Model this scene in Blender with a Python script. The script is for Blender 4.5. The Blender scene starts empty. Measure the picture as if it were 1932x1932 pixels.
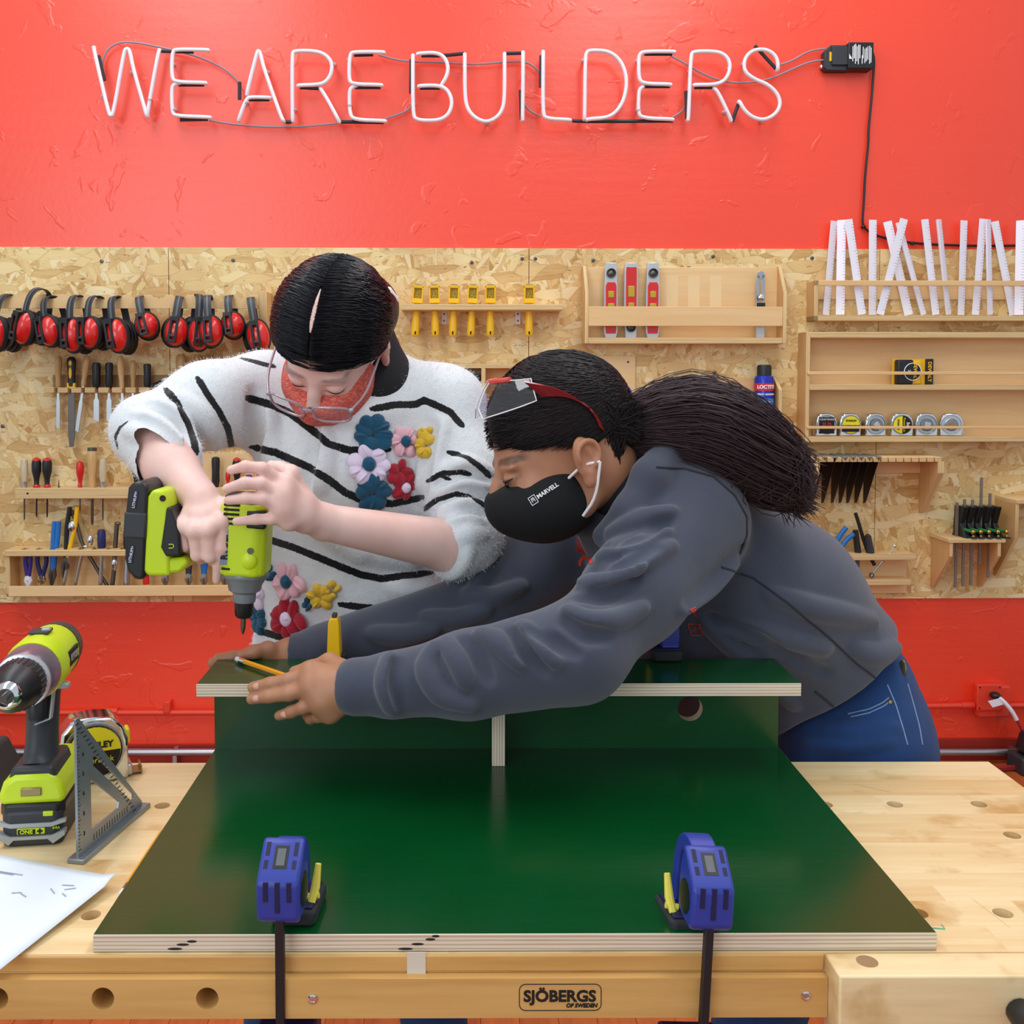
import bpy, bmesh, math, random
import numpy as np
from mathutils import Vector, Matrix, Euler
random.seed(7); np.random.seed(7)
sc = bpy.context.scene
COL = sc.collection
R = math.radians

# ------------------------------------------------------------------ camera
FPX, IMG = 1937.0, 1932.0
YAW, PITCH = R(0.25), R(2.7)
PPX, PPY = 878.5, 708 + 1937 * math.tan(R(2.7))
CAMZ = 1.36
cam_d = bpy.data.cameras.new('camera'); cam = bpy.data.objects.new('camera', cam_d); COL.objects.link(cam)
cam.location = (0, 0, CAMZ)
cam.rotation_euler = (R(90) - PITCH, 0, -YAW)
cam_d.sensor_width = 36; cam_d.sensor_fit = 'HORIZONTAL'
cam_d.lens = 36 * FPX / IMG
cam_d.shift_x = (IMG / 2 - PPX) / IMG
cam_d.shift_y = -(IMG / 2 - PPY) / IMG
cam_d.clip_start = 0.05
sc.camera = cam

# ------------------------------------------------------------------ light
sc.view_settings.view_transform = 'Standard'
sc.view_settings.look = 'None'
sc.view_settings.gamma = 1.0
sc.view_settings.use_curve_mapping = False
sc.view_settings.exposure = 0.0
w = bpy.data.worlds.new('room_light'); sc.world = w; w.use_nodes = True
w.node_tree.nodes['Background'].inputs[0].default_value = (0.86, 0.93, 1.0, 1)
w.node_tree.nodes['Background'].inputs[1].default_value = 0.7
def area(name, loc, rot, sx, sy, power, col=(1, 1, 1)):
    l = bpy.data.lights.new(name, 'AREA'); l.shape = 'RECTANGLE'; l.size = sx; l.size_y = sy
    l.energy = power; l.color = col
    o = bpy.data.objects.new(name, l); COL.objects.link(o); o.location = loc; o.rotation_euler = rot
    return o
area('ceiling_lamp', (-1.3, 1.9, 3.6), (R(6), 0, 0), 0.7, 3.4, 44, (0.96, 0.98, 1.0))
area('ceiling_lamp', (0.9, 1.9, 3.6), (R(6), 0, 0), 0.7, 3.4, 42, (1.0, 0.985, 0.96))
area('daylight_window', (-2.2, -2.6, 2.4), (R(68), 0, R(-38)), 2.6, 1.8, 60, (0.86, 0.94, 1.0))

# ------------------------------------------------------------------ pixel -> place
ROT = Euler((R(90) - PITCH, 0, -YAW)).to_matrix()
RN = np.array(ROT)
def ray(px, py):
    return ROT @ Vector(((px - PPX) / FPX, -(py - PPY) / FPX, -1.0))
def at(px, py, Y):
    d = ray(px, py); return Vector((0, 0, CAMZ)) + d * (Y / d.y)
def onz(px, py, z):
    d = ray(px, py); return Vector((0, 0, CAMZ)) + d * ((z - CAMZ) / d.z)
def topx(p):
    q = ROT.transposed() @ (Vector(p) - Vector((0, 0, CAMZ)))
    return (PPX + FPX * q.x / -q.z, PPY - FPX * q.y / -q.z)
WA = R(0.95); YW = 3.55
WT = Vector((math.cos(WA), math.sin(WA), 0)); WN = Vector((math.sin(WA), -math.cos(WA), 0))
def U(px, py, d):            # wall coordinates (u along the wall, z) of a pixel at distance d in front of the wall
    r = ray(px, py); o = Vector((0, YW, 0)) + WN * d; c = Vector((0, 0, CAMZ))
    p = c + r * ((o - c).dot(WN) / r.dot(WN))
    return (p - Vector((0, YW, 0))).dot(WT), p.z
def P3(px, py, d):           # the same as a point (x, y, z) in the wall frame, y towards the wall
    u, z = U(px, py, d); return Vector((u, -d, z))
def wall_world(u, d, z):
    p = Vector((0, YW, 0)) + WT * u + WN * d; return Vector((p.x, p.y, z))

# ------------------------------------------------------------------ materials
def lin(c):
    if isinstance(c, str): c = [int(c[i:i + 2], 16) for i in (0, 2, 4)]
    o = []
    for x in c:
        x = x / 255.0
        o.append(x / 12.92 if x <= 0.04045 else ((x + 0.055) / 1.055) ** 2.4)
    return tuple(o)
MATS = {}
class NT:
    def __init__(s, m): s.t = m.node_tree; s.n = s.t.nodes; s.l = s.t.links; s.b = s.n['Principled BSDF']
    def new(s, typ, **kw):
        n = s.n.new(typ)
        for k, v in kw.items():
            if k.startswith('i_'):
                key = k[2:]; key = int(key) if key.isdigit() else key.replace('_', ' ')
                n.inputs[key].default_value = v
            else: setattr(n, k, v)
        return n
    def link(s, a, b): s.l.new(a, b)
    def ramp(s, fac, stops, interp='LINEAR'):
        r = s.n.new('ShaderNodeValToRGB'); r.color_ramp.interpolation = interp
        e = r.color_ramp.elements
        while len(e) < len(stops): e.new(0.5)
        for el, (p, c) in zip(e, stops):
            el.position = p; el.color = (*c, 1) if len(c) == 3 else c
        s.link(fac, r.inputs[0]); return r.outputs[0]
    def math(s, op, a, b=None, clamp=False):
        n = s.n.new('ShaderNodeMath'); n.operation = op; n.use_clamp = clamp
        for i, x in enumerate((a, b)):
            if x is None: continue
            if isinstance(x, (int, float)): n.inputs[i].default_value = x
            else: s.link(x, n.inputs[i])
        return n.outputs[0]
    def mix(s, fac, a, b, typ='MIX'):
        n = s.n.new('ShaderNodeMix'); n.data_type = 'RGBA'; n.blend_type = typ
        for sock, x in ((n.inputs[0], fac), (n.inputs[6], a), (n.inputs[7], b)):
            if isinstance(x, (int, float)): sock.default_value = x
            elif isinstance(x, (tuple, list)): sock.default_value = (*x, 1) if len(x) == 3 else x
            else: s.link(x, sock)
        return n.outputs[2]
    def coord(s, scale=(1, 1, 1), rot=(0, 0, 0), loc=(0, 0, 0), out='Object'):
        c = s.new('ShaderNodeTexCoord'); m = s.new('ShaderNodeMapping')
        m.inputs['Scale'].default_value = scale; m.inputs['Rotation'].default_value = rot; m.inputs['Location'].default_value = loc
        s.link(c.outputs[out], m.inputs[0]); return m.outputs[0]
    def noise(s, vec, scale, detail=3, rough=0.5, dist=0.0):
        n = s.new('ShaderNodeTexNoise'); n.inputs['Scale'].default_value = scale; n.inputs['Detail'].default_value = detail
        n.inputs['Roughness'].default_value = rough; n.inputs['Distortion'].default_value = dist
        s.link(vec, n.inputs['Vector']); return n.outputs['Fac']
    def bump(s, h, strength=0.3, dist=0.002):
        b = s.new('ShaderNodeBump'); b.inputs['Strength'].default_value = strength; b.inputs['Distance'].default_value = dist
        s.link(h, b.inputs['Height']); s.link(b.outputs[0], s.b.inputs['Normal'])
def mat(name, col=(128, 128, 128), rough=0.5, metal=0.0, spec=0.5, noise=0.0, nscale=30, bump=0.0, bscale=200, bdist=0.001, coat=0.0, sheen=0.0, alpha=None, trans=0.0, emit=None):
    m = bpy.data.materials.new(name); m.use_nodes = True; MATS[name] = m
    t = NT(m); b = t.b; c = lin(col)
    b.inputs['Base Color'].default_value = (*c, 1); b.inputs['Roughness'].default_value = rough
    b.inputs['Metallic'].default_value = metal; b.inputs['Specular IOR Level'].default_value = spec
    if coat: b.inputs['Coat Weight'].default_value = coat; b.inputs['Coat Roughness'].default_value = 0.1
    if sheen: b.inputs['Sheen Weight'].default_value = sheen; b.inputs['Sheen Roughness'].default_value = 0.5
    if trans: b.inputs['Transmission Weight'].default_value = trans
    if emit: b.inputs['Emission Color'].default_value = (*lin(emit[0]), 1); b.inputs['Emission Strength'].default_value = emit[1]
    v = t.coord() if (noise or bump) else None
    if noise:
        f = t.noise(v, nscale, 4)
        t.link(t.mix(f, tuple(x * (1 - noise) for x in c), tuple(min(1, x * (1 + noise)) for x in c)), b.inputs['Base Color'])
    if bump: t.bump(t.noise(v, bscale, 3), bump, bdist)
    return m
def wood(name, c1, c2, axis=0, scale=1.0, rough=0.45, bump=0.05, spots=None):
    m = bpy.data.materials.new(name); m.use_nodes = True; MATS[name] = m; t = NT(m)
    s = [14, 14, 14]; s[axis] = 1.0
    oi = t.new('ShaderNodeObjectInfo')
    tc = t.new('ShaderNodeTexCoord'); ad = t.new('ShaderNodeVectorMath', operation='ADD')
    sc_ = t.new('ShaderNodeVectorMath', operation='SCALE'); sc_.inputs['Scale'].default_value = 37.0
    cmb = t.new('ShaderNodeCombineXYZ')
    for i in range(3): t.link(oi.outputs['Random'], cmb.inputs[i])
    t.link(cmb.outputs[0], sc_.inputs[0]); t.link(tc.outputs['Object'], ad.inputs[0]); t.link(sc_.outputs[0], ad.inputs[1])
    mp = t.new('ShaderNodeMapping'); mp.inputs['Scale'].default_value = s; t.link(ad.outputs[0], mp.inputs[0])
    n1 = t.noise(mp.outputs[0], 2.2 * scale, 5, 0.6, 0.6)
    n2 = t.noise(mp.outputs[0], 11 * scale, 3, 0.6)
    f = t.math('ADD', t.math('MULTIPLY', n1, 0.7), t.math('MULTIPLY', n2, 0.3))
    f = t.math('ADD', f, t.math('MULTIPLY', t.math('SUBTRACT', oi.outputs['Random'], 0.5), 0.22))
    col = t.ramp(f, [(0.3, lin(c2)), (0.66, lin(c1))])
    if spots:
        n3 = t.noise(ad.outputs[0], 9, 4, 0.6)
        col = t.mix(t.ramp(n3, [(0.56, (0, 0, 0)), (0.72, (1, 1, 1))]), col, lin(spots))
    t.link(col, t.b.inputs['Base Color']); t.b.inputs['Roughness'].default_value = rough
    if bump: t.bump(n2, bump, 0.001)
    return m
def ply(name, axis, cols, period=0.0026, rough=0.6):
    m = bpy.data.materials.new(name); m.use_nodes = True; MATS[name] = m; t = NT(m)
    tc = t.new('ShaderNodeTexCoord'); sep = t.new('ShaderNodeSeparateXYZ'); t.link(tc.outputs['Object'], sep.inputs[0])
    sc3 = [3, 3, 3]; sc3[axis] = 1 / period / 2
    mp = t.new('ShaderNodeMapping'); mp.inputs['Scale'].default_value = sc3; t.link(tc.outputs['Object'], mp.inputs[0])
    w_ = t.math('FRACT', t.math('MULTIPLY', sep.outputs[axis], 1 / period / 2))
    n = t.noise(mp.outputs[0], 1.0, 3, 0.6)
    f = t.math('ADD', w_, t.math('MULTIPLY', t.math('SUBTRACT', n, 0.5), 0.9))
    col = t.ramp(f, [(0.0, lin(cols[0])), (0.42, lin(cols[0])), (0.5, lin(cols[1])), (0.8, lin(cols[1])), (0.93, lin(cols[0]))])
    fine = [8, 8, 8]; fine[axis] = 300
    mp2 = t.new('ShaderNodeMapping'); mp2.inputs['Scale'].default_value = fine; t.link(tc.outputs['Object'], mp2.inputs[0])
    col = t.mix(t.math('MULTIPLY', t.noise(mp2.outputs[0], 3, 3), 0.35), col, lin(cols[2]))
    t.link(col, t.b.inputs['Base Color']); t.b.inputs['Roughness'].default_value = rough
    return m

# ------------------------------------------------------------------ mesh builder
def frames(path):
    P = [Vector(p) for p in path]; n = len(P); T = []
    for i in range(n):
        a = P[max(i - 1, 0)]; b = P[min(i + 1, n - 1)]; T.append((b - a).normalized() if (b - a).length > 1e-9 else Vector((0, 0, 1)))
    up = Vector((0, 0, 1)) if abs(T[0].z) < 0.9 else Vector((0, 1, 0))
    N = [(up - T[0] * up.dot(T[0])).normalized()]
    for i in range(1, n):
        v = N[-1] - T[i] * N[-1].dot(T[i])
        N.append(v.normalized() if v.length > 1e-6 else N[-1])
    return P, T, N
def chaikin(pts, it=2, closed=False):
    P = [Vector(p) for p in pts]
    for _ in range(it):
        Q = [] if closed else [P[0]]
        m = len(P) if closed else len(P) - 1
        for i in range(m):
            a, b = P[i], P[(i + 1) % len(P)]
            Q += [a * 0.75 + b * 0.25, a * 0.25 + b * 0.75]
        if not closed: Q.append(P[-1])
        P = Q
    return P
class MB:
    def __init__(s): s.v = []; s.f = []; s.m = []
    def add(s, vs, fs, mi=0, M=None):
        o = len(s.v)
        for p in vs: s.v.append(tuple(M @ Vector(p)) if M is not None else tuple(p))
        for f in fs: s.f.append([i + o for i in f]); s.m.append(mi)
        return s
    def box(s, x0, x1, y0, y1, z0, z1, mi=0, M=None, thin=False):
        vs = [(x, y, z) for x in (x0, x1) for y in (y0, y1) for z in (z0, z1)]
        fs = [(0, 1, 3, 2), (4, 6, 7, 5), (0, 4, 5, 1), (2, 3, 7, 6), (0, 2, 6, 4), (1, 5, 7, 3)]
        s.add(vs, fs, mi, M)
        if thin:
            d = (abs(x1 - x0), abs(y1 - y0), abs(z1 - z0)); k = d.index(min(d))
            for i in range(6): s.m[len(s.m) - 6 + i] = 0 if i // 2 == k else 1
        return s
    def prism(s, pts, a0, a1, plane='xz', mi=0, M=None, side_mi=None):
        def mk(p, a):
            return {'xz': (p[0], a, p[1]), 'xy': (p[0], p[1], a), 'yz': (a, p[0], p[1])}[plane]
        n = len(pts); vs = [mk(p, a0) for p in pts] + [mk(p, a1) for p in pts]
        s.add(vs, [list(range(n))[::-1], list(range(n, 2 * n))], mi, M)
        s.add(vs, [(i, (i + 1) % n, n + (i + 1) % n, n + i) for i in range(n)], mi if side_mi is None else side_mi, M)
        return s
    def tube(s, path, r, n=10, mi=0, caps=True, M=None, sq=None):
        P, T, N = frames(path); vs = []; L = len(P)
        if isinstance(r, (list, tuple)) and len(r) != L:
            r = [float(x) for x in np.interp(np.linspace(0, 1, L), np.linspace(0, 1, len(r)), r)]
        for i in range(L):
            B = T[i].cross(N[i]); rr = r[i] if isinstance(r, (list, tuple)) else r
            for k in range(n):
                a = 2 * math.pi * k / n
                ca, sa = math.cos(a), math.sin(a)
                if sq: ca *= sq[0]; sa *= sq[1]
                vs.append(P[i] + N[i] * (ca * rr) + B * (sa * rr))
        fs = [(i * n + k, i * n + (k + 1) % n, (i + 1) * n + (k + 1) % n, (i + 1) * n + k) for i in range(L - 1) for k in range(n)]
        if caps: fs += [tuple(range(n))[::-1], tuple((L - 1) * n + k for k in range(n))]
        return s.add(vs, fs, mi, M)
    def ribbon(s, path, wdir, w_, t_, mi=0, M=None):
        P = [Vector(p) for p in path]; n = len(P); vs = []; W = Vector(wdir).normalized()
        for i in range(n):
            T = (P[min(i + 1, n - 1)] - P[max(i - 1, 0)]).normalized(); Nn = T.cross(W).normalized()
            ww = w_[i] if isinstance(w_, (list, tuple)) else w_
            for a, b in ((-1, -1), (1, -1), (1, 1), (-1, 1)): vs.append(P[i] + W * (a * ww / 2) + Nn * (b * t_ / 2))
        fs = [(i * 4 + k, i * 4 + (k + 1) % 4, (i + 1) * 4 + (k + 1) % 4, (i + 1) * 4 + k) for i in range(n - 1) for k in range(4)]
        fs += [(3, 2, 1, 0), tuple((n - 1) * 4 + k for k in range(4))]
        return s.add(vs, fs, mi, M)
    def lathe(s, prof, o=(0, 0, 0), axis=(0, 0, 1), n=20, mi=0, M=None, sx=1.0, sy=1.0):
        A = Vector(axis).normalized(); q = Vector((0, 0, 1)).rotation_difference(A).to_matrix().to_4x4()
        q = Matrix.Translation(Vector(o)) @ q
        if M is not None: q = M @ q
        vs = []; L = len(prof)
        for r_, h in prof:
            for k in range(n):
                a = 2 * math.pi * k / n; vs.append((r_ * math.cos(a) * sx, r_ * math.sin(a) * sy, h))
        fs = [(i * n + k, i * n + (k + 1) % n, (i + 1) * n + (k + 1) % n, (i + 1) * n + k) for i in range(L - 1) for k in range(n)]
        fs += [tuple(range(n))[::-1], tuple((L - 1) * n + k for k in range(n))]
        return s.add(vs, fs, mi, q)
    def ell(s, c, r, nu=16, nv=10, mi=0, M=None, half=None):
        vs = []; fs = []
        rr = (r, r, r) if isinstance(r, (int, float)) else r
        for j in range(nv + 1):
            th = math.pi * j / nv
            for i in range(nu):
                ph = 2 * math.pi * i / nu
                vs.append((c[0] + rr[0] * math.sin(th) * math.cos(ph), c[1] + rr[1] * math.sin(th) * math.sin(ph), c[2] + rr[2] * math.cos(th)))
        fs = [(j * nu + i, (j + 1) * nu + i, (j + 1) * nu + (i + 1) % nu, j * nu + (i + 1) % nu) for j in range(nv) for i in range(nu)]
        return s.add(vs, fs, mi, M)
    def mesh(s, name, mats, o=(0, 0, 0), angle=38):
        me = bpy.data.meshes.new(name); o = Vector(o)
        me.from_pydata([tuple(Vector(p) - o) for p in s.v], [], s.f)
        for m in (mats if isinstance(mats, (list, tuple)) else [mats]):
            me.materials.append(MATS[m] if isinstance(m, str) else m)
        me.polygons.foreach_set('material_index', s.m)
        me.polygons.foreach_set('use_smooth', [True] * len(s.f))
        bm = bmesh.new(); bm.from_mesh(me); bmesh.ops.remove_doubles(bm, verts=bm.verts, dist=1e-6)
        bmesh.ops.recalc_face_normals(bm, faces=bm.faces); bm.to_mesh(me); bm.free()
        me.set_sharp_from_angle(angle=R(angle)); me.update()
        return me
def tag(o, label=None, cat=None, group=None, kind=None):
    if label: o['label'] = label
    if cat: o['category'] = cat
    if group: o['group'] = group
    if kind: o['kind'] = kind
    return o
class Thing:
    """A top-level thing: an Empty at its base; parts are given in the frame's own coordinates."""
    def __init__(s, name, label, cat, o=(0, 0, 0), wall=False, group=None, rotz=None):
        s.o = Vector(o); s.r = bpy.data.objects.new(name, None); COL.objects.link(s.r); s.r.empty_display_size = 0.05
        if wall:
            s.r.location = wall_world(o[0], -o[1], o[2]); s.r.rotation_euler = (0, 0, WA)
        else: s.r.location = s.o
        tag(s.r, label, cat, group)
    def part(s, name, mb, mats, parent=None, bevel=0.0, seg=2, angle=38, label=None, kind=None):
        return link(name, mb.mesh(name, mats, s.o, angle), parent or s.r, bevel, seg, label, kind)
def link(name, me, parent=None, bevel=0.0, seg=2, label=None, kind=None, loc=None):
    ob = bpy.data.objects.new(name, me); COL.objects.link(ob)
    if parent is not None: ob.parent = parent
    if loc is not None: ob.location = loc
    if bevel:
        b = ob.modifiers.new('bevel', 'BEVEL'); b.width = bevel; b.segments = seg; b.limit_method = 'ANGLE'; b.angle_limit = R(40)
    if label: ob['label'] = label
    if kind: ob['kind'] = kind
    return ob
def copy_tree(o, parent=None):
    c = o.copy(); COL.objects.link(c); c.parent = parent
    for ch in list(o.children): copy_tree(ch, c)
    return c
def text_mesh(body, size, depth=0.0004, align='CENTER', bold=0.0, sx=1.0, shear=0.0):
    cu = bpy.data.curves.new('lettering', 'FONT'); cu.body = body; cu.size = size; cu.extrude = depth
    cu.align_x = align; cu.align_y = 'CENTER'; cu.offset = bold; cu.resolution_u = 3; cu.shear = shear
    o = bpy.data.objects.new('lettering', cu); COL.objects.link(o)
    dg = bpy.context.evaluated_depsgraph_get(); me = bpy.data.meshes.new_from_object(o.evaluated_get(dg))
    bpy.data.objects.remove(o); bpy.data.curves.remove(cu)
    if sx != 1.0: me.transform(Matrix.Diagonal((sx, 1, 1, 1)))
    return me
def lettering(th, body, size, mname, M, parent=None, name='lettering', **kw):
    me = text_mesh(body, size, **kw); me.transform(Matrix.Translation(-th.o) @ M); me.materials.clear(); me.materials.append(MATS[mname])
    return link(name, me, parent or th.r)
def face_cam(p, roll=0.0, extra=None):   # matrix: text plane facing -y at p (front faces of things)
    return Matrix.Translation(Vector(p)) @ Matrix.Rotation(R(90), 4, 'X') @ Matrix.Rotation(roll, 4, 'Z')
# ================================================================== materials
def osb():
    m = bpy.data.materials.new('osb'); m.use_nodes = True; MATS['osb'] = m; t = NT(m)
    tc = t.new('ShaderNodeTexCoord')
    cols = []; masks = []
    base = None
    for k, (ang, sx, sz, off) in enumerate([(0.25, 12, 40, 0), (-0.5, 15, 52, 3.1), (0.9, 17, 60, 7.7), (-1.2, 20, 64, 12.3), (0.05, 11, 38, 17.1)]):
        mp0 = t.new('ShaderNodeMapping'); mp0.vector_type = 'POINT'
        mp0.inputs['Rotation'].default_value = (0, ang, 0); mp0.inputs['Location'].default_value = (off, 0, off * 0.7)
        t.link(tc.outputs['Object'], mp0.inputs[0])
        nz = t.new('ShaderNodeTexNoise'); nz.inputs['Scale'].default_value = 5; nz.inputs['Detail'].default_value = 2; t.link(mp0.outputs[0], nz.inputs['Vector'])
        mx = t.new('ShaderNodeMix'); mx.data_type = 'VECTOR'; mx.inputs[0].default_value = 0.05
        t.link(mp0.outputs[0], mx.inputs[4]); t.link(nz.outputs['Color'], mx.inputs[5])
        mp = t.new('ShaderNodeMapping'); mp.inputs['Scale'].default_value = (sx, 0.0, sz); t.link(mx.outputs[1], mp.inputs[0])
        vo = t.new('ShaderNodeTexVoronoi'); vo.inputs['Scale'].default_value = 1.0; t.link(mp.outputs[0], vo.inputs['Vector'])
        sp = t.new('ShaderNodeSeparateColor'); t.link(vo.outputs['Color'], sp.inputs[0])
        mg = t.new('ShaderNodeMapping'); mg.inputs['Scale'].default_value = (12, 1, 160); t.link(mp0.outputs[0], mg.inputs[0])
        gr = t.noise(mg.outputs[0], 1.0, 3, 0.6)
        f = t.math('ADD', t.math('MULTIPLY', sp.outputs[0], 0.8), t.math('MULTIPLY', gr, 0.35))
        c = t.ramp(f, [(0.06, lin('96703f')), (0.15, lin('c69a58')), (0.34, lin('e0bc7e')), (0.68, lin('edd296')), (1.0, lin('f5e2b4'))])
        edge = t.new('ShaderNodeTexVoronoi', feature='DISTANCE_TO_EDGE'); edge.inputs['Scale'].default_value = 1.0; t.link(mp.outputs[0], edge.inputs['Vector'])
        sh = t.ramp(edge.outputs['Distance'], [(0.0, (0.8, 0.74, 0.62)), (0.05, (1, 1, 1))])
        c = t.mix(1.0, c, sh, 'MULTIPLY')
        if base is None: base = c
        else:
            base = t.mix(t.math('GREATER_THAN', sp.outputs[1], 0.58), base, c)
    v = tc.outputs['Object']
    warm = t.noise(v, 3.2, 3)
    base = t.mix(t.math('MULTIPLY', t.ramp(warm, [(0.4, (0, 0, 0)), (0.72, (1, 1, 1))]), 0.45), base, lin('c08a4a'), 'MULTIPLY')
    mps = t.new('ShaderNodeMapping'); mps.inputs['Scale'].default_value = (16, 1, 46); mps.inputs['Rotation'].default_value = (0, 0.3, 0); t.link(v, mps.inputs[0])
    spk = t.noise(mps.outputs[0], 1.4, 3, 0.6)
    base = t.mix(t.math('MULTIPLY', t.ramp(spk, [(0.64, (0, 0, 0)), (0.71, (1, 1, 1))]), 0.85), base, lin('7a5030'))
    t.link(base, t.b.inputs['Base Color']); t.b.inputs['Roughness'].default_value = 0.55
    t.bump(t.noise(v, 60, 3), 0.15, 0.002)
osb()
def redwall():
    m = bpy.data.materials.new('red_paint'); m.use_nodes = True; MATS['red_paint'] = m; t = NT(m); v = t.coord()
    n = t.noise(v, 2.0, 3)
    t.link(t.mix(n, lin('f63c1c'), lin('fb4828')), t.b.inputs['Base Color'])
    t.b.inputs['Roughness'].default_value = 0.34; t.b.inputs['Specular IOR Level'].default_value = 0.85
    a = t.noise(v, 45, 4, 0.6); b = t.noise(v, 7, 3, 0.55, 1.2)
    mp = t.coord((1.2, 1, 14)); c = t.noise(mp, 1.6, 3)
    h = t.math('ADD', t.math('MULTIPLY', a, 0.3), t.math('ADD', t.math('MULTIPLY', t.ramp(b, [(0.62, (0, 0, 0)), (0.66, (1, 1, 1))]), 0.5), t.math('MULTIPLY', c, 0.5)))
    t.bump(h, 0.35, 0.006)
redwall()
def filmgreen():
    m = bpy.data.materials.new('green_film'); m.use_nodes = True; MATS['green_film'] = m; t = NT(m); v = t.coord()
    n = t.noise(v, 5, 4, 0.6)
    c = t.mix(n, lin('023f18'), lin('064a22'))
    mp = t.coord((3, 30, 3)); s1 = t.noise(mp, 2.0, 5, 0.7)
    c = t.mix(t.math('MULTIPLY', t.ramp(s1, [(0.66, (0, 0, 0)), (0.8, (1, 1, 1))]), 0.3), c, lin('3a6b52'))
    vo = t.new('ShaderNodeTexVoronoi'); vo.inputs['Scale'].default_value = 26; t.link(v, vo.inputs['Vector'])
    dot = t.ramp(vo.outputs['Distance'], [(0.02, (1, 1, 1)), (0.035, (0, 0, 0))])
    sp = t.new('ShaderNodeSeparateColor'); t.link(vo.outputs['Color'], sp.inputs[0])
    dot = t.math('MULTIPLY', dot, t.math('GREATER_THAN', sp.outputs[0], 0.9))
    c = t.mix(t.math('MULTIPLY', dot, 0.5), c, lin('9fc0ac'))
    t.link(c, t.b.inputs['Base Color'])
    r_ = t.math('ADD', t.math('MULTIPLY', t.noise(mp, 6, 4), 0.14), 0.13); t.link(r_, t.b.inputs['Roughness'])
    t.b.inputs['Specular IOR Level'].default_value = 0.5
    t.bump(t.noise(t.coord((2, 60, 60)), 4, 3), 0.06, 0.001)
filmgreen()
def benchwood():
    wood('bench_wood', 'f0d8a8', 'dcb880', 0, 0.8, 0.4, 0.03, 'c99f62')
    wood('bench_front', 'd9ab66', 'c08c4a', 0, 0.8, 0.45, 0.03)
    wood('birch', 'ebc793', 'dfb47b', 0, 0.7, 0.5, 0.02)
    wood('birch_side', 'd9b07a', 'c79a60', 2, 0.7, 0.5, 0.02)
    wood('floor_wood', 'c56a35', 'a04a22', 1, 0.8, 0.35, 0.03)
    wood('handle_wood', 'd9b27a', 'b98a50', 2, 2.0, 0.35, 0.02)
    wood('handle_pale', 'dccdb0', 'c4b08c', 2, 2.0, 0.4, 0.02)
benchwood()
for ax, s_ in enumerate('xyz'):
    ply('ply_' + s_, ax, ('e6c68c', 'a97c46', 'f0dcae'), 0.0021)
    ply('bply_' + s_, ax, ('e0d0b8', 'b89c80', 'f2e8d8'), 0.0021)
mat('black_plastic', '17181b', 0.4, noise=0.2); mat('dark_rubber', '24262a', 0.75, bump=0.1); mat('charcoal', '2e3136', 0.5, noise=0.15)
mat('grey_plastic', '5c6064', 0.45, noise=0.08); mat('lime', 'c4dc1c', 0.35, noise=0.06, bump=0.03, bscale=600); mat('blue_clamp', '2a3a98', 0.42, noise=0.06)
mat('navy', '0c0e40', 0.6); mat('yellow_plastic', 'f4bd10', 0.35, noise=0.04); mat('pale_yellow', 'ece05a', 0.45)
mat('red_plastic', 'd31f1c', 0.25, noise=0.05, coat=0.3); mat('steel', 'b9bcc0', 0.28, 1.0, bump=0.03, bscale=500); mat('dark_steel', '6a6762', 0.42, 1.0, noise=0.2)
mat('chrome', 'dadde0', 0.08, 1.0, noise=0.03); mat('brass', 'c9a24a', 0.3, 1.0, noise=0.1); mat('white_print', 'f0f2f4', 0.6); mat('black_print', '1a1411', 0.8)
mat('white_plastic', 'eceaf4', 0.4, noise=0.03); mat('white_tube', 'e9e2e8', 0.22, noise=0.02, coat=0.4, emit=('fff2f4', 0.03)); mat('grey_cable', '8f8a94', 0.5, noise=0.05)
mat('blue_plastic', '1d6fc0', 0.35, noise=0.06); mat('purple_plastic', '3a2a86', 0.35, noise=0.06); mat('navy_grip', '1d1f5c', 0.4, noise=0.06)
mat('red_paint_metal', 'e8432c', 0.38, noise=0.05, bump=0.1, bscale=60); mat('pipe_metal', 'a9abb2', 0.3, 0.9, noise=0.05)
mat('paper', 'e6eef8', 0.75, noise=0.02); mat('blue_tape', '2a54b4', 0.5, noise=0.05); mat('cream_tape', 'eadfc0', 0.55, noise=0.05); mat('card_brown', '9a7650', 0.7, noise=0.1)
mat('clear_plastic', 'f2f4f6', 0.05, trans=1.0, spec=0.5); mat('can_blue', '1f2fa8', 0.25, 0.2, noise=0.05); mat('can_red', 'c41f38', 0.3); mat('can_cyan', '2f86d8', 0.3)
mat('dark_green', '1f3630', 0.5, noise=0.1); mat('orange_pencil', 'f0a01c', 0.4, noise=0.04); mat('vial', 'b8a02a', 0.15, noise=0.1); mat('clamp_green', '1f7a3c', 0.45, noise=0.06)
mat('wire_black', '181014', 0.5, noise=0.1); mat('rust_rod', '82766a', 0.5, 0.4, noise=0.2); mat('glass_support', 'f4dede', 0.2, trans=0.6)
mat('slate', '232a33', 0.55, noise=0.1); mat('dark_red_base', '9c2416', 0.5, noise=0.1); mat('knot_dark', '2a1a10', 0.8); mat('scuff', 'd9cfbf', 0.6)
mat('lime_yellow', 'e8d81a', 0.4); mat('scuff_wood', 'ebcb98', .55, noise=.03); mat('slate_print', '8a88a0', .6)
mat('cord_red', '9c1f2a', 0.45); mat('square_steel', '8d969c', 0.35, 0.55, noise=0.15, nscale=60); mat('teal_mark', '6fc4a8', 0.6)

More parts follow.
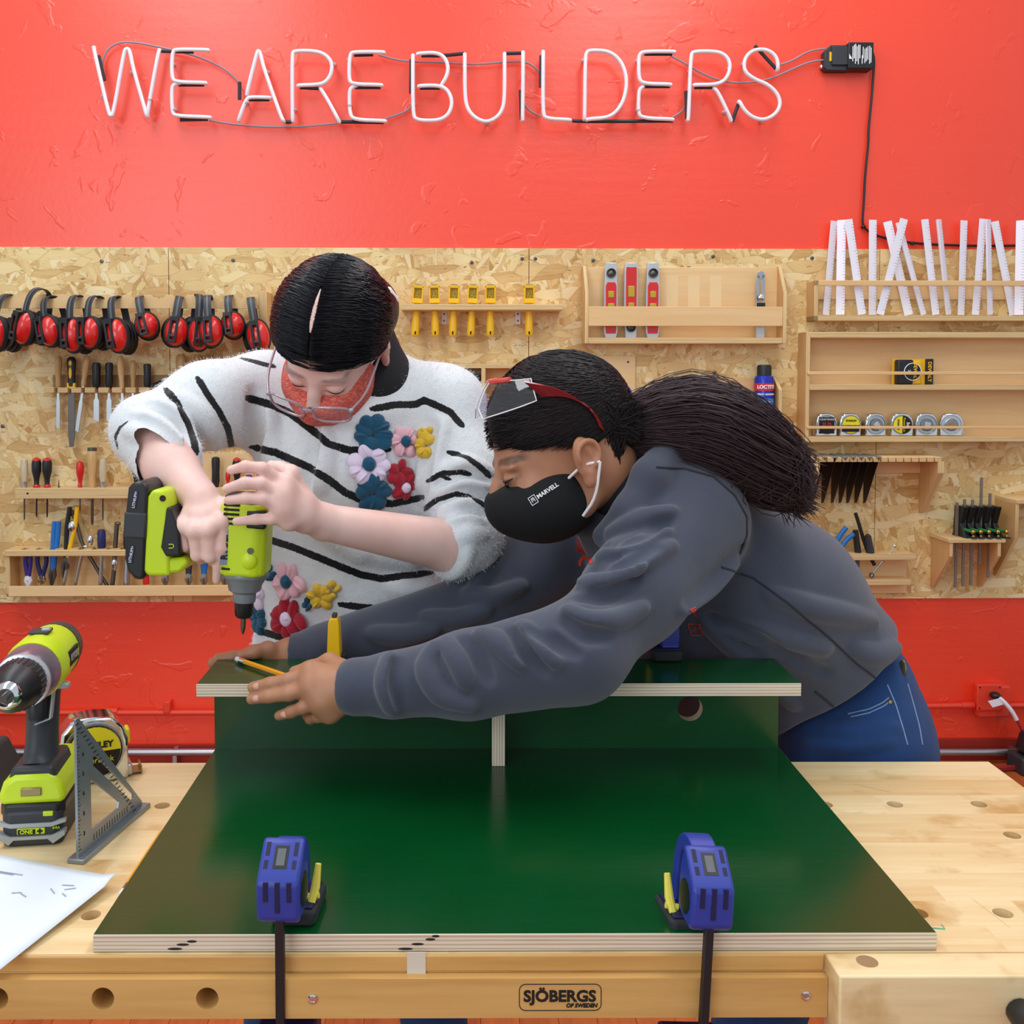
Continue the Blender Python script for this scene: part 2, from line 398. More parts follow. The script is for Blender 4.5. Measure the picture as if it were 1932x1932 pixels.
# ================================================================== setting
def structure(name, mb, mats, bevel=0.0, rz=None, loc=None, parent=None):
    me = mb.mesh(name, mats); o = link(name, me, parent, bevel)
    if parent is None: o['kind'] = 'structure'
    if rz is not None: o.rotation_euler = (0, 0, rz)
    if loc is not None: o.location = loc
    return o
wallb = structure('wall_back', MB().box(-4.2, 4.2, 0, 0.15, 0, 3.9), 'red_paint', rz=WA, loc=(0, YW, 0))
tag(wallb, 'bright red painted wall behind the tool boards', kind='structure')
# strand board sheets on the wall: top / bottom picked from the photograph
zt = U(870, 468, 0.012)[1]; zb = U(870, 1133, 0.012)[1]
seams = [U(318, 500, 0.012)[0], U(998, 500, 0.012)[0], U(1651, 950, 0.012)[0]]
xs = [seams[0] - 1.22] + seams + [seams[2] + 1.22]
for i in range(4):
    ps = link('strand_board_panel', MB().box(xs[i] + 0.0012, xs[i + 1] - 0.0012, -0.012, 0, zb, zt).mesh('strand_board_panel', 'osb'), wallb)
    ps['label'] = 'sheet of yellow oriented strand board screwed to the wall'
    for px, py in {0: [(192, 493), (5, 804)], 1: [(440, 491), (890, 495), (985, 488)], 2: [(1010, 488), (1119, 491), (1345, 484), (1532, 487), (1348, 703)], 3: [(1765, 886)]}[i]:
        p = P3(px, py, 0.012)
        link('screw', MB().lathe([(0.0065, 0), (0.0065, 0.002), (0.003, 0.003), (0.0028, 0.0015)], p, (0, -1, 0), 10).mesh('screw', 'dark_steel'), ps)
fl = structure('floor', MB().box(-4.2, 4.2, -3, 3.7, -0.06, -0.02), 'knot_dark')
plank = MB().box(-0.0405, 0.0405, -1.6, 3.62, -0.02, 0).mesh('floor_board', 'floor_wood')
for i in range(-16, 25): link('floor_board', plank, fl, 0.0, loc=(i * 0.082, 0, 0))
bb = structure('baseboard_back', MB().box(-4.2, 4.2, -0.018, 0, 0.0, 0.075), 'dark_red_base', rz=WA, loc=(0, YW, 0))
# conduit painted red and a bare pipe below it
def wall_tube(name, pts, r, m, label, cat, extra=None):
    P_ = [P3(*p) for p in pts]; t = Thing(name, label, cat, P_[0], True)
    t.part('tube', MB().tube(P_, r, 12), m); return t, P_
t, P_ = wall_tube('conduit', [(-60, 1345, 0.02), (900, 1344, 0.02), (1838, 1331, 0.02)], 0.0095, 'red_paint_metal', 'thin conduit painted red running along the wall to the outlet box', 'conduit')
for px, py in ((210, 1342), (1825, 1331)):
    p = P3(px, py, 0.02); t.part('coupling', MB().tube([p + Vector((-0.022, 0, 0)), p + Vector((0.022, 0, 0))], 0.0125, 12), 'red_paint_metal')
p = P3(316, 1337, 0.02); t.part('strap', MB().box(p.x - 0.012, p.x + 0.012, -0.034, 0, p.z - 0.012, p.z + 0.028), 'red_paint_metal', bevel=0.003)
t, P_ = wall_tube('conduit', [(1890, 1331, 0.02), (2050, 1331, 0.02)], 0.0095, 'red_paint_metal', 'short red conduit leaving the outlet box on the right', 'conduit')
t, P_ = wall_tube('metal_pipe', [(-60, 1419, 0.05), (900, 1419, 0.05), (2000, 1419, 0.05)], 0.0125, 'pipe_metal', 'bare silver metal pipe low along the red wall', 'pipe')
for px in (330, 1915):
    p = P3(px, 1430, 0.05); t.part('bracket', MB().box(p.x - 0.008, p.x + 0.008, -0.055, 0, p.z - 0.03, p.z + 0.03), 'pipe_metal', bevel=0.002)
# outlet box with its plug
a = P3(1836, 1288, 0.0); b = P3(1893, 1346, 0.0)
t = Thing('outlet_box', 'red painted electrical outlet box with a black plug in it', 'outlet', ((a.x + b.x) / 2, 0, b.z), True)
t.part('box', MB().box(a.x, b.x, -0.045, 0, b.z, a.z), 'red_paint_metal', bevel=0.006)
c = P3(1866, 1317, 0.05)
t.part('cover_plate', MB().box(c.x - 0.042, c.x + 0.045, -0.052, -0.045, c.z - 0.045, c.z + 0.048), 'red_paint_metal', bevel=0.005)
for dx, dz in ((-0.034, 0.038), (0.036, 0.038), (-0.034, -0.036)):
    t.part('screw', MB().lathe([(0.003, 0), (0.003, 0.001)], (c.x + dx, -0.052, c.z + dz), (0, -1, 0), 8), 'knot_dark')
c2 = P3(1876, 1311, 0.06)
t.part('plug', MB().ell((c2.x, -0.066, c2.z), (0.018, 0.02, 0.012)), 'black_plastic')
cord = [P3(1880, 1313, 0.075), P3(1893, 1323, 0.085), P3(1908, 1340, 0.09), P3(1918, 1358, 0.09), P3(1932, 1386, 0.09), P3(1950, 1430, 0.1), P3(1975, 1470, 0.12)]
t = Thing('power_cord', 'dark red power cord with white tags hanging from the outlet', 'cord', cord[-1], True)
t.part('cable', MB().tube(chaikin(cord, 2), 0.0042, 10), 'cord_red')
t.part('sleeve', MB().tube(chaikin(cord[0:4], 1), 0.0075, 10), 'white_plastic')
def sheetpart(name, pts, m, dep=0.0012):
    P_ = [P3(*q) for q in pts]; n = len(P_)
    mb = MB(); mb.add([*P_, *[p + Vector((0, dep, 0)) for p in P_]], [list(range(n)), list(range(2 * n - 1, n - 1, -1))] + [(i, (i + 1) % n, n + (i + 1) % n, n + i) for i in range(n)])
    return t.part(name, mb, m)
sheetpart('tag', [(1864, 1323, 0.1), (1884, 1318, 0.095), (1893, 1329, 0.095), (1873, 1335, 0.1)], 'white_plastic')
sheetpart('wrapper', [(1886, 1342, 0.1), (1897, 1332, 0.1), (1912, 1352, 0.1), (1908, 1361, 0.1), (1899, 1356, 0.1), (1899, 1364, 0.104), (1892, 1357, 0.1), (1883, 1365, 0.1), (1880, 1346, 0.1)], 'clear_plastic')
# something black standing at the foot of the wall, right of the bench
c = P3(1930, 1445, 0.12)
t = Thing('cord_reel', 'black cord reel on the floor below the outlet', 'reel', (c.x, c.y, 0), True)
t.part('housing', MB().lathe([(0.05, 0.0), (0.055, 0.01), (0.055, 0.055), (0.05, 0.065)], (c.x + 0.03, c.y, 0.06), (0.3, 0, 1), 20), 'black_plastic')
t.part('stand', MB().box(c.x - 0.03, c.x + 0.09, c.y - 0.05, c.y + 0.05, 0.0, 0.06), 'charcoal', bevel=0.006)
t.part('coil', MB().tube([Vector((c.x - 0.03 + 0.16 * math.cos(a_), c.y - 0.12 + 0.12 * math.sin(a_), 0.008 + 0.001 * a_)) for a_ in [i * 0.25 for i in range(40)]], 0.006, 8), 'cord_red')
# ================================================================== things on the wall
def bd(t, name, x0, x1, d0, d1, z0, z1, parent=None, face='birch', edge=None, bevel=0.0012, label=None):
    if x0 > x1: x0, x1 = x1, x0
    if z0 > z1: z0, z1 = z1, z0
    dd = (x1 - x0, abs(d1 - d0), z1 - z0); k = dd.index(min(dd))
    return t.part(name, MB().box(x0, x1, -d1, -d0, z0, z1, thin=True), [face, edge or 'ply_' + 'xyz'[k]], parent, bevel, 1, label=label)
def W3(pts, d): return [P3(p[0], p[1], p[2] if len(p) > 2 else d) for p in pts]

# ---- neon sign
sign_o = P3(820, 160, 0.0)
sg = Thing('neon_sign', 'white glass tube sign reading WE ARE BUILDERS on the red wall', 'sign', sign_o, True)
L = {
 'W': [[(176, 88), (205, 214), (209, 219), (214, 215), (234, 98), (239, 91), (245, 95), (251, 128), (271, 198), (277, 219)], [(277, 219), (300, 93)]],
 'E': [[(392, 94), (334, 93), (325, 97), (324, 146), (331, 155), (388, 156)], [(338, 156), (327, 160), (324, 170), (325, 212), (331, 219), (396, 221)]],
 'A': [[(465, 178), (485, 99), (488, 95), (492, 103), (498, 130), (531, 222), (535, 228)], [(510, 184), (474, 183), (465, 186), (450, 226)]],
 'R': [[(552, 228), (551, 102), (556, 96), (592, 96), (613, 102), (627, 118), (625, 140), (615, 155), (600, 160), (562, 161)], [(604, 166), (618, 188), (640, 229)]],
 'E.': [[(724, 98), (668, 98), (660, 102), (658, 150), (665, 159), (720, 160)], [(672, 161), (662, 166), (659, 176), (660, 214), (667, 226), (727, 228)]],
 'B': [[(779, 103), (779, 214), (785, 227), (824, 228), (843, 220), (852, 203), (852, 185), (843, 168), (826, 161), (790, 162)], [(833, 160), (843, 144), (846, 126), (839, 108), (823, 99), (788, 101)]],
 'U': [[(877, 101), (877, 184), (883, 208), (898, 224), (918, 231), (938, 222), (949, 205), (952, 180), (952, 100)]],
 'I': [[(987, 97), (986, 226)]],
 'L': [[(1025, 96), (1024, 214), (1030, 224), (1076, 226)]],
 'D': [[(1103, 224), (1104, 108), (1108, 97), (1118, 95), (1144, 96), (1163, 106), (1177, 126), (1183, 154), (1178, 186), (1166, 208), (1148, 222), (1108, 225)]],
 'E..': [[(1273, 97), (1216, 97), (1207, 102), (1205, 112), (1205, 148), (1213, 158), (1266, 159)], [(1214, 163), (1207, 168), (1205, 178), (1204, 212), (1211, 223), (1270, 225)]],
 'R.': [[(1299, 226), (1303, 104), (1309, 97), (1352, 97), (1370, 105), (1378, 121), (1375, 140), (1365, 154), (1348, 160), (1310, 160)], [(1348, 166), (1357, 178), (1380, 227)]],
 'S': [[(1468, 131), (1467, 112), (1456, 98), (1437, 92), (1416, 97), (1404, 113), (1404, 134), (1420, 148), (1450, 160), (1468, 178), (1473, 198), (1463, 216), (1442, 227), (1420, 222), (1404, 208), (1395, 191)]],
}
for ch, paths in L.items():
    mb = MB()
    for k, p in enumerate(paths):
        pp = W3(p, 0.062 if k == 0 else 0.056)
        pp = [pp[0] + Vector((0, 0.012, 0))] + pp + [pp[-1] + Vector((0, 0.012, 0))]
        mb.tube(chaikin(pp, 2), 0.0066, 10)
    sg.part('letter_tube', mb, 'white_tube', label='white glass tube letter ' + ch[0])
blk = [[(186, 105), (197, 152)], [(300, 96), (330, 97), (365, 98)], [(337, 160), (385, 160)], [(340, 226), (392, 225)], [(452, 155), (452, 188)], [(470, 188), (508, 188)], [(536, 229), (545, 231), (553, 228)],
       [(566, 165), (602, 167)], [(640, 230), (668, 230), (724, 231)], [(668, 104), (704, 103)], [(670, 165), (718, 165)], [(776, 112), (775, 176)], [(792, 166), (830, 166)], [(795, 105), (835, 105), (876, 101)],
       [(954, 101), (986, 100)], [(982, 170), (984, 226)], [(1021, 105), (1020, 165)], [(1080, 228), (1105, 229), (1160, 229), (1270, 228)], [(1216, 102), (1268, 102)], [(1214, 163), (1264, 163)], [(1294, 172), (1296, 224)], [(1310, 165), (1345, 165)],
       [(1382, 229), (1388, 210), (1395, 192)], [(1424, 86), (1444, 108), (1466, 132)]]
for p in blk: sg.part('electrode_cover', MB().tube(chaikin(W3(p, 0.044), 1), 0.0062, 8), 'slate')
cables = [[(192, 145), (194, 105), (215, 82), (250, 78), (320, 93), (370, 105), (420, 127), (445, 148), (453, 162)],
          [(395, 227), (440, 235), (520, 241), (600, 237), (660, 230)],
          [(727, 224), (755, 215), (772, 207), (778, 195)],
          [(715, 104), (760, 116), (820, 117), (900, 122), (960, 116), (992, 116), (1012, 128), (1022, 145)],
          [(986, 190), (995, 207), (1020, 220)], [(1268, 222), (1285, 212), (1294, 198)],
          [(1265, 105), (1290, 118), (1330, 142), (1370, 155), (1410, 157), (1455, 149), (1500, 128), (1530, 116), (1556, 113)],
          [(1470, 123), (1495, 115), (1525, 96), (1556, 92)]]
for p in cables: sg.part('cable', MB().tube(chaikin(W3(p, 0.022), 2), 0.0032, 8), 'grey_cable')
for px, py in [(250, 137), (195, 182), (283, 188), (327, 122), (330, 207), (505, 137), (466, 194), (630, 122), (556, 208), (659, 113), (660, 199), (779, 197), (877, 126), (919, 232), (987, 141), (1024, 195), (1101, 115), (1168, 200), (1203, 116), (1203, 208), (1301, 135), (1375, 130), (1366, 212), (1402, 122), (1435, 228)]:
    p = P3(px, py, 0.0); q = P3(px, py, 0.058)
    sg.part('support', MB().tube([p, q], 0.0028, 6).lathe([(0.0085, -0.002), (0.0085, 0.002)], q, (0, 0, 1), 8).lathe([(0.009, 0), (0.009, 0.004)], p, (0, -1, 0), 8), 'glass_support')

# ---- transformer
a = P3(1600, 80, 0.045); b = P3(1647, 128, 0.045)
t = Thing('sign_transformer', 'black transformer box with a printed label at the end of the sign', 'transformer', (a.x, 0, b.z), True)
a2 = P3(1557, 84, 0.04); b2 = P3(1602, 132, 0.04)
t.part('housing', MB().box(a.x, b.x, -0.05, -0.0, b.z - 0.004, a.z), 'black_plastic', bevel=0.003)
t.part('cover', MB().prism([(a2.x, a2.z - 0.02), (a2.x + 0.02, a2.z), (b2.x, a2.z), (b2.x, b2.z), (a2.x + 0.01, b2.z), (a2.x, b2.z + 0.01)], -0.036, 0, 'xz'), 'charcoal', bevel=0.002)
t.part('cover_panel', MB().box(a2.x + 0.024, b2.x - 0.002, -0.044, -0.03, b2.z + 0.016, a2.z - 0.006), 'charcoal', bevel=0.002)
t.part('warning_label', MB().box(a2.x + 0.016, a2.x + 0.023, -0.0385, -0.03, b2.z + 0.03, a2.z - 0.024), 'yellow_plastic')
for k, (x0, z0, z1) in enumerate([(0.012, .02, .07), (0.017, .03, .075), (0.021, .012, .078), (0.026, .02, .07), (0.031, .01, .075), (0.036, .03, .075), (0.044, .012, .04), (0.047, .03, .068), (0.053, .014, .062), (0.058, .02, .066), (0.063, .026, .07), (0.069, .012, .072), (0.074, .016, .066)]):
    t.part('label_print', MB().box(a.x + 0.002 + x0, a.x + 0.0045 + x0, -0.0506, -0.05, b.z + z0, b.z + z1), 'white_print')
t.part('label_triangle', MB().prism([(a.x + 0.003, b.z + 0.028), (a.x + 0.013, b.z + 0.028), (a.x + 0.003, b.z + 0.045)], -0.0508, -0.05, 'xz'), 'white_print')
c = P3(1551, 126, 0.01)
t.part('mounting_screw', MB().ell((c.x, -0.008, c.z), (0.008, 0.006, 0.008)).tube([c + Vector((0, -0.002, 0)), Vector((a2.x + 0.012, -0.006, b2.z + 0.012))], 0.005, 8), 'chrome')
cord = W3([(1645, 96), (1650, 112), (1648, 140), (1644, 190), (1638, 250), (1639, 265), (1632, 330), (1630, 380), (1627, 415), (1629, 428), (1640, 438), (1652, 444), (1680, 452), (1722, 459), (1800, 463), (1860, 464), (1940, 463), (2000, 463)], 0.012)
t = Thing('hanging_cord', 'thin black cord hanging from the sign transformer down to the ruler rack', 'cord', cord[0], True)
t.part('cable', MB().tube(chaikin(cord, 2), 0.0042, 8), 'wire_black')
for i in (9, 13): t.part('staple', MB().ell(cord[i], (0.009, 0.008, 0.007), 10, 6), 'wire_black')

# ---- ear defenders on their rail
zr1 = U(250, 556, 0.10)[1]; zr0 = U(250, 582, 0.10)[1]; xr0 = U(-40, 570, 0.10)[0]; xr1 = U(489, 570, 0.10)[0]
t = Thing('ear_defender_rail', 'long birch plywood rail holding the red ear defenders', 'rack', ((xr0 + xr1) / 2, 0, zr0), True)
pts = [(xr0, zr0), (xr1, zr0), (xr1, zr1)]
for i in range(11, -1, -1):
    cx = U(60 + i * 40, 556, 0.10)[0]
    if cx > xr1 - 0.03: continue
    for k in range(7):
        an = math.pi * k / 6; pts.append((cx + 0.023 * math.cos(an), zr1 - 0.014 * math.sin(an)))
pts.append((xr0, zr1))
t.part('front_rail', MB().prism(pts, -0.106, -0.094, 'xz', 0, None, 1), ['birch', 'ply_y'])
bx0 = U(489, 550, 0.1)[0]; bx1 = U(504, 550, 0.1)[0]
t.part('end_bracket', MB().prism([(-0.11, U(490, 550, .1)[1]), (-0.11, U(490, 598, .1)[1]), (-0.012, U(490, 690, .02)[1]), (-0.012, U(490, 550, .1)[1])], bx0, bx1, 'yz', 0, None, 1), ['birch_side', 'ply_x'], bevel=0.001)
def ear_defender():
    r = bpy.data.objects.new('ear_defender', None); COL.objects.link(r)
    def pt(n, mb, m, par=None, **k): return link(n, mb.mesh(n, m), par or r, **k)
    arc = [Vector((0, -0.052, -0.075)), Vector((0, -0.05, -0.045)), Vector((0, -0.043, -0.02)), Vector((0, -0.028, -0.004)), Vector((0, -0.008, 0.001)), Vector((0, 0.014, -0.002)), Vector((0, 0.032, -0.016)), Vector((0, 0.04, -0.045)), Vector((0, 0.042, -0.08))]
    arc = chaikin(arc, 2)
    hb = pt('headband', MB().ribbon(arc, (1, 0, 0), 0.026, 0.0035), 'charcoal', bevel=0.0012)
    pt('ridge', MB().ribbon([p + Vector((0, -0.0025, 0.001)) for p in arc[:len(arc) // 2]], (1, 0, 0), 0.007, 0.003), 'grey_plastic', hb)
    for s, y in ((-1, -0.052), (1, 0.042)):
        c = Vector((0.008 * (1 if s < 0 else -1), y, -0.118))
        cup = MB()
        cup.lathe([(0.0, 0.034), (0.014, 0.032), (0.027, 0.025), (0.034, 0.013), (0.0375, 0.0)], c, (0, s, 0), 24, sx=1.0, sy=1.32)
        cu = pt('ear_cup', cup, 'red_plastic')
        pt('cup_rim', MB().lathe([(0.039, 0.004), (0.041, 0.0), (0.041, -0.012), (0.036, -0.016)], c, (0, s, 0), 24, sx=1.0, sy=1.32), 'dark_rubber', cu)
        pt('cushion', MB().lathe([(0.030, -0.016), (0.0385, -0.019), (0.0385, -0.028), (0.031, -0.033), (0.022, -0.030)], c, (0, s, 0), 24, sx=1.0, sy=1.32), 'black_plastic', cu)
        if s < 0:
            sl = MB().box(-0.014, -0.006, y - 0.039, y - 0.026, -0.15, -0.08).box(0.006, 0.014, y - 0.039, y - 0.026, -0.15, -0.08)
            sl.box(-0.014, 0.014, y - 0.039, y - 0.026, -0.156, -0.146).box(-0.014, 0.014, y - 0.036, y - 0.0, -0.086, -0.07)
            pt('slider', sl, 'black_plastic', bevel=0.0015)
            pt('slider_knob', MB().box(-0.009, 0.009, y - 0.041, y - 0.03, -0.138, -0.13), 'charcoal', bevel=0.002)
    return r
ed0 = ear_defender(); n_ed = 0
EDS = [((20, 556), (-2, 640), 14, 'leftmost ear defender, cut by the picture edge'), ((80, 545), (50, 618), 22, 'ear defender riding highest at the left end of the rail'), ((98, 560), (103, 626), 8, 'third ear defender from the left on the rail'),
       ((148, 558), (142, 640), 6, 'fourth ear defender from the left, tucked behind its right neighbour'), ((184, 559), (176, 628), 10, 'fifth ear defender from the left on the rail'), ((220, 560), (225, 640), 2, 'ear defender hanging lowest just left of the empty notch'),
       ((265, 560), (270, 613), -3, 'ear defender directly left of the empty rail notch'), ((340, 560), (323, 625), 14, 'first ear defender right of the empty rail notch'), ((374, 556), (360, 642), 15, 'ear defender mostly hidden behind its neighbour, long slanting band'),
       ((393, 558), (391, 625), 3, 'third ear defender from the right end of the rail'), ((434, 558), (434, 607), 0, 'ear defender with the wide red cup facing straight out'), ((473, 562), (480, 640), -2, 'rightmost ear defender, next to the dark-haired person')]
for i, (top, cp, tilt, lab) in enumerate(EDS):
    d = 0.10 + (0.012 if i % 2 else 0.0) + (0.02 if i in (1, 4, 9) else 0)
    p = P3(top[0], top[1], d); q = P3(cp[0], cp[1], d + 0.05)
    o = ed0 if i == 0 else copy_tree(ed0)
    o.location = wall_world(p.x, d, p.z)
    drop = (p.z - q.z) / 0.118
    roll = math.atan2(p.x - q.x, p.z - q.z)
    o.scale = (0.98, 1.0, max(0.85, min(1.12, drop / max(0.2, math.cos(roll)))))
    o.rotation_euler = Euler((0, roll, WA + R([-24, -30, -22, -16, -20, -12, 4, 10, 22, 6, 0, 8][i])), 'XYZ')
    tag(o, 'red and black ' + lab, 'ear defenders', 'ear defenders on the rail')

# ---- hand tools made of a handle and a blade
def lathe_tool(name, label, cat, px, ytop, ymid, ybot, d, kind, lean=0.0, group=None, w=1.0):
    top = P3(px + lean * (ymid - ytop), ytop, d); mid = P3(px, ymid, d); bot = P3(px - lean * (ybot - ymid), ybot, d)
    ax = (top - mid).normalized(); hl = (top - mid).length; bl = (mid - bot).length
    t = Thing(name, label, cat, bot, True, group)
    q = Matrix.Translation(mid) @ Vector((0, 0, 1)).rotation_difference(ax).to_matrix().to_4x4()
    h = MB()
    if kind in ('wood_chisel', 'wood_big'):
        r = (0.0125 if kind == 'wood_chisel' else 0.018) * w
        h.lathe([(r * .55, 0), (r * .62, hl * .06), (r * .7, hl * .1), (r * .66, hl * .25), (r * .9, hl * .5), (r, hl * .72), (r * .92, hl * .92), (r * .6, hl)], n=14, M=q); hm = 'handle_wood'
    elif kind == 'pale':
        r = 0.012 * w; h.lathe([(r * .7, hl * .18), (r, hl * .4), (r * 1.05, hl * .75), (r * .9, hl * .95), (r * .4, hl)], n=14, M=q); hm = 'handle_pale'
    elif kind == 'black':
        r = 0.0145 * w; h.lathe([(r * .7, 0), (r * .78, hl * .08), (r * .95, hl * .2), (r * .9, hl * .5), (r, hl * .85), (r * .9, hl * .97), (r * .5, hl)], n=14, M=q); hm = 'black_plastic'
    elif kind in ('driver', 'driver_red', 'driver_purple'):
        r = 0.0155 * w; h.lathe([(r * .55, 0), (r * .62, hl * .06), (r * .5, hl * .12), (r * .6, hl * .3), (r * .95, hl * .55), (r, hl * .8), (r * .8, hl * .96), (r * .3, hl)], n=12, M=q)
        hm = {'driver': 'black_plastic', 'driver_red': 'red_plastic', 'driver_purple': 'purple_plastic'}[kind]
    elif kind == 'file':
        r = 0.016; h.lathe([(r * .75, 0), (r * .8, hl * .15), (r * .75, hl * .3), (r, hl * .75), (r * .95, hl * .92), (r * .5, hl)], n=14, M=q, sy=.8); hm = 'black_plastic'
    hd = t.part('handle', h, hm, label='black handle' if hm == 'black_plastic' else None)
    if kind == 'driver':
        t.part('cap', MB().lathe([(0.0135 * w, 0), (0.013 * w, hl * .05), (0.004, hl * .11)], (0, 0, hl * .91), n=12, M=q), 'red_plastic', hd)
        t.part('collar', MB().lathe([(0.0105 * w, -hl * .02), (0.0115 * w, hl * .05), (0.009 * w, hl * .09)], n=12, M=q), 'red_plastic', hd)
    if kind == 'file':
        for zz, hh in ((.45, .2), (.78, .1)): t.part('inset', MB().ell((0, -0.0125, hl * zz), (0.0055, 0.003, hl * hh), M=q), 'yellow_plastic', hd)
        t.part('ferrule', MB().box(-0.014, 0.014, -0.008, 0.008, -0.01, 0.012, M=q), 'yellow_plastic', hd, bevel=0.002)
    if kind in ('pale', 'wood_big'):
        t.part('ferrule', MB().lathe([(0.0088 * w, -0.004), (0.0095 * w, hl * .2)], n=12, M=q), 'steel', hd)
    if kind == 'wood_big': t.part('cap', MB().lathe([(0.0155, 0), (0.0155, hl * .12)], (0, 0, hl * .9), n=14, M=q), 'dark_steel', hd)
    bm_ = MB()
    if kind in ('wood_chisel', 'black', 'file'):
        ww = {'wood_chisel': 0.0065, 'black': 0.0095, 'file': 0.0115}[kind] * w
        if kind == 'file': pr = [(-ww, 0), (ww, 0), (ww, -bl * .8), (ww * .55, -bl), (-ww * .55, -bl), (-ww, -bl * .8)]
        else: pr = [(-0.0045, 0), (0.0045, 0), (0.0045, -bl * .28), (ww, -bl * .36), (ww, -bl), (-ww, -bl + 0.006), (-ww, -bl * .36), (-0.0045, -bl * .28)]
        bm_.prism(pr, -0.002, 0.002, 'xz', M=q); bmt = 'steel' if kind != 'file' else 'dark_steel'
    else:
        rr = 0.0028 * w if kind != 'wood_big' else 0.005
        bm_.tube([q @ Vector((0, 0, 0)), q @ Vector((0, 0, -bl * .9)), q @ Vector((0, 0, -bl))], [rr, rr, rr * .6], 8); bmt = 'dark_steel' if kind != 'driver' else 'black_plastic'
    t.part('blade' if kind in ('wood_chisel', 'black', 'file') else 'shaft', bm_, bmt, bevel=0.0006 if kind in ('wood_chisel', 'black', 'file') else 0)
    return t
# chisel rack
x0 = U(86, 735, .06)[0]; x1 = U(520, 735, .06)[0]; z0 = U(90, 741, .06)[1]; z1 = U(90, 731, .06)[1]
t = Thing('chisel_rack', 'narrow plywood chisel strip below the ear defenders', 'rack', ((x0 + x1) / 2, 0, z0), True)
bd(t, 'back_strip', x0 + .01, x1, 0.012, 0.02, z0, U(90, 724, .06)[1] + .03, face='card_brown')
x = x0
while x < x1:
    bd(t, 'tooth', x, min(x + 0.034, x1), 0.02, 0.075, z0, z1); x += 0.0452
G = 'chisels and files in the wall rack'
lathe_tool('chisel', 'wood handled chisel at the left end of the chisel rack', 'chisel', 110, 671, 731, 810, .05, 'wood_chisel', group=G)
lathe_tool('file', 'long dark file with a black and yellow handle', 'file', 135, 673, 729, 843, .05, 'file', group=G)
lathe_tool('gouge', 'wood handled gouge leaning in the rack beside the file', 'chisel', 157, 671, 729, 816, .05, 'wood_chisel', lean=0.14, group=G)
lathe_tool('chisel', 'left one of the two black handled chisels side by side', 'chisel', 182, 684, 733, 796, .05, 'black', group=G)
lathe_tool('chisel', 'right one of the two black handled chisels side by side', 'chisel', 206, 684, 733, 797, .05, 'black', group=G, w=.92)
lathe_tool('chisel', 'wood handled chisel whose blade goes behind the raised sleeve', 'chisel', 230, 672, 732, 800, .05, 'wood_chisel', lean=-0.06, group=G)
lathe_tool('chisel', 'small wood handled chisel with a steel striking cap', 'chisel', 251, 680, 732, 800, .05, 'wood_chisel', group=G, w=.85)
lathe_tool('chisel', 'single black handled chisel right of the small capped one', 'chisel', 278, 686, 733, 800, .05, 'black', group=G, w=.9)
for px, lab in ((342, 'stout wood handle standing left of the person\'s shoulder'), (372, 'brown wood handle half hidden by the sweater'), (392, 'wood handle right above the sweater sleeve'), (409, 'rightmost wood handle showing over the sweater sleeve')):
    lathe_tool('chisel', lab, 'chisel', px, 668, 735, 810, .05, 'wood_chisel', group=G, w=1.45 if px == 342 else 1.1)
p0, p1 = P3(287, 728, .055), P3(335, 714, .055)
t = Thing('mallet_handle', 'black tool handle lying across the chisel rack', 'tool', p0, True); t.part('handle', MB().tube([p0, p0 * .6 + p1 * .4, p1], [0.007, 0.011, 0.009], 12), 'black_plastic'); t.part('end_cap', MB().ell(p0, 0.0075, 10, 6), 'charcoal')
# screwdriver shelf
x0 = U(28, 930, .09)[0]; x1 = U(482, 930, .09)[0]; zs1 = U(30, 922, .09)[1]; zs0 = U(30, 941, .09)[1]
t = Thing('screwdriver_shelf', 'pine shelf strip with screwdrivers and files standing in it', 'shelf', ((x0 + x1) / 2, 0, zs0), True)
bd(t, 'shelf_board', x0, x1, 0.012, 0.09, zs0, zs1, face='birch', edge='ply_z')
xb0 = U(360, 860, .02)[0]; xb1 = U(478, 860, .02)[0]
bd(t, 'back_board', xb0, xb1, 0.012, 0.02, zs1, U(400, 855, .02)[1])
c = P3(52, 931, .09); t.part('knot', MB().lathe([(0.004, 0), (0.003, .0006)], c, (0, -1, 0), 8), 'knot_dark')
G = 'screwdrivers and files on the shelf'
for px, yt, yb, k, lab, ww in [(46, 865, 981, 'pale', 'pale wood file handle at the left end of the screwdriver shelf', 1), (69, 864, 975, 'driver', 'left one of the paired black and red screwdrivers', 1.05), (89, 864, 976, 'driver', 'right one of the paired black and red screwdrivers', 1.05),
                           (151, 870, 965, 'driver_red', 'screwdriver with a plain red handle', .85), (174, 846, 990, 'wood_big', 'tall honey wood handled tool with a steel cap', 1), (194, 866, 982, 'pale', 'pale wood file handle right of the tall wood handle', 1),
                           (258, 872, 975, 'driver', 'black and red screwdriver partly behind the sweater cuff', 1.05), (278, 888, 970, 'driver', 'small dark screwdriver just above the drill battery', .8), (407, 862, 975, 'black', 'plain black handled tool between the two hands', 1.0),
                           (430, 890, 975, 'driver_red', 'thin red handle seen between the fingers', .55), (447, 864, 975, 'driver', 'black screwdriver with a red cap behind the fingertips', 1.0), (470, 895, 975, 'driver_purple', 'purple handle right behind the raised fingers', .8)]:
    lathe_tool('screwdriver' if 'driver' in k else 'hand_tool', lab, 'screwdriver' if 'driver' in k else 'tool', px, yt, 919, yb, .055, k, group=G, w=ww)
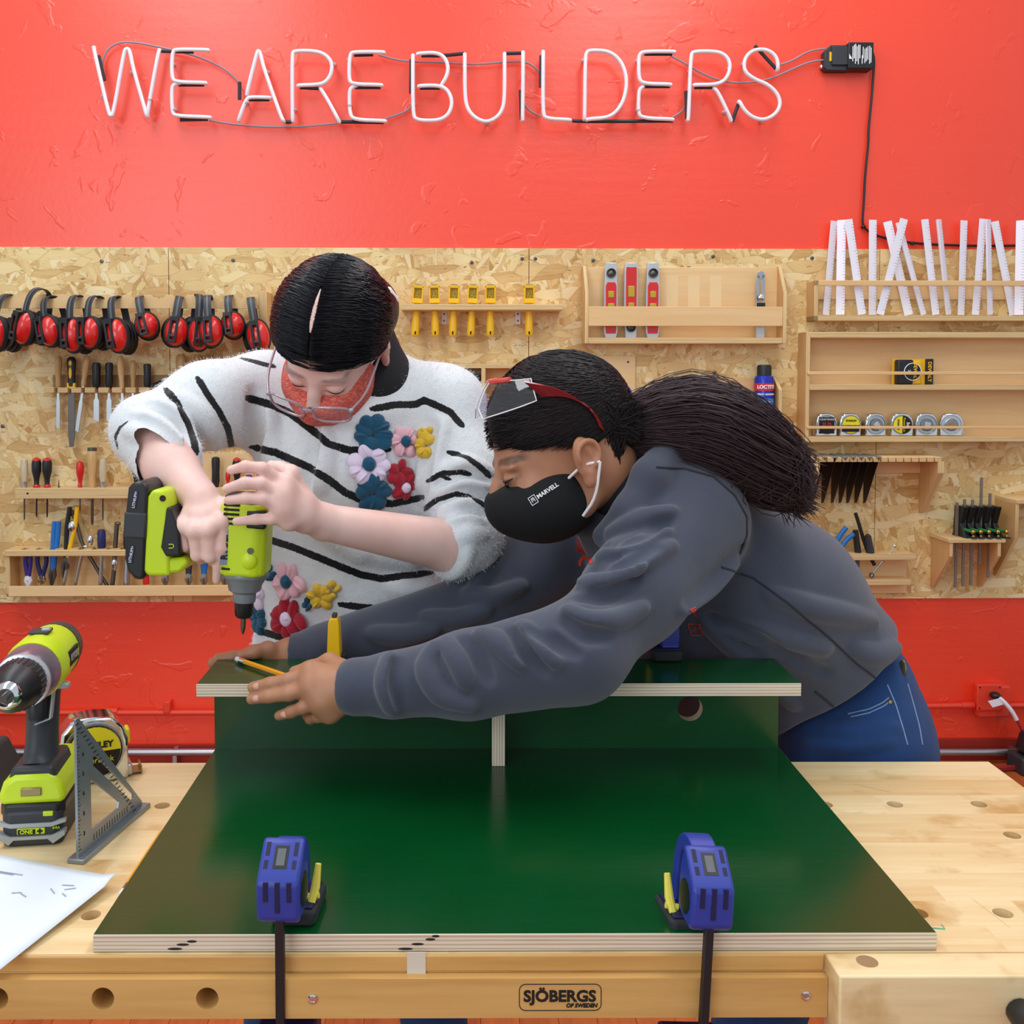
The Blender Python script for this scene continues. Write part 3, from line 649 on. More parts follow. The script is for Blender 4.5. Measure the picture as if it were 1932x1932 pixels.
p = P3(111, 905, .055); t = Thing('awl', 'thin bare steel pin standing on the screwdriver shelf', 'awl', P3(111, 922, .055), True); t.part('shaft', MB().tube([P3(111, 921, .055), p], [0.0025, 0.001], 6), 'dark_steel'); t.part('collar', MB().ell(P3(111, 918, .055), (0.004, 0.004, 0.003), 8, 6), 'dark_steel')
# plier rack
xa = U(10, 1045, .1)[0]; xb = U(640, 1045, .1)[0]; za = U(12, 1038, .1)[1]; zb_ = U(12, 1049, .1)[1]; zl1 = U(30, 1105, .1)[1]; zl0 = U(30, 1126, .1)[1]
t = Thing('plier_rack', 'long plywood rack full of pliers and wrenches at bottom left', 'rack', ((xa + xb) / 2, 0, zl0), True)
top = MB(); slots = [48 + 26.3 * i for i in range(18)]
xp = xa
sl_ = [(U(s_ - 4, 1040, .06)[0], U(s_ + 8, 1040, .06)[0]) for s_ in slots]
bd(t, 'top_front', xa, xb, 0.088, 0.108, zb_, za, edge='ply_z'); bd(t, 'top_back', xa, xb, 0.012, 0.04, zb_, za, edge='ply_z')
for i in range(len(sl_) + 1):
    l_ = xa if i == 0 else sl_[i - 1][1]; r_ = xb if i == len(sl_) else sl_[i][0]
    bd(t, 'divider', l_, r_, 0.04, 0.088, zb_, za, edge='ply_z')
bd(t, 'side', xa, xa + .014, 0.012, .1, zl0, zb_, face='birch_side'); bd(t, 'back', xa, xb, 0.012, .018, zl0, zb_, face='birch')
bd(t, 'bottom', xa, xb, 0.018, .1, zl0, zl0 + .012, edge='ply_z'); bd(t, 'lip', xa + .012, xb, 0.1, .112, zl0 + .003, zl1, face='birch')
G = 'pliers and wrenches in the rack'
def plier(label, px, ytop, ybot, m, col2, spread=6, cat='pliers', head='dark_steel', flip=False, d=.065, w=.0085, lean=0.0):
    o = P3(px, ybot, d); t = Thing('pliers', label, cat, o, True, G)
    py = ybot - (ybot - ytop) * .26
    L_ = lambda x, y, dd=0: P3(x + lean * (py - y), y, d + dd)
    jaws = [(px - 5, py), (px - 4, ybot + 3 - (ybot - py)), (px - 3, ybot)]
    for s in (-1, 1):
        hp = [L_(px + s * 1.0, py), L_(px + s * (spread * .5), py - (py - ytop) * .3), L_(px + s * spread, py - (py - ytop) * .65), L_(px + s * (spread * .85), ytop)]
        t.part('grip', MB().tube(chaikin(hp, 2), [w * .55] + [w * .8] * 1 + [w] * 8 + [w * .8] * 3 if False else w * .85, 10), m if s < 0 else (col2 or m))
        t.part('jaw', MB().tube([L_(px - s * 2, py - 2), L_(px - s * 4.0, py + (ybot - py) * .4), L_(px - s * 1.2, ybot)], [0.007, 0.0075, 0.003], 8), head)
    t.part('pivot', MB().lathe([(0.008, -0.008), (0.008, 0.008)], L_(px, py), (0, -1, 0), 12), head)
    return t
def plier_down(label, px, ytop, ybot, m, spread, head, d=.065):
    return plier(label, px, ytop, ybot, m, None, spread, head=head, d=d)
plier('purple handled pliers hanging handles up, with pale jaws', 53, 1047, 1105, 'purple_plastic', None, 5, head='white_plastic')
plier('navy handled small pliers with a chrome head', 79, 1046, 1104, 'navy_grip', None, 9, head='chrome')
plier('bright blue grips of pliers standing tall in the rack', 100, 984, 1104, 'blue_plastic', None, 4, lean=0.08, w=.0105)
plier('black and yellow handled wire strippers, tallest in the rack', 125, 957, 1090, 'black_plastic', 'yellow_plastic', 8, lean=0.14, w=.009)
def bent(name, label, cat, pts, r, m, d=.065, extra=None, group=None):
    P_ = W3(pts, d); t = Thing(name, label, cat, min(P_, key=lambda v: v.z), True, group)
    t.part('body', MB().tube(chaikin(P_, 2), r, 10), m)
    if extra:
        for nm, c_, rr, mm in extra: t.part(nm, MB().ell(P3(*c_), rr, 12, 8), mm)
    return t
t = bent('locking_pliers', 'chrome locking pliers with a bulbous jaw, open legs below', 'pliers', [(135, 992), (133, 1010), (131, 1035), (128, 1065), (120, 1104)], 0.0062, 'steel', extra=[('jaw', (136, 994, .066), (0.015, 0.01, 0.022), 'chrome')], group=G)
bent('locking_pliers', 'olive steel arm curving beside the locking pliers', 'pliers', [(133, 965), (143, 980), (150, 1010), (158, 1032), (175, 1060), (190, 1085), (203, 1106)], 0.0062, 'dark_steel', .05, extra=[('hook', (136, 968, .052), (0.008, 0.006, 0.012), 'dark_steel')], group=G)
t = bent('wrench', 'chrome spoon shaped lever standing right of the locking pliers', 'wrench', [(157, 1034), (150, 1065), (142, 1104)], 0.0058, 'steel', extra=[('head', (170, 1020, .066), (0.011, 0.008, 0.019), 'chrome'), ('neck', (161, 1031, .066), (0.009, 0.008, 0.006), 'chrome')], group=G)
for px, yt, m, lab in [(192, 999, 'navy_grip', 'dark navy capped handle standing in the plier rack'), (241, 997, 'black_plastic', 'short black handled tool, second black knob in the plier rack')]:
    o = P3(px, 1104, .065); t = Thing('nut_driver', lab, 'tool', o, True, G); a = P3(px, yt, .065); b = P3(px, 1036, .065)
    q = MB().lathe([(0.012, 0), (0.014, .01), (0.014, (a - b).length - .012), (0.010, (a - b).length)], b, (0, 0, 1), 14)
    t.part('handle', q, m); t.part('shaft', MB().tube([b, P3(px - 2, 1104, .065)], [0.006, 0.007 if px < 200 else .012], 10), 'steel')
bent('wrench', 'plain grey steel wrench with a square top', 'wrench', [(221, 987), (219, 1010), (217, 1040), (216, 1070), (212, 1104)], [0.007] * 20 if False else 0.0075, 'dark_steel', extra=[('head', (222, 988, .066), (0.011, 0.007, 0.007), 'dark_steel'), ('adjuster', (216, 1064, .068), (0.011, 0.009, 0.024), 'chrome')], group=G)
bent('pliers', 'red and grey tool tip below the drill battery', 'pliers', [(277, 1040), (274, 1075), (276, 1102)], 0.011, 'red_plastic', .075, extra=[('tip', (268, 1070, .08), (0.010, 0.008, 0.03), 'grey_plastic')], group=G)
for px, m, lab in [(312, 'navy_grip', 'blue gripped pliers just right of the drill battery'), (356, 'charcoal', 'dark steel pliers tip behind the impact driver handle'), (385, 'blue_plastic', 'thin steel pliers with a blue grip left of the driver body'), (424, 'charcoal', 'steel pliers tip right behind the impact driver')]:
    plier(lab, px, 1030, 1105, m, None, 5, head='steel')

# ---- rasps
G = 'yellow rasps hung in the shelf'
x0 = U(757, 580, .1)[0]; x1 = U(1062, 580, .1)[0]; z1 = U(760, 574, .1)[1]; z0 = U(760, 585, .1)[1]
t = Thing('rasp_shelf', 'narrow plywood shelf holding six yellow rasps', 'shelf', ((x0 + x1) / 2, 0, z0), True)
bd(t, 'shelf_board', x0, x1, 0.012, 0.11, z0, z1)
for px in (838, 977):
    a = P3(px, 586, .013); t.part('angle_bracket', MB().box(a.x - .009, a.x + .009, -0.016, -0.012, a.z - .047, a.z + .005), 'white_plastic', bevel=.001)
    for dz in (.012, .035): t.part('bracket_screw', MB().lathe([(0.0035, 0), (0.0035, .002)], (a.x, -.016, a.z - dz), (0, -1, 0), 8), 'dark_steel')
def rasp():
    r = bpy.data.objects.new('rasp', None); COL.objects.link(r)
    hd = MB().tube(chaikin([Vector((0, 0, -.115)), Vector((0, 0, -.105)), Vector((0, 0, -.06)), Vector((0, 0, -.025)), Vector((0, 0, 0))], 1), [.010, .0125, .0135, .0135, .012, .010, .0085, .0075], 12)
    link('handle', hd.mesh('handle', 'yellow_plastic'), r)
    link('hang_hole', MB().box(-.0025, .0025, -.0142, -.010, -.108, -.098).mesh('hang_hole', 'knot_dark'), r)
    link('frame', MB().box(-.018, -.0125, -.018, .012, .008, .056).box(.0125, .018, -.018, .012, .008, .056).box(-.018, .018, -.018, .012, .046, .058).box(-.018, .018, -.018, .012, -.004, .012).mesh('frame', 'yellow_plastic'), r, .002)
    link('blade', MB().box(-.013, .013, -.011, .004, .01, .05).mesh('blade', 'rasp_mesh'), r)
    link('top_clip', MB().box(-.012, .012, -.019, .008, .0575, .060).mesh('top_clip', 'steel'), r, .0005)
    return r
m = bpy.data.materials.new('rasp_mesh'); m.use_nodes = True; MATS['rasp_mesh'] = m; tt = NT(m)
vo = tt.new('ShaderNodeTexVoronoi'); vo.inputs['Scale'].default_value = 300; tt.link(tt.coord(), vo.inputs['Vector'])
tt.link(tt.ramp(vo.outputs['Distance'], [(0.25, lin('3a2c10')), (0.5, lin('b39430'))]), tt.b.inputs['Base Color']); tt.b.inputs['Metallic'].default_value = .6
r0 = rasp()
for i, (px, ln) in enumerate([(787, 4), (820, -1), (856, 2), (891, 3), (925, 0), (998, 0)]):
    o = r0 if i == 0 else copy_tree(r0); p = P3(px, 572, .075); o.location = wall_world(p.x, .075, p.z + .003); o.rotation_euler = (0, R(ln), WA + R(4 if i == 0 else 0))
    tag(o, 'yellow rasp with a mesh blade, ' + ['leftmost of the six', 'second from the left', 'third from the left', 'fourth from the left', 'fifth from the left, before the gap', 'standing alone at the right over the board seam'][i], 'rasp', G)

# ---- level rack
xl = U(1102, 560, .07)[0]; xr = U(1481, 560, .07)[0]; zt_ = U(1110, 501, .07)[1]; zb2 = U(1110, 648, .09)[1]
t = Thing('level_rack', 'plywood wall rack with torpedo levels', 'rack', ((xl + xr) / 2, 0, zb2), True)
bd(t, 'back', xl + .01, xr - .01, .012, .02, zb2, zt_)
zc = U(1110, 552, .07)[1]
for nm, a_, b_ in (('side', xl, xl + .012), ('side', xr - .012, xr)):
    t.part(nm, MB().prism([(-.012, zb2), (-.09, zb2), (-.09, zc), (-.03, zt_ + .003), (-.012, zt_ + .003)], a_, b_, 'yz', 0, None, 1), ['birch_side', 'ply_x'], bevel=.001)
bd(t, 'bottom', xl + .012, xr - .012, .02, .088, zb2, zb2 + .02, edge='ply_z')
bd(t, 'front_band', xl + .012, xr - .012, .08, .088, U(1110, 615, .088)[1], U(1110, 578, .088)[1])
for pxc in (1268, 1309, 1350):   # paler bare strips left on the backboard
    a = P3(pxc, 570, .0202); t.part('worn_patch', MB().box(a.x - .02, a.x + .02, -.0204, -.0198, a.z - .07, a.z + .09), 'scuff_wood' if 'scuff_wood' in MATS else 'birch')
zfl = zb2 + .02
def level(px, up, lab):
    cx = U(px, 570, .05)[0]; t = Thing('torpedo_level', lab, 'level', (cx, -.05, zfl), True, 'torpedo levels in the rack'); H = U(px, 496, .05)[1] - zfl
    def Z(v): return zfl + (v if up else H - v)
    fr = [(-.0235, 0.0), (.0235, 0.0), (.0235, H * .55), (.021, H)] ; fr = [(-.018, 0), (.018, 0), (.0235, .02), (.0235, H * .6), (.019, H), (-.019, H), (-.0235, H * .6), (-.0235, .02)]
    t.part('frame', MB().prism([(cx + x_, Z(z_)) for x_, z_ in fr], -.058, -.038, 'xz'), 'steel_satin', bevel=.0015)
    ht = H * .74
    ins = [(-.0165, .015), (.0165, .015), (.018, .03), (.018, ht - .012), (.013, ht), (-.013, ht), (-.018, ht - .012), (-.018, .03)]
    t.part('inlay', MB().prism([(cx + x_, Z(z_)) for x_, z_ in ins], -.062, -.04, 'xz'), 'red_plastic', bevel=.001)
    t.part('vial', MB().box(cx - .010, cx + .010, -.064, -.055, min(Z(ht * .72), Z(ht * .84)), max(Z(ht * .72), Z(ht * .84))), 'vial', bevel=.002)
    t.part('vial', MB().box(cx - .011, cx + .011, -.064, -.055, min(Z(ht * .42), Z(ht * .62)), max(Z(ht * .42), Z(ht * .62))), 'vial', bevel=.002)
    t.part('eyepiece', MB().lathe([(.0165, 0), (.0165, .007), (.014, .007), (.010, .001), (.002, .004)], (cx, -.058, Z(H * .86)), (0, -1, 0), 20), 'dark_steel')
mat('steel_satin', 'c9ccd2', .35, .7, noise=.05)
level(1152, True, 'left torpedo level with its round window at the top'); level(1190, False, 'middle torpedo level standing upside down'); level(1231, True, 'right torpedo level with its round window at the top')
cx = U(1435, 580, .05)[0]; t = Thing('angle_gauge', 'steel angle gauge with a long slot, alone at the right of the level rack', 'gauge', (cx, -.05, zfl), True)
H = U(1435, 519, .05)[1] - zfl
t.part('blade', MB().box(cx - .014, cx - .0035, -.048, -.045, zfl + H * .45, zfl + H).box(cx + .0035, cx + .014, -.048, -.045, zfl + H * .45, zfl + H).lathe([(.014, 0), (.014, .003)], (cx, -.045, zfl + H), (0, -1, 0), 16), 'steel', bevel=.0006)
t.part('stock', MB().box(cx - .015, cx + .015, -.054, -.04, zfl, zfl + H * .56), 'steel_satin', bevel=.002)
t.part('clamp_bar', MB().box(cx - .0145, cx + .0145, -.0555, -.05, zfl + H * .5, zfl + H * .56), 'black_plastic', bevel=.001)
t.part('thumb_nut', MB().lathe([(.011, 0), (.011, .008), (.007, .011)], (cx, -.054, zfl + H * .64), (0, -1, 0), 14), 'chrome')

# ---- compartment box behind the sweater shoulder
x0 = U(808, 690, .09)[0]; x1 = U(968, 690, .09)[0]; z1 = U(850, 687, .09)[1]; z0 = U(850, 772, .09)[1]
t = Thing('compartment_shelf', 'plywood pigeonhole shelf peeking out between the two people', 'shelf', ((x0 + x1) / 2, 0, z0), True)
bd(t, 'top', x0, x1, .012, .095, z1 - .014, z1); bd(t, 'bottom', x0, x1, .012, .095, z0, z0 + .014); bd(t, 'back', x0, x1, .012, .018, z0, z1)
for px in (831, 912, 966): c_ = U(px, 720, .095)[0]; bd(t, 'divider', c_ - .007, c_ + .007, .018, .095, z0 + .014, z1 - .014)
a = P3(858, 704, .07); b = P3(905, 742, .07)
t = Thing('tablet_box', 'dark slate coloured flat box lying in the pigeonhole', 'box', ((a.x + b.x) / 2, -.05, z0 + .014), True)
t.part('case', MB().box(a.x, b.x, -.085, -.03, z0 + .014, a.z), 'dark_green', bevel=.002); t.part('lid', MB().box(a.x + .002, b.x - .006, -.087, -.085, z0 + .018, a.z - .003), 'slate')

# ---- tape rolls on a backing plate
a = P3(1117, 671, .02); b = P3(1198, 790, .02)
t = Thing('tape_hanger', 'pale plywood plate with a dowel for tape rolls', 'hanger', ((a.x + b.x) / 2, 0, b.z), True)
bd(t, 'plate', a.x, b.x, .012, .022, b.z, a.z); c = P3(1173, 737, .05)
for px in (1130, 1185): p = P3(px, 683, .022); t.part('screw', MB().lathe([(.0035, 0), (.0035, .001)], p, (0, -1, 0), 8), 'knot_dark')
t.part('dowel', MB().tube([Vector((c.x, -.022, c.z)), Vector((c.x, -.1, c.z))], .009, 12), 'handle_pale')
def roll(cx, cz, y0, y1, ro, ri, m, lab):
    t = Thing('tape_roll', lab, 'tape', (cx, y1, cz - ro), True)
    t.part('tape', MB().lathe([(ri, 0), (ro, 0), (ro, y1 - y0), (ri, y1 - y0)], (cx, y1, cz), (0, -1, 0), 40), m); t.part('core', MB().lathe([(ri - .003, 0.001), (ri, .001), (ri, y1 - y0 - .001), (ri - .003, y1 - y0 - .001)], (cx, y1, cz), (0, -1, 0), 40), 'card_brown')
def ring(cx, cz, y0, y1, ro, ri, m, lab):
    t = Thing('tape_roll', lab, 'tape', (cx, y1, cz - ro), True)
    def rg(ro, ri):
        vs = []; n = 40
        for y in (y0, y1):
            for r_ in (ri, ro):
                for k in range(n): an = 2 * math.pi * k / n; vs.append((cx + r_ * math.cos(an), y, cz + r_ * math.sin(an)))
        fs = []
        for k in range(n):
            k2 = (k + 1) % n
            fs += [(k, k2, n + k2, n + k), (2 * n + k, 3 * n + k, 3 * n + k2, 2 * n + k2), (n + k, n + k2, 3 * n + k2, 3 * n + k), (k, 2 * n + k, 2 * n + k2, k2)]
        return MB().add(vs, fs)
    t.part('tape', rg(ro, ri), m); t.part('core', rg(ri, ri - .003), 'cream_tape')
p = P3(1157, 744, .05); ring(p.x, p.z - .006, -.05, -.026, .058, .034, 'cream_tape', 'cream masking tape roll behind the blue one')
p = P3(1164, 748, .08); ring(p.x, p.z - .006, -.08, -.052, .056, .036, 'blue_tape', 'blue painter tape roll on the wall dowel')

# ---- spray can and its pocket
cx, cz = U(1441, 780, .06); zt2 = U(1441, 688, .06)[1]; zb3 = U(1441, 812, .06)[1]
t = Thing('spray_can_pocket', 'small plywood pocket beside the spray can', 'holder', (cx, 0, zb3 - .012), True)
xs0 = U(1466, 740, .08)[0]
t.part('side', MB().prism([(-.012, zb3), (-.1, zb3), (-.1, U(1470, 735, .09)[1]), (-.03, U(1466, 709, .03)[1]), (-.012, U(1466, 709, .03)[1])], xs0, xs0 + .012, 'yz', 0, None, 1), ['birch_side', 'ply_x'], bevel=.001)
bd(t, 'back', U(1375, 740, .02)[0], xs0, .012, .02, zb3, U(1375, 712, .02)[1]); bd(t, 'bottom', U(1375, 740, .02)[0], xs0 + .012, .012, .1, zb3 - .012, zb3)
t = Thing('spray_can', 'blue spray adhesive can with a black cap', 'can', (cx, -.058, zb3), True)
hh = zt2 - zb3; rr = .033
t.part('can', MB().lathe([(rr * .95, 0), (rr, .004), (rr, hh * .78), (rr * .92, hh * .82), (rr * .72, hh * .84)], (cx, -.058, zb3), n=28), 'can_blue')
t.part('cap', MB().lathe([(rr * .74, 0), (rr * .74, hh * .13), (rr * .66, hh * .165), (rr * .3, hh * .17)], (cx, -.058, zb3 + hh * .83), n=28), 'black_plastic')
za_ = U(1441, 723, .09)[1]; t.part('label_band', MB().lathe([(rr + .0006, 0), (rr + .0006, .026)], (cx, -.058, za_ - .026), n=28), 'can_red')
t.part('label_band', MB().lathe([(rr + .0006, 0), (rr + .0006, .022)], (cx, -.058, za_ - .074), n=28), 'can_cyan')
def curved_text(t, body, size, zc, mname, **k):
    me = text_mesh(body, size, depth=.0003, **k)
    for v in me.vertices:
        x_, y_, z_ = v.co; an = x_ / rr; r2 = rr + .0012 + z_
        v.co = Vector((cx + r2 * math.sin(an), -.058 - r2 * math.cos(an), zc + y_)) - t.o
    me.materials.clear(); me.materials.append(MATS[mname]); link('lettering', me, t.r)
curved_text(t, 'LOCTITE', .0165, za_ - .013, 'white_print', bold=.0006); curved_text(t, 'SPRAY ADHESIVE', .0085, za_ - .038, 'white_print', bold=.0003); curved_text(t, 'Heavy Duty', .009, za_ - .063, 'white_print')

# ---- ruler rack and rulers
xl = U(1534, 565, .075)[0]; xr = U(2010, 565, .075)[0]; zt3 = U(1540, 529, .085)[1]; zt4 = U(1540, 539, .085)[1]; zb4 = U(1540, 605, .085)[1]
t = Thing('ruler_rack', 'plywood rack of white scale rulers at the top right', 'rack', ((xl + xr) / 2, 0, zb4), True)
bd(t, 'front_rail', xl, xr, .078, .088, zt4, zt3); bd(t, 'back_rail', xl, xr, .012, .02, U(1540, 565, .02)[1], zt3)
bd(t, 'side', xl, xl + .014, .012, .088, zb4, zt3, face='birch_side', edge='ply_x'); bd(t, 'bottom', xl, xr, .012, .088, zb4, zb4 + .017, edge='ply_z')
G = 'white scale rulers in the rack'; zf = zb4 + .018
RUL = [((1573, 417), (1557, 596)), ((1588, 415), (1585, 596)), ((1600, 414), (1626, 596)), ((1646, 415), (1645, 596)), ((1674, 418), (1714, 594)), ((1694, 420), (1742, 595)), ((1705, 413), (1659, 596)), ((1744, 414), (1765, 596)), ((1771, 414), (1790, 596)), ((1818, 416), (1812, 597)), ((1854, 413), (1839, 597)), ((1864, 414), (1868, 597)), ((1876, 418), (1911, 595)), ((1926, 416), (1922, 597)), ((1960, 416), (1958, 597))]
ORD = ['leftmost of the row', 'second from the left, upright behind a leaning one', 'leaning right, third from the left', 'upright, just right of the leaning third', 'leaning right, crossed behind another', 'shorter looking, leaning right behind the crossing one', 'leaning left across two others', 'leaning slightly right after the crossed group', 'second after the crossed group, glossy edge', 'upright, alone in a gap', 'leaning slightly left after the gap', 'thin one tucked behind its left neighbour', 'leaning right against the last upright ones', 'upright at the right picture edge', 'outermost at the right end']
mat('ruler_white', 'f2effa', .3, noise=.02)
for i, (a_, b_) in enumerate(RUL[:14]):
    d = .03 + .018 * (i % 3) if i not in (6,) else .07
    if i in (4, 5): d = .034 + .014 * (i - 4)
    a = P3(a_[0], a_[1], d); b = P3(b_[0], b_[1], d)
    ax = a - b; b = b + ax * ((zf + .002 - b.z) / ax.z)
    L_ = (a - b).length
    q = Matrix.Translation(b) @ Vector((0, 0, 1)).rotation_difference(ax.normalized()).to_matrix().to_4x4() @ Matrix.Rotation(R([20, -25, 5, 8, -10, 30, 6, 12, 40, 15, 10, 35, 5, -30][i]), 4, 'Z')
    t = Thing('scale_ruler', 'white scale ruler, ' + ORD[i], 'ruler', b, True, G)
    w_ = .0145
    prof = [(-w_, -.003), (w_, -.003), (w_ * .8, .001), (.002, .009), (-.002, .009), (-w_ * .8, .001)]
    t.part('body', MB().prism([(x_, y_) for x_, y_ in prof], .002, L_, 'xy', M=q), 'ruler_white', bevel=.0006, seg=1)
    tk = MB()
    for k in range(30):
        z_ = .02 + k * (L_ - .04) / 29; tk.box(w_ - (.007 if k % 4 else .010), w_ - .001, -.0034, -.003, z_, z_ + .0011, M=q)
    t.part('graduations', tk, 'slate_print' if 'slate_print' in MATS else 'grey_plastic')

# ---- tape measure cabinet
xl = U(1519, 730, .09)[0]; xr = U(2010, 730, .09)[0]; zT = U(1530, 626, .095)[1]; zB = U(1530, 834, .095)[1]
zm1 = U(1530, 726, .095)[1]; zm0 = U(1530, 736, .095)[1]
t = Thing('tape_measure_cabinet', 'open plywood cabinet with two shelves of tape measures', 'cabinet', ((xl + xr) / 2, 0, zB), True)
bd(t, 'side', xl, xl + .014, .012, .095, zB, zT, face='birch_side'); bd(t, 'top', xl + .014, xr, .012, .095, zT - .02, zT, edge='ply_z'); bd(t, 'bottom', xl + .014, xr, .012, .095, zB, zB + .018, edge='ply_z')
bd(t, 'shelf', xl + .014, xr, .018, .095, zm0, zm1, edge='ply_z'); bd(t, 'back', xl + .014, xr, .012, .018, zB, zT)
for y0_, y1_ in ((701, 707), (804, 809)): bd(t, 'lip', xl + .005, xr, .095, .101, U(1530, y1_, .1)[1], U(1530, y0_, .1)[1], face='birch', edge='birch')
# boxed tape measure on the upper shelf
a = P3(1688, 677, .07); b = P3(1763, 724, .07)
t = Thing('packaged_tape_measure', 'yellow and black packaged tape measure on the upper shelf', 'tape measure', ((a.x + b.x) / 2, -.06, zm1), True)
hx = (a.z - zm1); t.part('card', MB().box(a.x, b.x, -.056, -.048, zm1, a.z), 'yellow_plastic', bevel=.002)
t.part('body', MB().box(a.x + .004, a.x + .06, -.085, -.056, zm1 + .001, a.z - .003), 'black_plastic', bevel=.006)
t.part('yellow_band', MB().box(a.x + .042, a.x + .09, -.082, -.056, zm1 + .001, a.z - .004), 'yellow_plastic', bevel=.008)
t.part('logo_disc', MB().lathe([(.030, 0), (.031, .001), (.029, .003)], (a.x + .055, -.0845, zm1 + hx / 2), (0, -1, 0), 28), 'black_plastic')
t.part('logo_ring', MB().tube([Vector((a.x + .055 + .029 * math.cos(k * math.pi / 16), -.088, zm1 + hx / 2 + .029 * math.sin(k * math.pi / 16))) for k in range(33)], .0014, 6), 'white_print')
t.part('header', MB().box(b.x - .027, b.x, -.062, -.048, zm1, a.z), 'black_plastic', bevel=.002)
lettering(t, 'DEWALT', .016, 'yellow_plastic', face_cam((a.x + .063, -.0885, zm1 + hx / 2), R(-90)), bold=.0004); lettering(t, '25', .013, 'white_print', face_cam((a.x + .043, -.0885, zm1 + hx / 2), R(-90)))
lettering(t, 'DEWALT', .017, 'yellow_plastic', face_cam((b.x - .014, -.0625, zm1 + hx / 2), R(-90)), bold=.0004)
# six tape measures on the lower shelf
G = 'chrome tape measures on the lower shelf'; zf = zB + .018
def tape_measure(t, c, w_, h_, dp, rot=0.0, disc='grey', mats=('chrome', 'steel')):
    M_ = Matrix.Translation(c) @ Matrix.Rotation(rot, 4, 'Z')
    pr = [(-w_ / 2, 0), (w_ / 2, 0), (w_ / 2, h_ * .6), (w_ * .42, h_ * .82), (w_ * .28, h_ * .97), (0, h_), (-w_ * .3, h_ * .98), (-w_ * .46, h_ * .8), (-w_ / 2, h_ * .5)]
    t.part('case', MB().prism(pr, -dp / 2, dp / 2, 'xz', M=M_), mats[0], bevel=.004, seg=2)
    t.part('face_ring', MB().lathe([(h_ * .43, 0), (h_ * .43, .0035), (h_ * .40, .0035), (h_ * .385, .001)], (0, -dp / 2, h_ * .5), (0, -1, 0), 28, M=M_), mats[1])
    return M_
TMS = [(1556, 'red_black', 'tape measure with a dark red digital style label, leftmost'), (1601, 'yellow_black', 'tape measure with a yellow top label, second from left'), (1648, 'plain', 'bare chrome tape measure right of the yellow labelled one'), (1699, 'half', 'tape measure with a half yellow, half black round label'), (1745, 'plain2', 'bare chrome tape measure, second from the right'), (1794, 'plain3', 'bare chrome tape measure at the right end, turned aside')]
mat('tm_grey', '8d929a', .25, .8)
for i, (px, kd, lab) in enumerate(TMS):
    cx = U(px, 800, .055)[0]; t = Thing('tape_measure', 'chrome ' + lab, 'tape measure', (cx, -.055, zf), True, G)
    h_ = .079; M_ = tape_measure(t, Vector((cx, -.055, zf)), .074, h_, .036, R([0, 0, 6, -8, -6, -22][i]), kd)
    Fc = M_ @ Matrix.Translation((0, -.0215, h_ * .5)) @ Matrix.Rotation(R(90), 4, 'X')
    if kd == 'red_black':
        t.part('label', MB().box(-.026, .026, -.030, .026, -.003, .0006, M=Fc), 'black_print', bevel=.002); lettering(t, 'CRAFTSMAN', .0085, 'white_print', Fc @ Matrix.Translation((0, .018, .0012))); lettering(t, '25 Ft.', .015, 'can_red', Fc @ Matrix.Translation((0, .002, .0012)), bold=.0003)
    elif kd == 'yellow_black':
        t.part('label', MB().lathe([(.030, 0), (.030, .001)], (0, 0, -.0002), n=28, M=Fc), 'lime_yellow'); t.part('label_half', MB().box(-.029, .029, -.024, -.001, 0, .0014, M=Fc), 'black_print')
        lettering(t, 'STANLEY', .009, 'black_print', Fc @ Matrix.Translation((0, .014, .0016)), bold=.0003); lettering(t, 'PowerLock', .0105, 'lime_yellow', Fc @ Matrix.Translation((0, -.007, .002)), bold=.0002)
    elif kd == 'half':
        F2 = Fc @ Matrix.Rotation(R(-90), 4, 'Z')
        t.part('label', MB().lathe([(.031, 0), (.031, .001)], (0, 0, -.0002), n=28, M=F2), 'black_print'); hp = [(.030 * math.cos(math.pi + k * math.pi / 14), .030 * math.sin(math.pi + k * math.pi / 14)) for k in range(15)]
        t.part('label_half', MB().prism(hp, 0, .0014, 'xy', M=F2), 'lime_yellow'); lettering(t, 'STANLEY', .009, 'black_print', F2 @ Matrix.Translation((0, -.014, .002)), bold=.0003); lettering(t, 'PowerLock', .0105, 'lime_yellow', F2 @ Matrix.Translation((0, .006, .002)))
        lettering(t, '5m', .014, 'white_print', F2 @ Matrix.Translation((0, .018, .002)), bold=.0003)
    else:
        t.part('disc', MB().lathe([(.022, 0), (.022, .0012), (.018, .0018), (.017, .0006)], (0, 0, 0), n=28, M=Fc), 'tm_grey'); t.part('sticker', MB().box(-.009, .009, -.011, .008, .001, .0022, M=Fc @ Matrix.Rotation(R(20 * i), 4, 'Z')), 'steel_satin' if kd != 'plain3' else 'card_brown', bevel=.001)

# ---- slotted rack with black blades
xl = U(1525, 880, .1)[0]; xr = U(1781, 880, .1)[0]; zT = U(1600, 860, .09)[1]
t = Thing('blade_rack', 'slotted plywood shelf with brackets holding black blades', 'rack', ((xl + xr) / 2, 0, U(1525, 965, .05)[1]), True)
zbk = U(1700, 966, .02)[1]
for a_, b_ in ((U(1530, 880, .14)[0], U(1545, 880, .14)[0]), (U(1767, 880, .14)[0], U(1779, 880, .14)[0])):
    t.part('bracket', MB().prism([(-.012, zbk), (-.025, zbk), (-.15, U(1700, 893, .15)[1]), (-.15, zT - .016), (-.012, zT - .016)], a_, b_, 'yz', 0, None, 1), ['birch_side', 'ply_x'], bevel=.001)
bd(t, 'back_rail', xl, xr, .012, .022, U(1700, 893, .02)[1], zT - .016)
x = U(1532, 866, .15)[0]; xe = U(1779, 866, .15)[0]; n = 17; st = (xe - x) / n
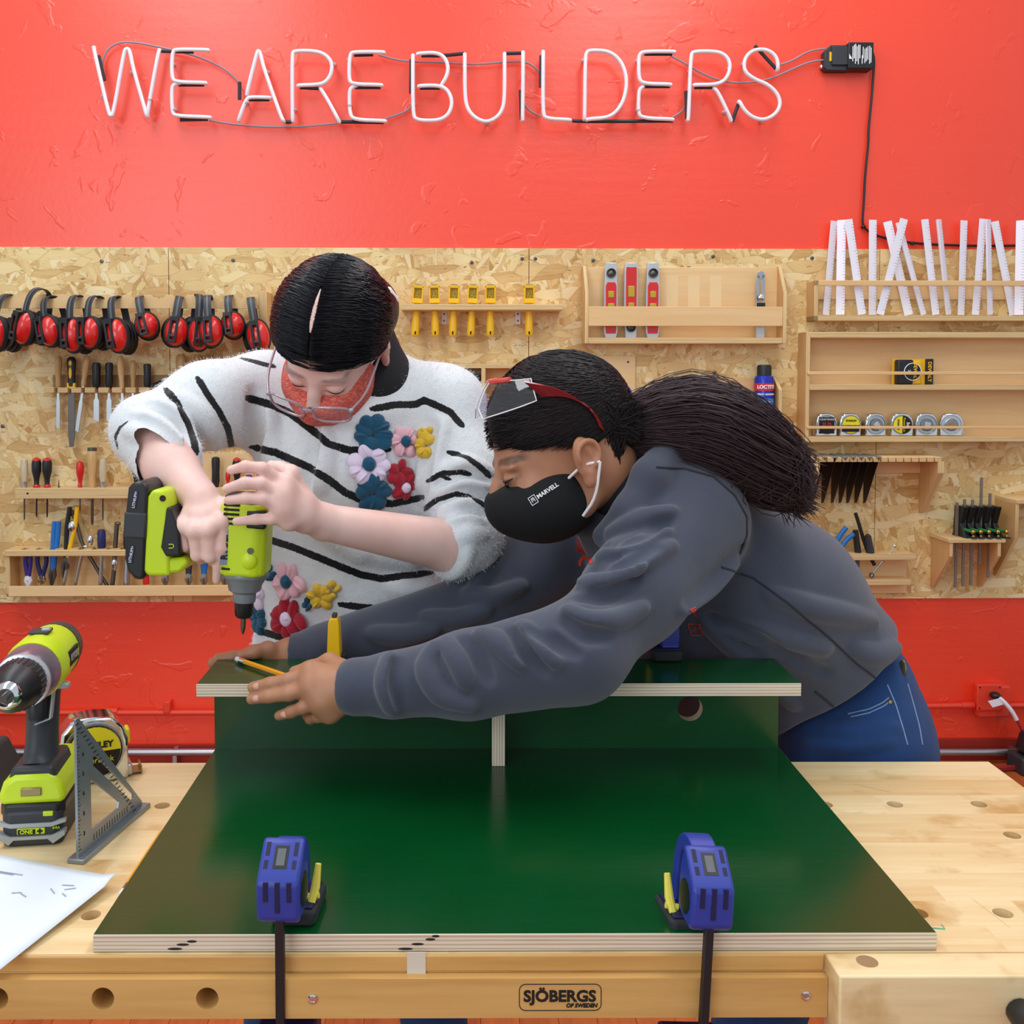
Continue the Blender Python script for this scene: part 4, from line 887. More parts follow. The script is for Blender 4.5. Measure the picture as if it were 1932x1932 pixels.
for i in range(n): bd(t, 'slat', x + i * st, x + (i + 1) * st - .004, .012, .15, zT - .016, zT, edge='ply_z')
G = 'black blades hanging in the slotted rack'
for i, px in enumerate([1557, 1577, 1596, 1611, 1626, 1642, 1659]):
    pf = P3(px, 866, .155); o = Thing('scraper_blade', 'black steel blade, ' + ['leftmost in the slots', 'second from the left', 'third from the left', 'fourth from the left', 'third from the right', 'second from the right', 'rightmost beside the empty slots'][i], 'blade', (pf.x, -.06, zT - .16), True, G)
    o.part('blade', MB().prism([(-.155, zT - .004), (-.03, zT - .004), (-.03, zT - .17), (-.05, zT - .165)], pf.x - .0008, pf.x + .0008, 'yz'), 'black_plastic')
    o.part('spine', MB().box(pf.x - .0085, pf.x + .0065, -.158, -.025, zT - .002, zT + .0035), 'square_steel', bevel=.001)

# ---- plier shelf behind the hoodie
xl = U(1500, 1050, .09)[0]; xr = U(1727, 1050, .09)[0]; z1 = U(1650, 1046, .095)[1]; z0 = U(1650, 1057, .095)[1]
t = Thing('small_plier_shelf', 'two tier plywood shelf with pliers behind the grey hoodie', 'shelf', ((xl + xr) / 2, 0, U(1650, 1105, .09)[1]), True)
bd(t, 'top', xl, xr, .012, .095, z0, z1, edge='ply_z'); bd(t, 'back', xl, U(1712, 1080, .02)[0], .012, .018, U(1650, 1120, .02)[1], z0); bd(t, 'bottom', xl, U(1720, 1100, .09)[0], .018, .085, U(1650, 1105, .09)[1], U(1650, 1095, .09)[1], edge='ply_z')
def two_handle(lab, m, h1, h2, low, r=.0085, d=.06):
    P_ = W3(h1, d); t = Thing('pliers', lab, 'pliers', P3(low[0], low[1], d), True, 'pliers behind the hoodie')
    t.part('grip', MB().tube(chaikin(P_, 2), r, 10), m); t.part('grip', MB().tube(chaikin(W3(h2, d), 2), r, 10), m)
    t.part('head', MB().tube([P3(low[0], low[1], d), P_[0]], [.006, .009], 8), 'dark_steel'); t.part('pivot', MB().lathe([(.009, -.006), (.009, .006)], P_[0], (0, -1, 0), 12), 'brass')
two_handle('blue handled pliers spread open', 'blue_plastic', [(1571, 1040), (1577, 1025), (1586, 1008), (1597, 995)], [(1578, 1046), (1588, 1032), (1598, 1017), (1611, 1008)], (1566, 1085))
two_handle('grey handled pliers half hidden by the hoodie', 'grey_plastic', [(1548, 1040), (1551, 1025), (1553, 1010)], [(1556, 1046), (1560, 1032), (1564, 1020)], (1545, 1085))
two_handle('black handled cutters with a bright collar', 'black_plastic', [(1618, 1044), (1616, 1025), (1614, 1000)], [(1620, 1044), (1617, 1025), (1614, 1002)], (1618, 1085), .0095)
P_ = W3([(1614, 968), (1621, 990), (1630, 1020), (1638, 1044), (1650, 1066)], .06)
t = Thing('sliding_clamp', 'dark bar with a sliding head leaning out of the shelf', 'clamp', P_[-1], True)
t.part('bar', MB().tube(P_, .0065, 8), 'wire_black'); c = [P3(1637, 1012, .07), P3(1643, 1043, .07)]
t.part('head', MB().tube(c, [.012, .013], 8), 'charcoal'); t.part('tip', MB().ell(c[0], (.009, .009, .009), 10, 6), 'black_plastic')
P_ = W3([(1688, 1031), (1672, 1050), (1644, 1085)], .07)
t = Thing('wrench', 'thin chrome combination wrench stuck slantwise in the small shelf', 'wrench', P_[-1], True); t.part('shank', MB().tube(P_, .003, 8), 'chrome'); t.part('open_end', MB().ell(P_[0], (.007, .004, .008), 10, 6), 'chrome'); t.part('ring_end', MB().lathe([(.009, -.003), (.009, .003), (.005, .003), (.005, -.003)], P_[-1], (0, -1, 0), 14), 'chrome')

# ---- clamp stand with five green clamps
xl = U(1772, 1050, .1)[0]; xr = U(1896, 1030, .1)[0]; z1 = U(1800, 1012, .1)[1]; z0 = U(1800, 1025, .15)[1]
t = Thing('clamp_stand', 'small plywood bracket shelf for green clamps', 'shelf', ((xl + xr) / 2, 0, z0 - .16), True)
zb5 = U(1780, 1108, .03)[1]; ztop = U(1850, 1017, .15)[1]
bd(t, 'top', U(1790, 1020, .15)[0], U(1898, 1020, .15)[0], .012, .15, ztop - .013, ztop, edge='ply_z')
for a_ in (U(1793, 1040, .15)[0], U(1884, 1040, .15)[0]):
    t.part('bracket', MB().prism([(-.012, zb5), (-.03, zb5), (-.145, U(1800, 1050, .145)[1]), (-.145, ztop - .013), (-.012, ztop - .013)], a_, a_ + .011, 'yz', 0, None, 1), ['birch_side', 'ply_x'], bevel=.001)
G = 'green handled bar clamps on the bracket shelf'
for i, (px, ybt, ybb) in enumerate([(1806, 948, 1108), (1820, 942, 1106), (1835, 943, 1104), (1852, 901, 1065), (1868, 931, 1090)]):
    d = .09; c = P3(px + 4, 1008, d); xo = c.x
    t = Thing('bar_clamp', 'bar clamp with green handle, ' + ['leftmost of five', 'second from the left', 'middle of five', 'second from the right, its rod tallest', 'rightmost of five'][i], 'clamp', (xo, -d, ztop), True, G)
    t.part('rod', MB().box(P3(px, ybt, d).x - .0045, P3(px, ybt, d).x + .0045, -d - .002, -d + .002, P3(px, ybb, d).z, P3(px, ybt, d).z), 'rust_rod')
    t.part('jaw', MB().prism([(-.06, ztop + .105), (-.125, ztop + .105), (-.10, ztop + .045), (-.14, ztop + .001), (-.05, ztop + .001)], xo - .004, xo + .013, 'yz'), 'black_plastic', bevel=.002)
    t.part('foot', MB().prism([(xo - .01, -.06), (xo + .004, -.06), (xo + .03, -.152), (xo + .012, -.152)], ztop + .0005, ztop + .006, 'xy'), 'charcoal')
    h0 = Vector((xo + .006, -.11, ztop + .026)); h1 = Vector((xo + .016, -.15, ztop + .024)); t.part('handle', MB().tube([h0, h1], [.0062, .0058], 10), 'clamp_green'); t.part('handle_knob', MB().ell(h1, .0075, 12, 8), 'brass')
    t.part('screw_tip', MB().ell((xo + .018, -.148, ztop + .009), (.005, .005, .0045), 8, 6), 'brass')
a_ = U(1915, 960, .14)[0]
t = Thing('shelf_bracket', 'plywood bracket cut off by the right picture edge', 'bracket', (a_, 0, U(1915, 1080, .02)[1]), True)
t.part('bracket', MB().prism([(-.012, U(1915, 1085, .02)[1]), (-.03, U(1915, 1085, .02)[1]), (-.145, U(1930, 1015, .145)[1]), (-.145, U(1920, 950, .14)[1]), (-.012, U(1920, 950, .14)[1])], a_, a_ + .012, 'yz', 0, None, 1), ['birch_side', 'ply_x'], bevel=.001)
bd(t, 'top', a_, a_ + .2, .012, .15, U(1920, 950, .14)[1], U(1920, 950, .14)[1] + .013, edge='ply_z')

# ---- clamp block between the two people
a = P3(893, 1046, .1); b = P3(919, 1065, .1)
t = Thing('clamp_rack', 'plywood block rack low between the two people', 'rack', (a.x, 0, b.z - .1), True)
x_ = a.x - .12
for k in range(4): bd(t, 'tooth', x_, x_ + .048, .03, .13, b.z, a.z, face='ply_z', edge='ply_z'); x_ += .084 if k < 3 else 0
c0 = U(865, 1085, .1)[0]
for k in range(5): bd(t, 'side_layer', c0 - .03 + k * .012, c0 - .0185 + k * .012, .012, .11, U(870, 1150, .05)[1], b.z - .004, face='birch_side', edge='ply_x')
bd(t, 'back', a.x - .16, a.x + .22, .012, .03, b.z - .12, a.z, face='birch_side')
c = P3(924, 1040, .1)
t = Thing('quick_clamp', 'small navy quick clamp hanging in the low rack', 'clamp', (c.x, -.1, b.z - .06), True)
t.part('head', MB().prism([(c.x - .022, c.z - .008), (c.x - .016, c.z + .01), (c.x, c.z + .018), (c.x + .014, c.z + .012), (c.x + .018, c.z - .014), (c.x + .004, c.z - .014)], -.112, -.088, 'xz'), 'navy_grip', bevel=.003)
t.part('pad', MB().box(c.x - .03, c.x - .012, -.11, -.09, c.z - .012, c.z + .002), 'pale_yellow', bevel=.002)
t.part('bar', MB().box(c.x + .002, c.x + .01, -.104, -.096, b.z - .08, c.z - .01), 'wire_black'); t.part('lower_pad', MB().ell((c.x - .012, -.1, b.z - .05), (.012, .01, .014), 10, 6), 'pale_yellow')
# ================================================================== workbench
BT = at(970, 1762, 1.0).z; BZ = BT - .018
def curve_plate(outer, holes, th):
    cu = bpy.data.curves.new('plate', 'CURVE'); cu.dimensions = '2D'; cu.fill_mode = 'BOTH'; cu.extrude = th / 2
    for loop in [outer] + holes:
        sp = cu.splines.new('POLY'); sp.points.add(len(loop) - 1); sp.use_cyclic_u = True
        for pt, p in zip(sp.points, loop): pt.co = (p[0], p[1], 0, 1)
    o = bpy.data.objects.new('plate', cu); COL.objects.link(o)
    me = bpy.data.meshes.new_from_object(o.evaluated_get(bpy.context.evaluated_depsgraph_get()))
    bpy.data.objects.remove(o); bpy.data.curves.remove(cu)
    bm = bmesh.new(); bm.from_mesh(me); bmesh.ops.remove_doubles(bm, verts=bm.verts, dist=1e-6); bmesh.ops.recalc_face_normals(bm, faces=bm.faces); bm.to_mesh(me); bm.free()
    return me
def circ(cx, cy, r, n=20): return [(cx + r * math.cos(2 * math.pi * k / n), cy + r * math.sin(2 * math.pi * k / n)) for k in range(n)]
def plate_part(th, name, outer, holes, t_, M, mats, parent=None, face_thr=.9, bevel=0):
    me = curve_plate(outer, holes, t_)
    for m_ in mats: me.materials.append(MATS[m_])
    for p in me.polygons:
        p.use_smooth = False
        p.material_index = 0 if (abs(p.normal.z) > face_thr or len(mats) == 1) else 1
    me.transform(Matrix.Translation(-th.o) @ M); return link(name, me, parent or th.r, bevel)
XE = onz(1865, 1437, BZ).x; XW = -1.15; YF, YB = .997, onz(1800, 1437, BZ).y
bench = Thing('workbench', 'maple workbench with round dog holes and a front vise', 'workbench', (0, 1.25, 0))
rows = [YF, 1.045, 1.097, 1.13, 1.16, 1.197, 1.237, 1.275, 1.32, 1.38, 1.434, YB]
dogs = {1: [-.395, .489, .58, .69], 8: [-.40, .488, .582, .695], 6: [.69]}
rnd = random.Random(3)
for i in range(len(rows) - 1):
    x = XW
    cuts = [XW]
    while cuts[-1] < XE - .45: cuts.append(cuts[-1] + rnd.uniform(.42, .8))
    cuts = [c for c in cuts if c < XE - .15] + [XE]
    for a_, b_ in zip(cuts[:-1], cuts[1:]):
        cy = {1: 1.071, 8: 1.35, 6: 1.257}.get(i, 0)
        hs = [circ(h, cy, .0103) for h in dogs.get(i, []) if a_ + .015 < h < b_ - .015]
        plate_part(bench, 'top_stave', [(a_, rows[i]), (b_, rows[i]), (b_, rows[i + 1]), (a_, rows[i + 1])], hs, .021, Matrix.Translation((0, 0, BZ - .0105)), ['bench_wood'])
bench.part('underlayer', MB().box(XW, XE, YF + .004, YB - .004, BZ - .03, BZ - .0212), 'card_brown')
zap = at(900, 1841, .99).z; zbl = at(900, 1921, .985).z
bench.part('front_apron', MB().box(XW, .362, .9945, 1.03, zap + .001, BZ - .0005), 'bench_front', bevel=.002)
M_ = Matrix.Translation((0, .985 + .0175, 0)) @ Matrix.Rotation(R(90), 4, 'X')
hl = [circ(at(px, 1884, .985).x, at(px, 1884, .985).z, .0112) for px in (-6, 194, 391)]
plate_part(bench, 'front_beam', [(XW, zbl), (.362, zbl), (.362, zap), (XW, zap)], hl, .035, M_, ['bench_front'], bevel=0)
bench.part('beam_backing', MB().box(XW, .36, 1.0205, 1.05, zbl, zap), 'card_brown')
for px, py in ((590, 1884), (1520, 1878)):
    p = at(px, py, .985); bench.part('bolt', MB().lathe([(.005, 0), (.005, .0015), (.0032, .002), (.003, .001)], p, (0, -1, 0), 12), 'chrome')
# brand mark burnt into the beam
p0, p1 = at(980, 1857, .985), at(1134, 1906, .985)
Fm = lambda p: face_cam((p.x, .9846, p.z))
lettering(bench, 'SJÖBERGS', .0158, 'black_print', Fm(at(1056, 1880, .985)), bold=.0005, sx=1.03); lettering(bench, 'OF SWEDEN', .0055, 'black_print', Fm(at(1097, 1897, .985)), bold=.0002, shear=.2)
rr = []
for cx, cz, a0 in ((p1.x - .006, p0.z - .006, 0), (p0.x + .006, p0.z - .006, 90), (p0.x + .006, p1.z + .006, 180), (p1.x - .006, p1.z + .006, 270)):
    for k in range(5): an = R(a0 + 22.5 * k); rr.append(Vector((cx + .006 * math.cos(an), .9848, cz + .006 * math.sin(an))))
bench.part('brand_border', MB().tube(rr + [rr[0]], .00045, 5), 'black_print')
p = at(786, 1818, .9945); bench.part('tape_scrap', MB().box(p.x - .0095, p.x + .009, .9936, .9945, p.z - .012, p.z + .012), 'scuff')
# vise jaw
vx = .3625
bench.part('vise_jaw', MB().box(vx, 1.1, .956, .9965, .62, BZ), 'bench_wood', bevel=.002)
p = onz(1636, 1814, BZ); bench.part('dog_hole', MB().lathe([(.0103, 0), (.0103, .0004)], (p.x, p.y, BZ - .0001), n=24), 'card_brown')
p = at(1958, 1938, .93); bench.part('vise_handle', MB().tube([Vector((p.x - .004, .955, p.z)), Vector((p.x - .004, .91, p.z - .004))], [.013, .016], 14), 'black_plastic')
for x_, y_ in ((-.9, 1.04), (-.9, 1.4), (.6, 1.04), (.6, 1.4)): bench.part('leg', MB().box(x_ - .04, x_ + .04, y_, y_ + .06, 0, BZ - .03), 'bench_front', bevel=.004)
for y_ in (1.06, 1.42): bench.part('stretcher', MB().box(-.9, .6, y_, y_ + .03, .12, .2), 'bench_front', bevel=.003)
bench.part('foot_rail', MB().box(-.95, -.85, 1.0, 1.5, 0, .05), 'bench_front', bevel=.003); bench.part('foot_rail', MB().box(.55, .65, 1.0, 1.5, 0, .05), 'bench_front', bevel=.003)
# scratches and paint marks on the top
for (pa, pb, w_, m_) in [((1613, 1480), (1680, 1495), .0012, 'handle_wood'), ((1832, 1694), (1905, 1750), .0022, 'handle_wood')]:
    a_, b_ = onz(*pa, BZ), onz(*pb, BZ); bench.part('scratch', MB().ribbon([a_ + Vector((0, 0, .0001)), b_ + Vector((0, 0, .0001))], (0, 1, 0), w_, .0002), m_)
a_, b_, c_ = onz(1757, 1752, BZ), onz(1783, 1754, BZ), onz(1776, 1745, BZ)
bench.part('paint_mark', MB().tube([a_ + Vector((0, 0, .0002)), b_ + Vector((0, 0, .0002)), c_ + Vector((0, 0, .0002))], .0012, 6, sq=(1, .2)), 'teal_mark')

# ================================================================== green plywood pieces
x0, x1 = at(175, 1765, 1.0).x, at(1768, 1760, 1.0).x
base_y1 = 1.53
t = Thing('plywood_base_board', 'wide green faced plywood sheet lying on the bench under the clamps', 'board', ((x0 + x1) / 2, 1.25, BZ))
t.part('sheet', MB().box(x0, x1, 1.0, base_y1, BZ + .0003, BT, thin=True), ['green_film', 'bply_z'], bevel=.0006, seg=1)
for pts in ([(330, 1790), (345, 1782), (362, 1776)], [(765, 1790), (788, 1781), (812, 1772), (822, 1766)]):
    for k, (px, py) in enumerate(pts):
        p = at(px, py, 1.0); t.part('knot', MB().ell((p.x, .9997, p.z), (.0075 - k * .0012, .0006, .0013), 12, 6), 'knot_dark')
BYU = onz(940, 1412, BT).y
PZ = at(940, 1290, 1.39).z; PB = PZ - .018
sx0, sx1 = at(370, 1289, 1.39).x, at(1512, 1288, 1.39).x
PYB = onz(900, 1243, PZ).y
t = Thing('plywood_shelf_unit', 'green plywood shelf unit being screwed together on the base board', 'shelf unit', ((sx0 + sx1) / 2, BYU, BT))
sh = t.part('top_board', MB().box(sx0, sx1, 1.39, PYB, PB, PZ, thin=True), ['green_film', 'bply_z'], bevel=.0006, seg=1)
ux0, ux1 = at(405, 1380, BYU).x, at(1468, 1380, BYU).x
hx = at(1302, 1337, BYU)
plate_part(t, 'back_panel', [(ux0, BT), (ux1, BT), (ux1, PB), (ux0, PB)], [circ(hx.x, hx.z, .0187, 28)], .018, Matrix.Translation((0, BYU + .009, 0)) @ Matrix.Rotation(R(90), 4, 'X'), ['green_film', 'bply_y'])
fy = onz(940, 1446, BT).y; fx0 = at(928, 1446, fy).x; fx1 = at(953, 1446, fy).x
t.part('divider', MB().box(fx0, fx1, fy, BYU - .0002, BT + .0002, PB - .0002, thin=True), ['green_film', 'bply_x'], bevel=.0005, seg=1)

# ================================================================== clamps
def clamp(name, label, loc, yaw, barlen=.32, mirror=1, tilt=0.0, s=1.0, armz=.078, roll=0.0, low=True):
    r = bpy.data.objects.new(name, None); COL.objects.link(r); r.location = loc; r.rotation_euler = (tilt, roll, yaw)
    tag(r, label, 'clamp', 'blue bar clamps')
    def pt(n, mb, m, par=None, **k): return link(n, mb.mesh(n, m), par or r, **k)
    mx = mirror
    pr = [(-.017, .028), (-.018, .064), (-.012, .071), (.014, .094), (.022, .094), (.03, .07), (.03, .03), (.012, .024), (-.01, .023)]
    hd = pt('head', MB().prism(pr, -.021, .021, 'yz'), 'blue_clamp', bevel=.0035, seg=2)
    for x_ in (-.0115, 0, .0115):
        pt('groove', MB().box(x_ - .0022, x_ + .0022, -.0186, -.0165, .036 if x_ == 0 else .047, .066), 'navy', hd)
    sl = Matrix.Translation((0, .002, .0845)) @ Matrix.Rotation(math.atan2(.023, .026), 4, 'X')
    for x_ in (-.014, .014):
        for y0, y1 in ((-.014, -.005), (-.001, .013)): pt('groove', MB().box(x_ - .0022, x_ + .0022, y0, y1, -.004, -.0008, M=sl), 'navy', hd)
    pt('bar_end', MB().box(-.0042, .0042, -.0105, .0065, -.004, -.0002, M=sl), 'grey_plastic', hd); pt('bar_end_frame', MB().box(-.007, .007, -.0135, .0095, -.004, -.0005, M=sl), 'black_plastic', hd)
    # arm bending back and down to the pad
    A = [Vector((0, .012, .080)), Vector((0, .04, armz)), Vector((0, .066, armz - .014)), Vector((0, .073, .045)), Vector((0, .072, .018))]
    pt('arm', MB().ribbon(chaikin(A, 2), (1, .0, 0), .026, .016), 'blue_clamp', bevel=.003)
    pt('side_disc', MB().lathe([(.0165, 0), (.0165, .0012), (.013, .0015)], (.0205, .008, .048), (1, 0, 0), 20), 'black_plastic')
    pt('back_disc', MB().lathe([(.0165, 0), (.0165, .0012), (.013, .0015)], (-.0205, .008, .048), (-1, 0, 0), 20), 'black_plastic')
    pt('pad', MB().prism([(mx * .006 + a_, b_) for a_, b_ in ((-.023, .027), (-.019, .022), (.019, .022), (.023, .027), (.023, .084), (.019, .09), (-.019, .09), (-.023, .084))], .0005, .016, 'xy'), 'dark_rubber', bevel=.003)
    pt('pad_top', MB().box(mx * .006 - .019, mx * .006 + .019, .028, .084, .0155, .0185), 'navy', bevel=.001)
    pt('pin', MB().tube([Vector((mx * .022, .040, .017)), Vector((mx * .025, .047, .03)), Vector((mx * .027, .052, .052))], [.004, .0048, .0032], 8).tube([Vector((mx * .016, .044, .021)), Vector((mx * .029, .044, .023))], .0035, 8), 'pale_yellow')
    pt('bar', MB().box(-.0043, .0043, -.011, -.003, -barlen, .04), 'wire_black', bevel=.0008)
    if low: pt('lower_jaw', MB().prism([(-.03, -barlen * .3 - .06), (.02, -barlen * .3 - .06), (.05, -barlen * .3 - .02), (.05, -barlen * .3), (-.02, -barlen * .3), (-.03, -barlen * .3 - .02)], -.03, .03, 'yz'), 'navy_grip', bevel=.004)
    r.scale = (s, s, s)
    return r
pA = at(529, 1737, .985); pB_ = at(1336, 1768, .975)
clamp('bar_clamp_blue', 'blue bar clamp with yellow pin at the left front edge of the green board', (pA.x, .991, BT), R(-3))
clamp('bar_clamp_blue', 'blue bar clamp with yellow pin at the right front edge of the green board', (pB_.x, .986, BT - .008), R(4), mirror=-1, tilt=R(-4), armz=.092, roll=R(4))
pC = onz(1270, 1250, PZ)
clamp('bar_clamp_blue', 'blue bar clamp on the raised green shelf below the hoodie', (pC.x - .002, pC.y + .09, PZ), R(180), barlen=.16, mirror=1, armz=.11, low=False)
# yellow clamp jaw on the shelf
p = onz(635, 1239, PZ)
t = Thing('yellow_clamp', 'upright yellow clamp jaw standing on the back of the green shelf', 'clamp', (p.x, PYB - .012, PZ))
c = Vector((p.x, PYB - .012, PZ))
t.part('jaw', MB().prism([(-.0105, .002), (.0105, .002), (.0078, .060), (.0055, .066), (-.0055, .066), (-.0078, .060)], -.012, .014, 'xz', M=Matrix.Translation(c)), 'yellow_plastic', bevel=.0015)
t.part('jaw_tip', MB().box(c.x - .003, c.x + .004, c.y - .006, c.y + .006, PZ + .066, PZ + .072), 'charcoal', bevel=.001)
t.part('pad', MB().box(c.x - .015, c.x + .017, c.y - .004, c.y + .011, PZ + .0003, PZ + .012), 'dark_rubber', bevel=.003)
t.part('bar', MB().box(c.x - .004, c.x + .004, PYB + .002, PYB + .012, PZ - .12, PZ + .05), 'wire_black'); t.part('bridge', MB().box(c.x - .006, c.x + .006, PYB - .01, PYB + .012, PZ + .04, PZ + .052), 'yellow_plastic', bevel=.002)

# ================================================================== cordless drill
def drill():
    p = onz(48, 1598, BZ); o = Vector((p.x, p.y + .058, BZ))
    t = Thing('cordless_drill', 'lime green and grey cordless drill standing on its battery', 'drill', o)
    M = Matrix.Translation(o) @ Matrix.Rotation(R(7), 4, 'Z')
    def pt(n, mb, m, **k): return t.part(n, mb, m, **k)
    bat = pt('battery', MB().prism([(-.036, -.05), (-.028, -.058), (.028, -.058), (.036, -.05), (.036, .058), (-.036, .058)], .0, .044, 'xy', M=M), 'charcoal', bevel=.004)
    pt('battery_top', MB().prism([(-.038, -.046), (-.03, -.056), (.03, -.056), (.038, -.046), (.038, .06), (-.038, .06)], .036, .052, 'xy', M=M), 'black_plastic', bevel=.003, parent=bat)
    pt('battery_guard', MB().prism([(-.041, .0295), (-.024, .0245), (.024, .0245), (.041, .0295), (.041, .034), (.024, .0295), (-.024, .0295), (-.041, .034)], -.0595, -.054, 'xz', M=M), 'grey_silver', parent=bat)
    pt('battery_foot', MB().prism([(-.04, .014), (-.026, .004), (-.02, .010), (.02, .010), (.026, .004), (.04, .014), (.04, .02), (.024, .014), (-.024, .014), (-.04, .02)], -.061, -.05, 'xz', M=M), 'grey_silver', parent=bat)
    pt('gauge_button', MB().box(.014, .026, -.0585, -.055, .037, .043, M=M), 'lime', parent=bat, bevel=.001)
    pt('badge', MB().box(-.0165, .0165, -.0598, -.057, .0155, .0235, M=M), 'lime', parent=bat, bevel=.0015)
    pt('badge_inner', MB().box(-.015, .0055, -.0602, -.057, .0165, .0225, M=M), 'black_print', parent=bat)
    F = M @ Matrix.Translation((0, -.0604, .0195)) @ Matrix.Rotation(R(90), 4, 'X')
    lettering(t, 'ONE', .0066, 'lime', F @ Matrix.Translation((-.005, 0, 0)), bat, bold=.0002, sx=1.1); lettering(t, '+', .0105, 'black_print', F @ Matrix.Translation((.0108, 0, 0)), bat, bold=.0006); lettering(t, '4Ah', .0055, 'lime', F @ Matrix.Translation((.029, .003, -.002)), bat, shear=.2)
    pt('base', MB().prism([(-.037, .05), (.037, .05), (.04, .06), (.034, .078), (.02, .088), (-.02, .088), (-.034, .078), (-.04, .06)], -.054, .058, 'xz', M=M), 'lime', bevel=.007, seg=3)
    pt('base_inlay', MB().prism([(-.03, .075), (.03, .075), (.024, .096), (-.024, .096)], -.05, .03, 'xz', M=M), 'charcoal', bevel=.005)
    pt('belt_clip', MB().box(-.012, .012, -.0565, -.05, .062, .072, M=M), 'brass_dull', bevel=.001)
    g = [M @ Vector(v) for v in [(0, -.012, .085), (0, -.006, .1), (0, .0, .13), (0, .006, .165), (0, .01, .19)]]
    pt('grip', MB().tube(chaikin(g, 1), [.030, .025, .023, .022, .023, .024, .026], 18, sq=(1.15, .82)), 'charcoal')
    pt('trigger', MB().tube([M @ Vector((0, -.028, .148)), M @ Vector((0, -.026, .16)), M @ Vector((0, -.022, .176))], [.011, .0125, .011], 12), 'black_plastic')
    pt('trigger_edge', MB().ribbon([M @ Vector((.0, -.03, .143)), M @ Vector((.016, -.022, .147)), M @ Vector((.018, -.014, .178))], (0, 1, 0), .008, .002), 'grey_silver')
    pt('direction_switch', MB().box(.02, .036, -.016, -.002, .181, .188, M=M), 'grey_silver', bevel=.002)
    zc = .212; ax = lambda y: M @ Vector((0, y, zc))
    A = (M.to_3x3() @ Vector((0, -1, 0)))
    body = pt('body', MB().lathe([(.02, -.088), (.0305, -.082), (.0345, -.05), (.0365, 0.0), (.0365, .03), (.034, .042)], ax(0), A, 28, sx=1.0, sy=1.06), 'lime')
    pt('motor_cap', MB().lathe([(.015, -.094), (.026, -.091), (.0312, -.082), (.0345, -.055), (.0352, -.05)], ax(0), A, 28, sy=1.06, sx=1.01), 'charcoal')
    pt('torque_collar', MB().lathe([(.0345, .040), (.035, .044), (.034, .066), (.0325, .078), (.031, .08)], ax(0), A, 32), 'collar_grey')
    pt('collar_ring', MB().lathe([(.0325, .078), (.0325, .0825), (.030, .084)], ax(0), A, 32), 'steel_satin')
    ch = pt('chuck', MB().lathe([(.029, .082), (.0285, .108), (.026, .112), (.0235, .128), (.0165, .136)], ax(0), A, 30), 'black_plastic')
    for k in range(30):
        an = 2 * math.pi * k / 30; c_ = M @ Vector((.0288 * math.cos(an), -.095, zc + .0288 * math.sin(an)))
        t.part('chuck_rib', MB().tube([c_ - A * .011, c_ + A * .011], .0011, 5), 'charcoal', ch)
    pt('chuck_nose', MB().lathe([(.0165, .135), (.015, .142), (.0105, .146), (.009, .141)], ax(0), A, 24), 'chrome')
    pt('bit', MB().tube([ax(-.14), ax(-.152)], .0045, 6), 'dark_steel')
    pt('slide_switch', MB().box(-.012, .012, -.012, .012, .250, .2535, M=M), 'charcoal', bevel=.001); pt('slide_tab', MB().box(.002, .012, -.006, .006, .252, .256, M=M), 'grey_silver', bevel=.001)
    Ms = M @ Matrix.Translation((.0352, .015, zc + .004)) @ Matrix.Rotation(R(90), 4, 'Z') @ Matrix.Rotation(R(90), 4, 'X')
    pt('badge', MB().box(-.022, .022, -.010, .010, -.002, .0014, M=Ms), 'black_print', bevel=.001); lettering(t, 'RYOBI', .012, 'grey_silver', Ms @ Matrix.Translation((0, 0, .0018)), bold=.0003)
    return t
mat('grey_silver', 'aab0b2', .4, .3, noise=.05); mat('brass_dull', '9a8a5c', .35, .8); mat('collar_grey', '6d6474', .3, .3, noise=.05)
drill()
# battery charger corner at the left edge
p = onz(-6, 1484, BZ); t = Thing('battery_pack', 'dark grey battery pack cut off by the left picture edge', 'battery', (p.x - .02, p.y, BZ))
t.part('case', MB().prism([(-.05, 0), (.03, 0), (.026, .02), (.008, .055), (-.05, .06)], p.y - .03, p.y + .05, 'xz', M=Matrix.Translation((p.x - .012, 0, BZ + .0005))), 'slate', bevel=.004); t.part('rib', MB().box(p.x - .06, p.x + .012, p.y - .032, p.y - .029, BZ + .02, BZ + .024), 'charcoal')

# ================================================================== speed square
P0, P1 = onz(146, 1628, BZ), onz(266, 1525, BZ); fd = (P1 - P0); FL = fd.length; an = math.atan2(fd.y, fd.x)
t = Thing('speed_square', 'steel triangular speed square standing on its fence', 'square', ((P0 + P1) / 2))
M = Matrix.Translation(P0) @ Matrix.Rotation(an, 4, 'Z') @ Matrix.Rotation(R(90), 4, 'X')
H = .172
plate_part(t, 'blade', [(0, .004), (FL, .004), (FL, .010), (.006, H), (0, H)], [[(.030, .026), (FL * .60, .026), (FL * .62, .034), (.03, H * .52)], [(.036, H * .66), (.043, H * .66), (FL * .86, .028), (FL * .86, .022), (FL * .82, .022), (.036, H * .6)]], .0035, M, ['square_steel'], bevel=.0005)
t.part('fence', MB().box(-.004, FL + .006, 0, .006, -.011, .011, M=M), 'square_steel', bevel=.0012)
mk = MB()
for k in range(34):
    y_ = .014 + k * .0044; mk.box(.0005, .006 if k % 4 == 0 else .0035, y_, y_ + .0007, .0017, .0021, M=M)
for k in range(26):
    f = k / 26; x_ = .008 + (FL - .012) * f; y_ = H * (1 - f) - .006; mk.box(x_ - .010, x_ - .003, y_ - .001, y_ + .0002, .0017, .0021, M=M)
for k in range(14): x_ = .034 + k * .0062; mk.box(x_, x_ + .0008, .012, .02, .0017, .0021, M=M)
t.part('scale_marks', mk, 'black_print')
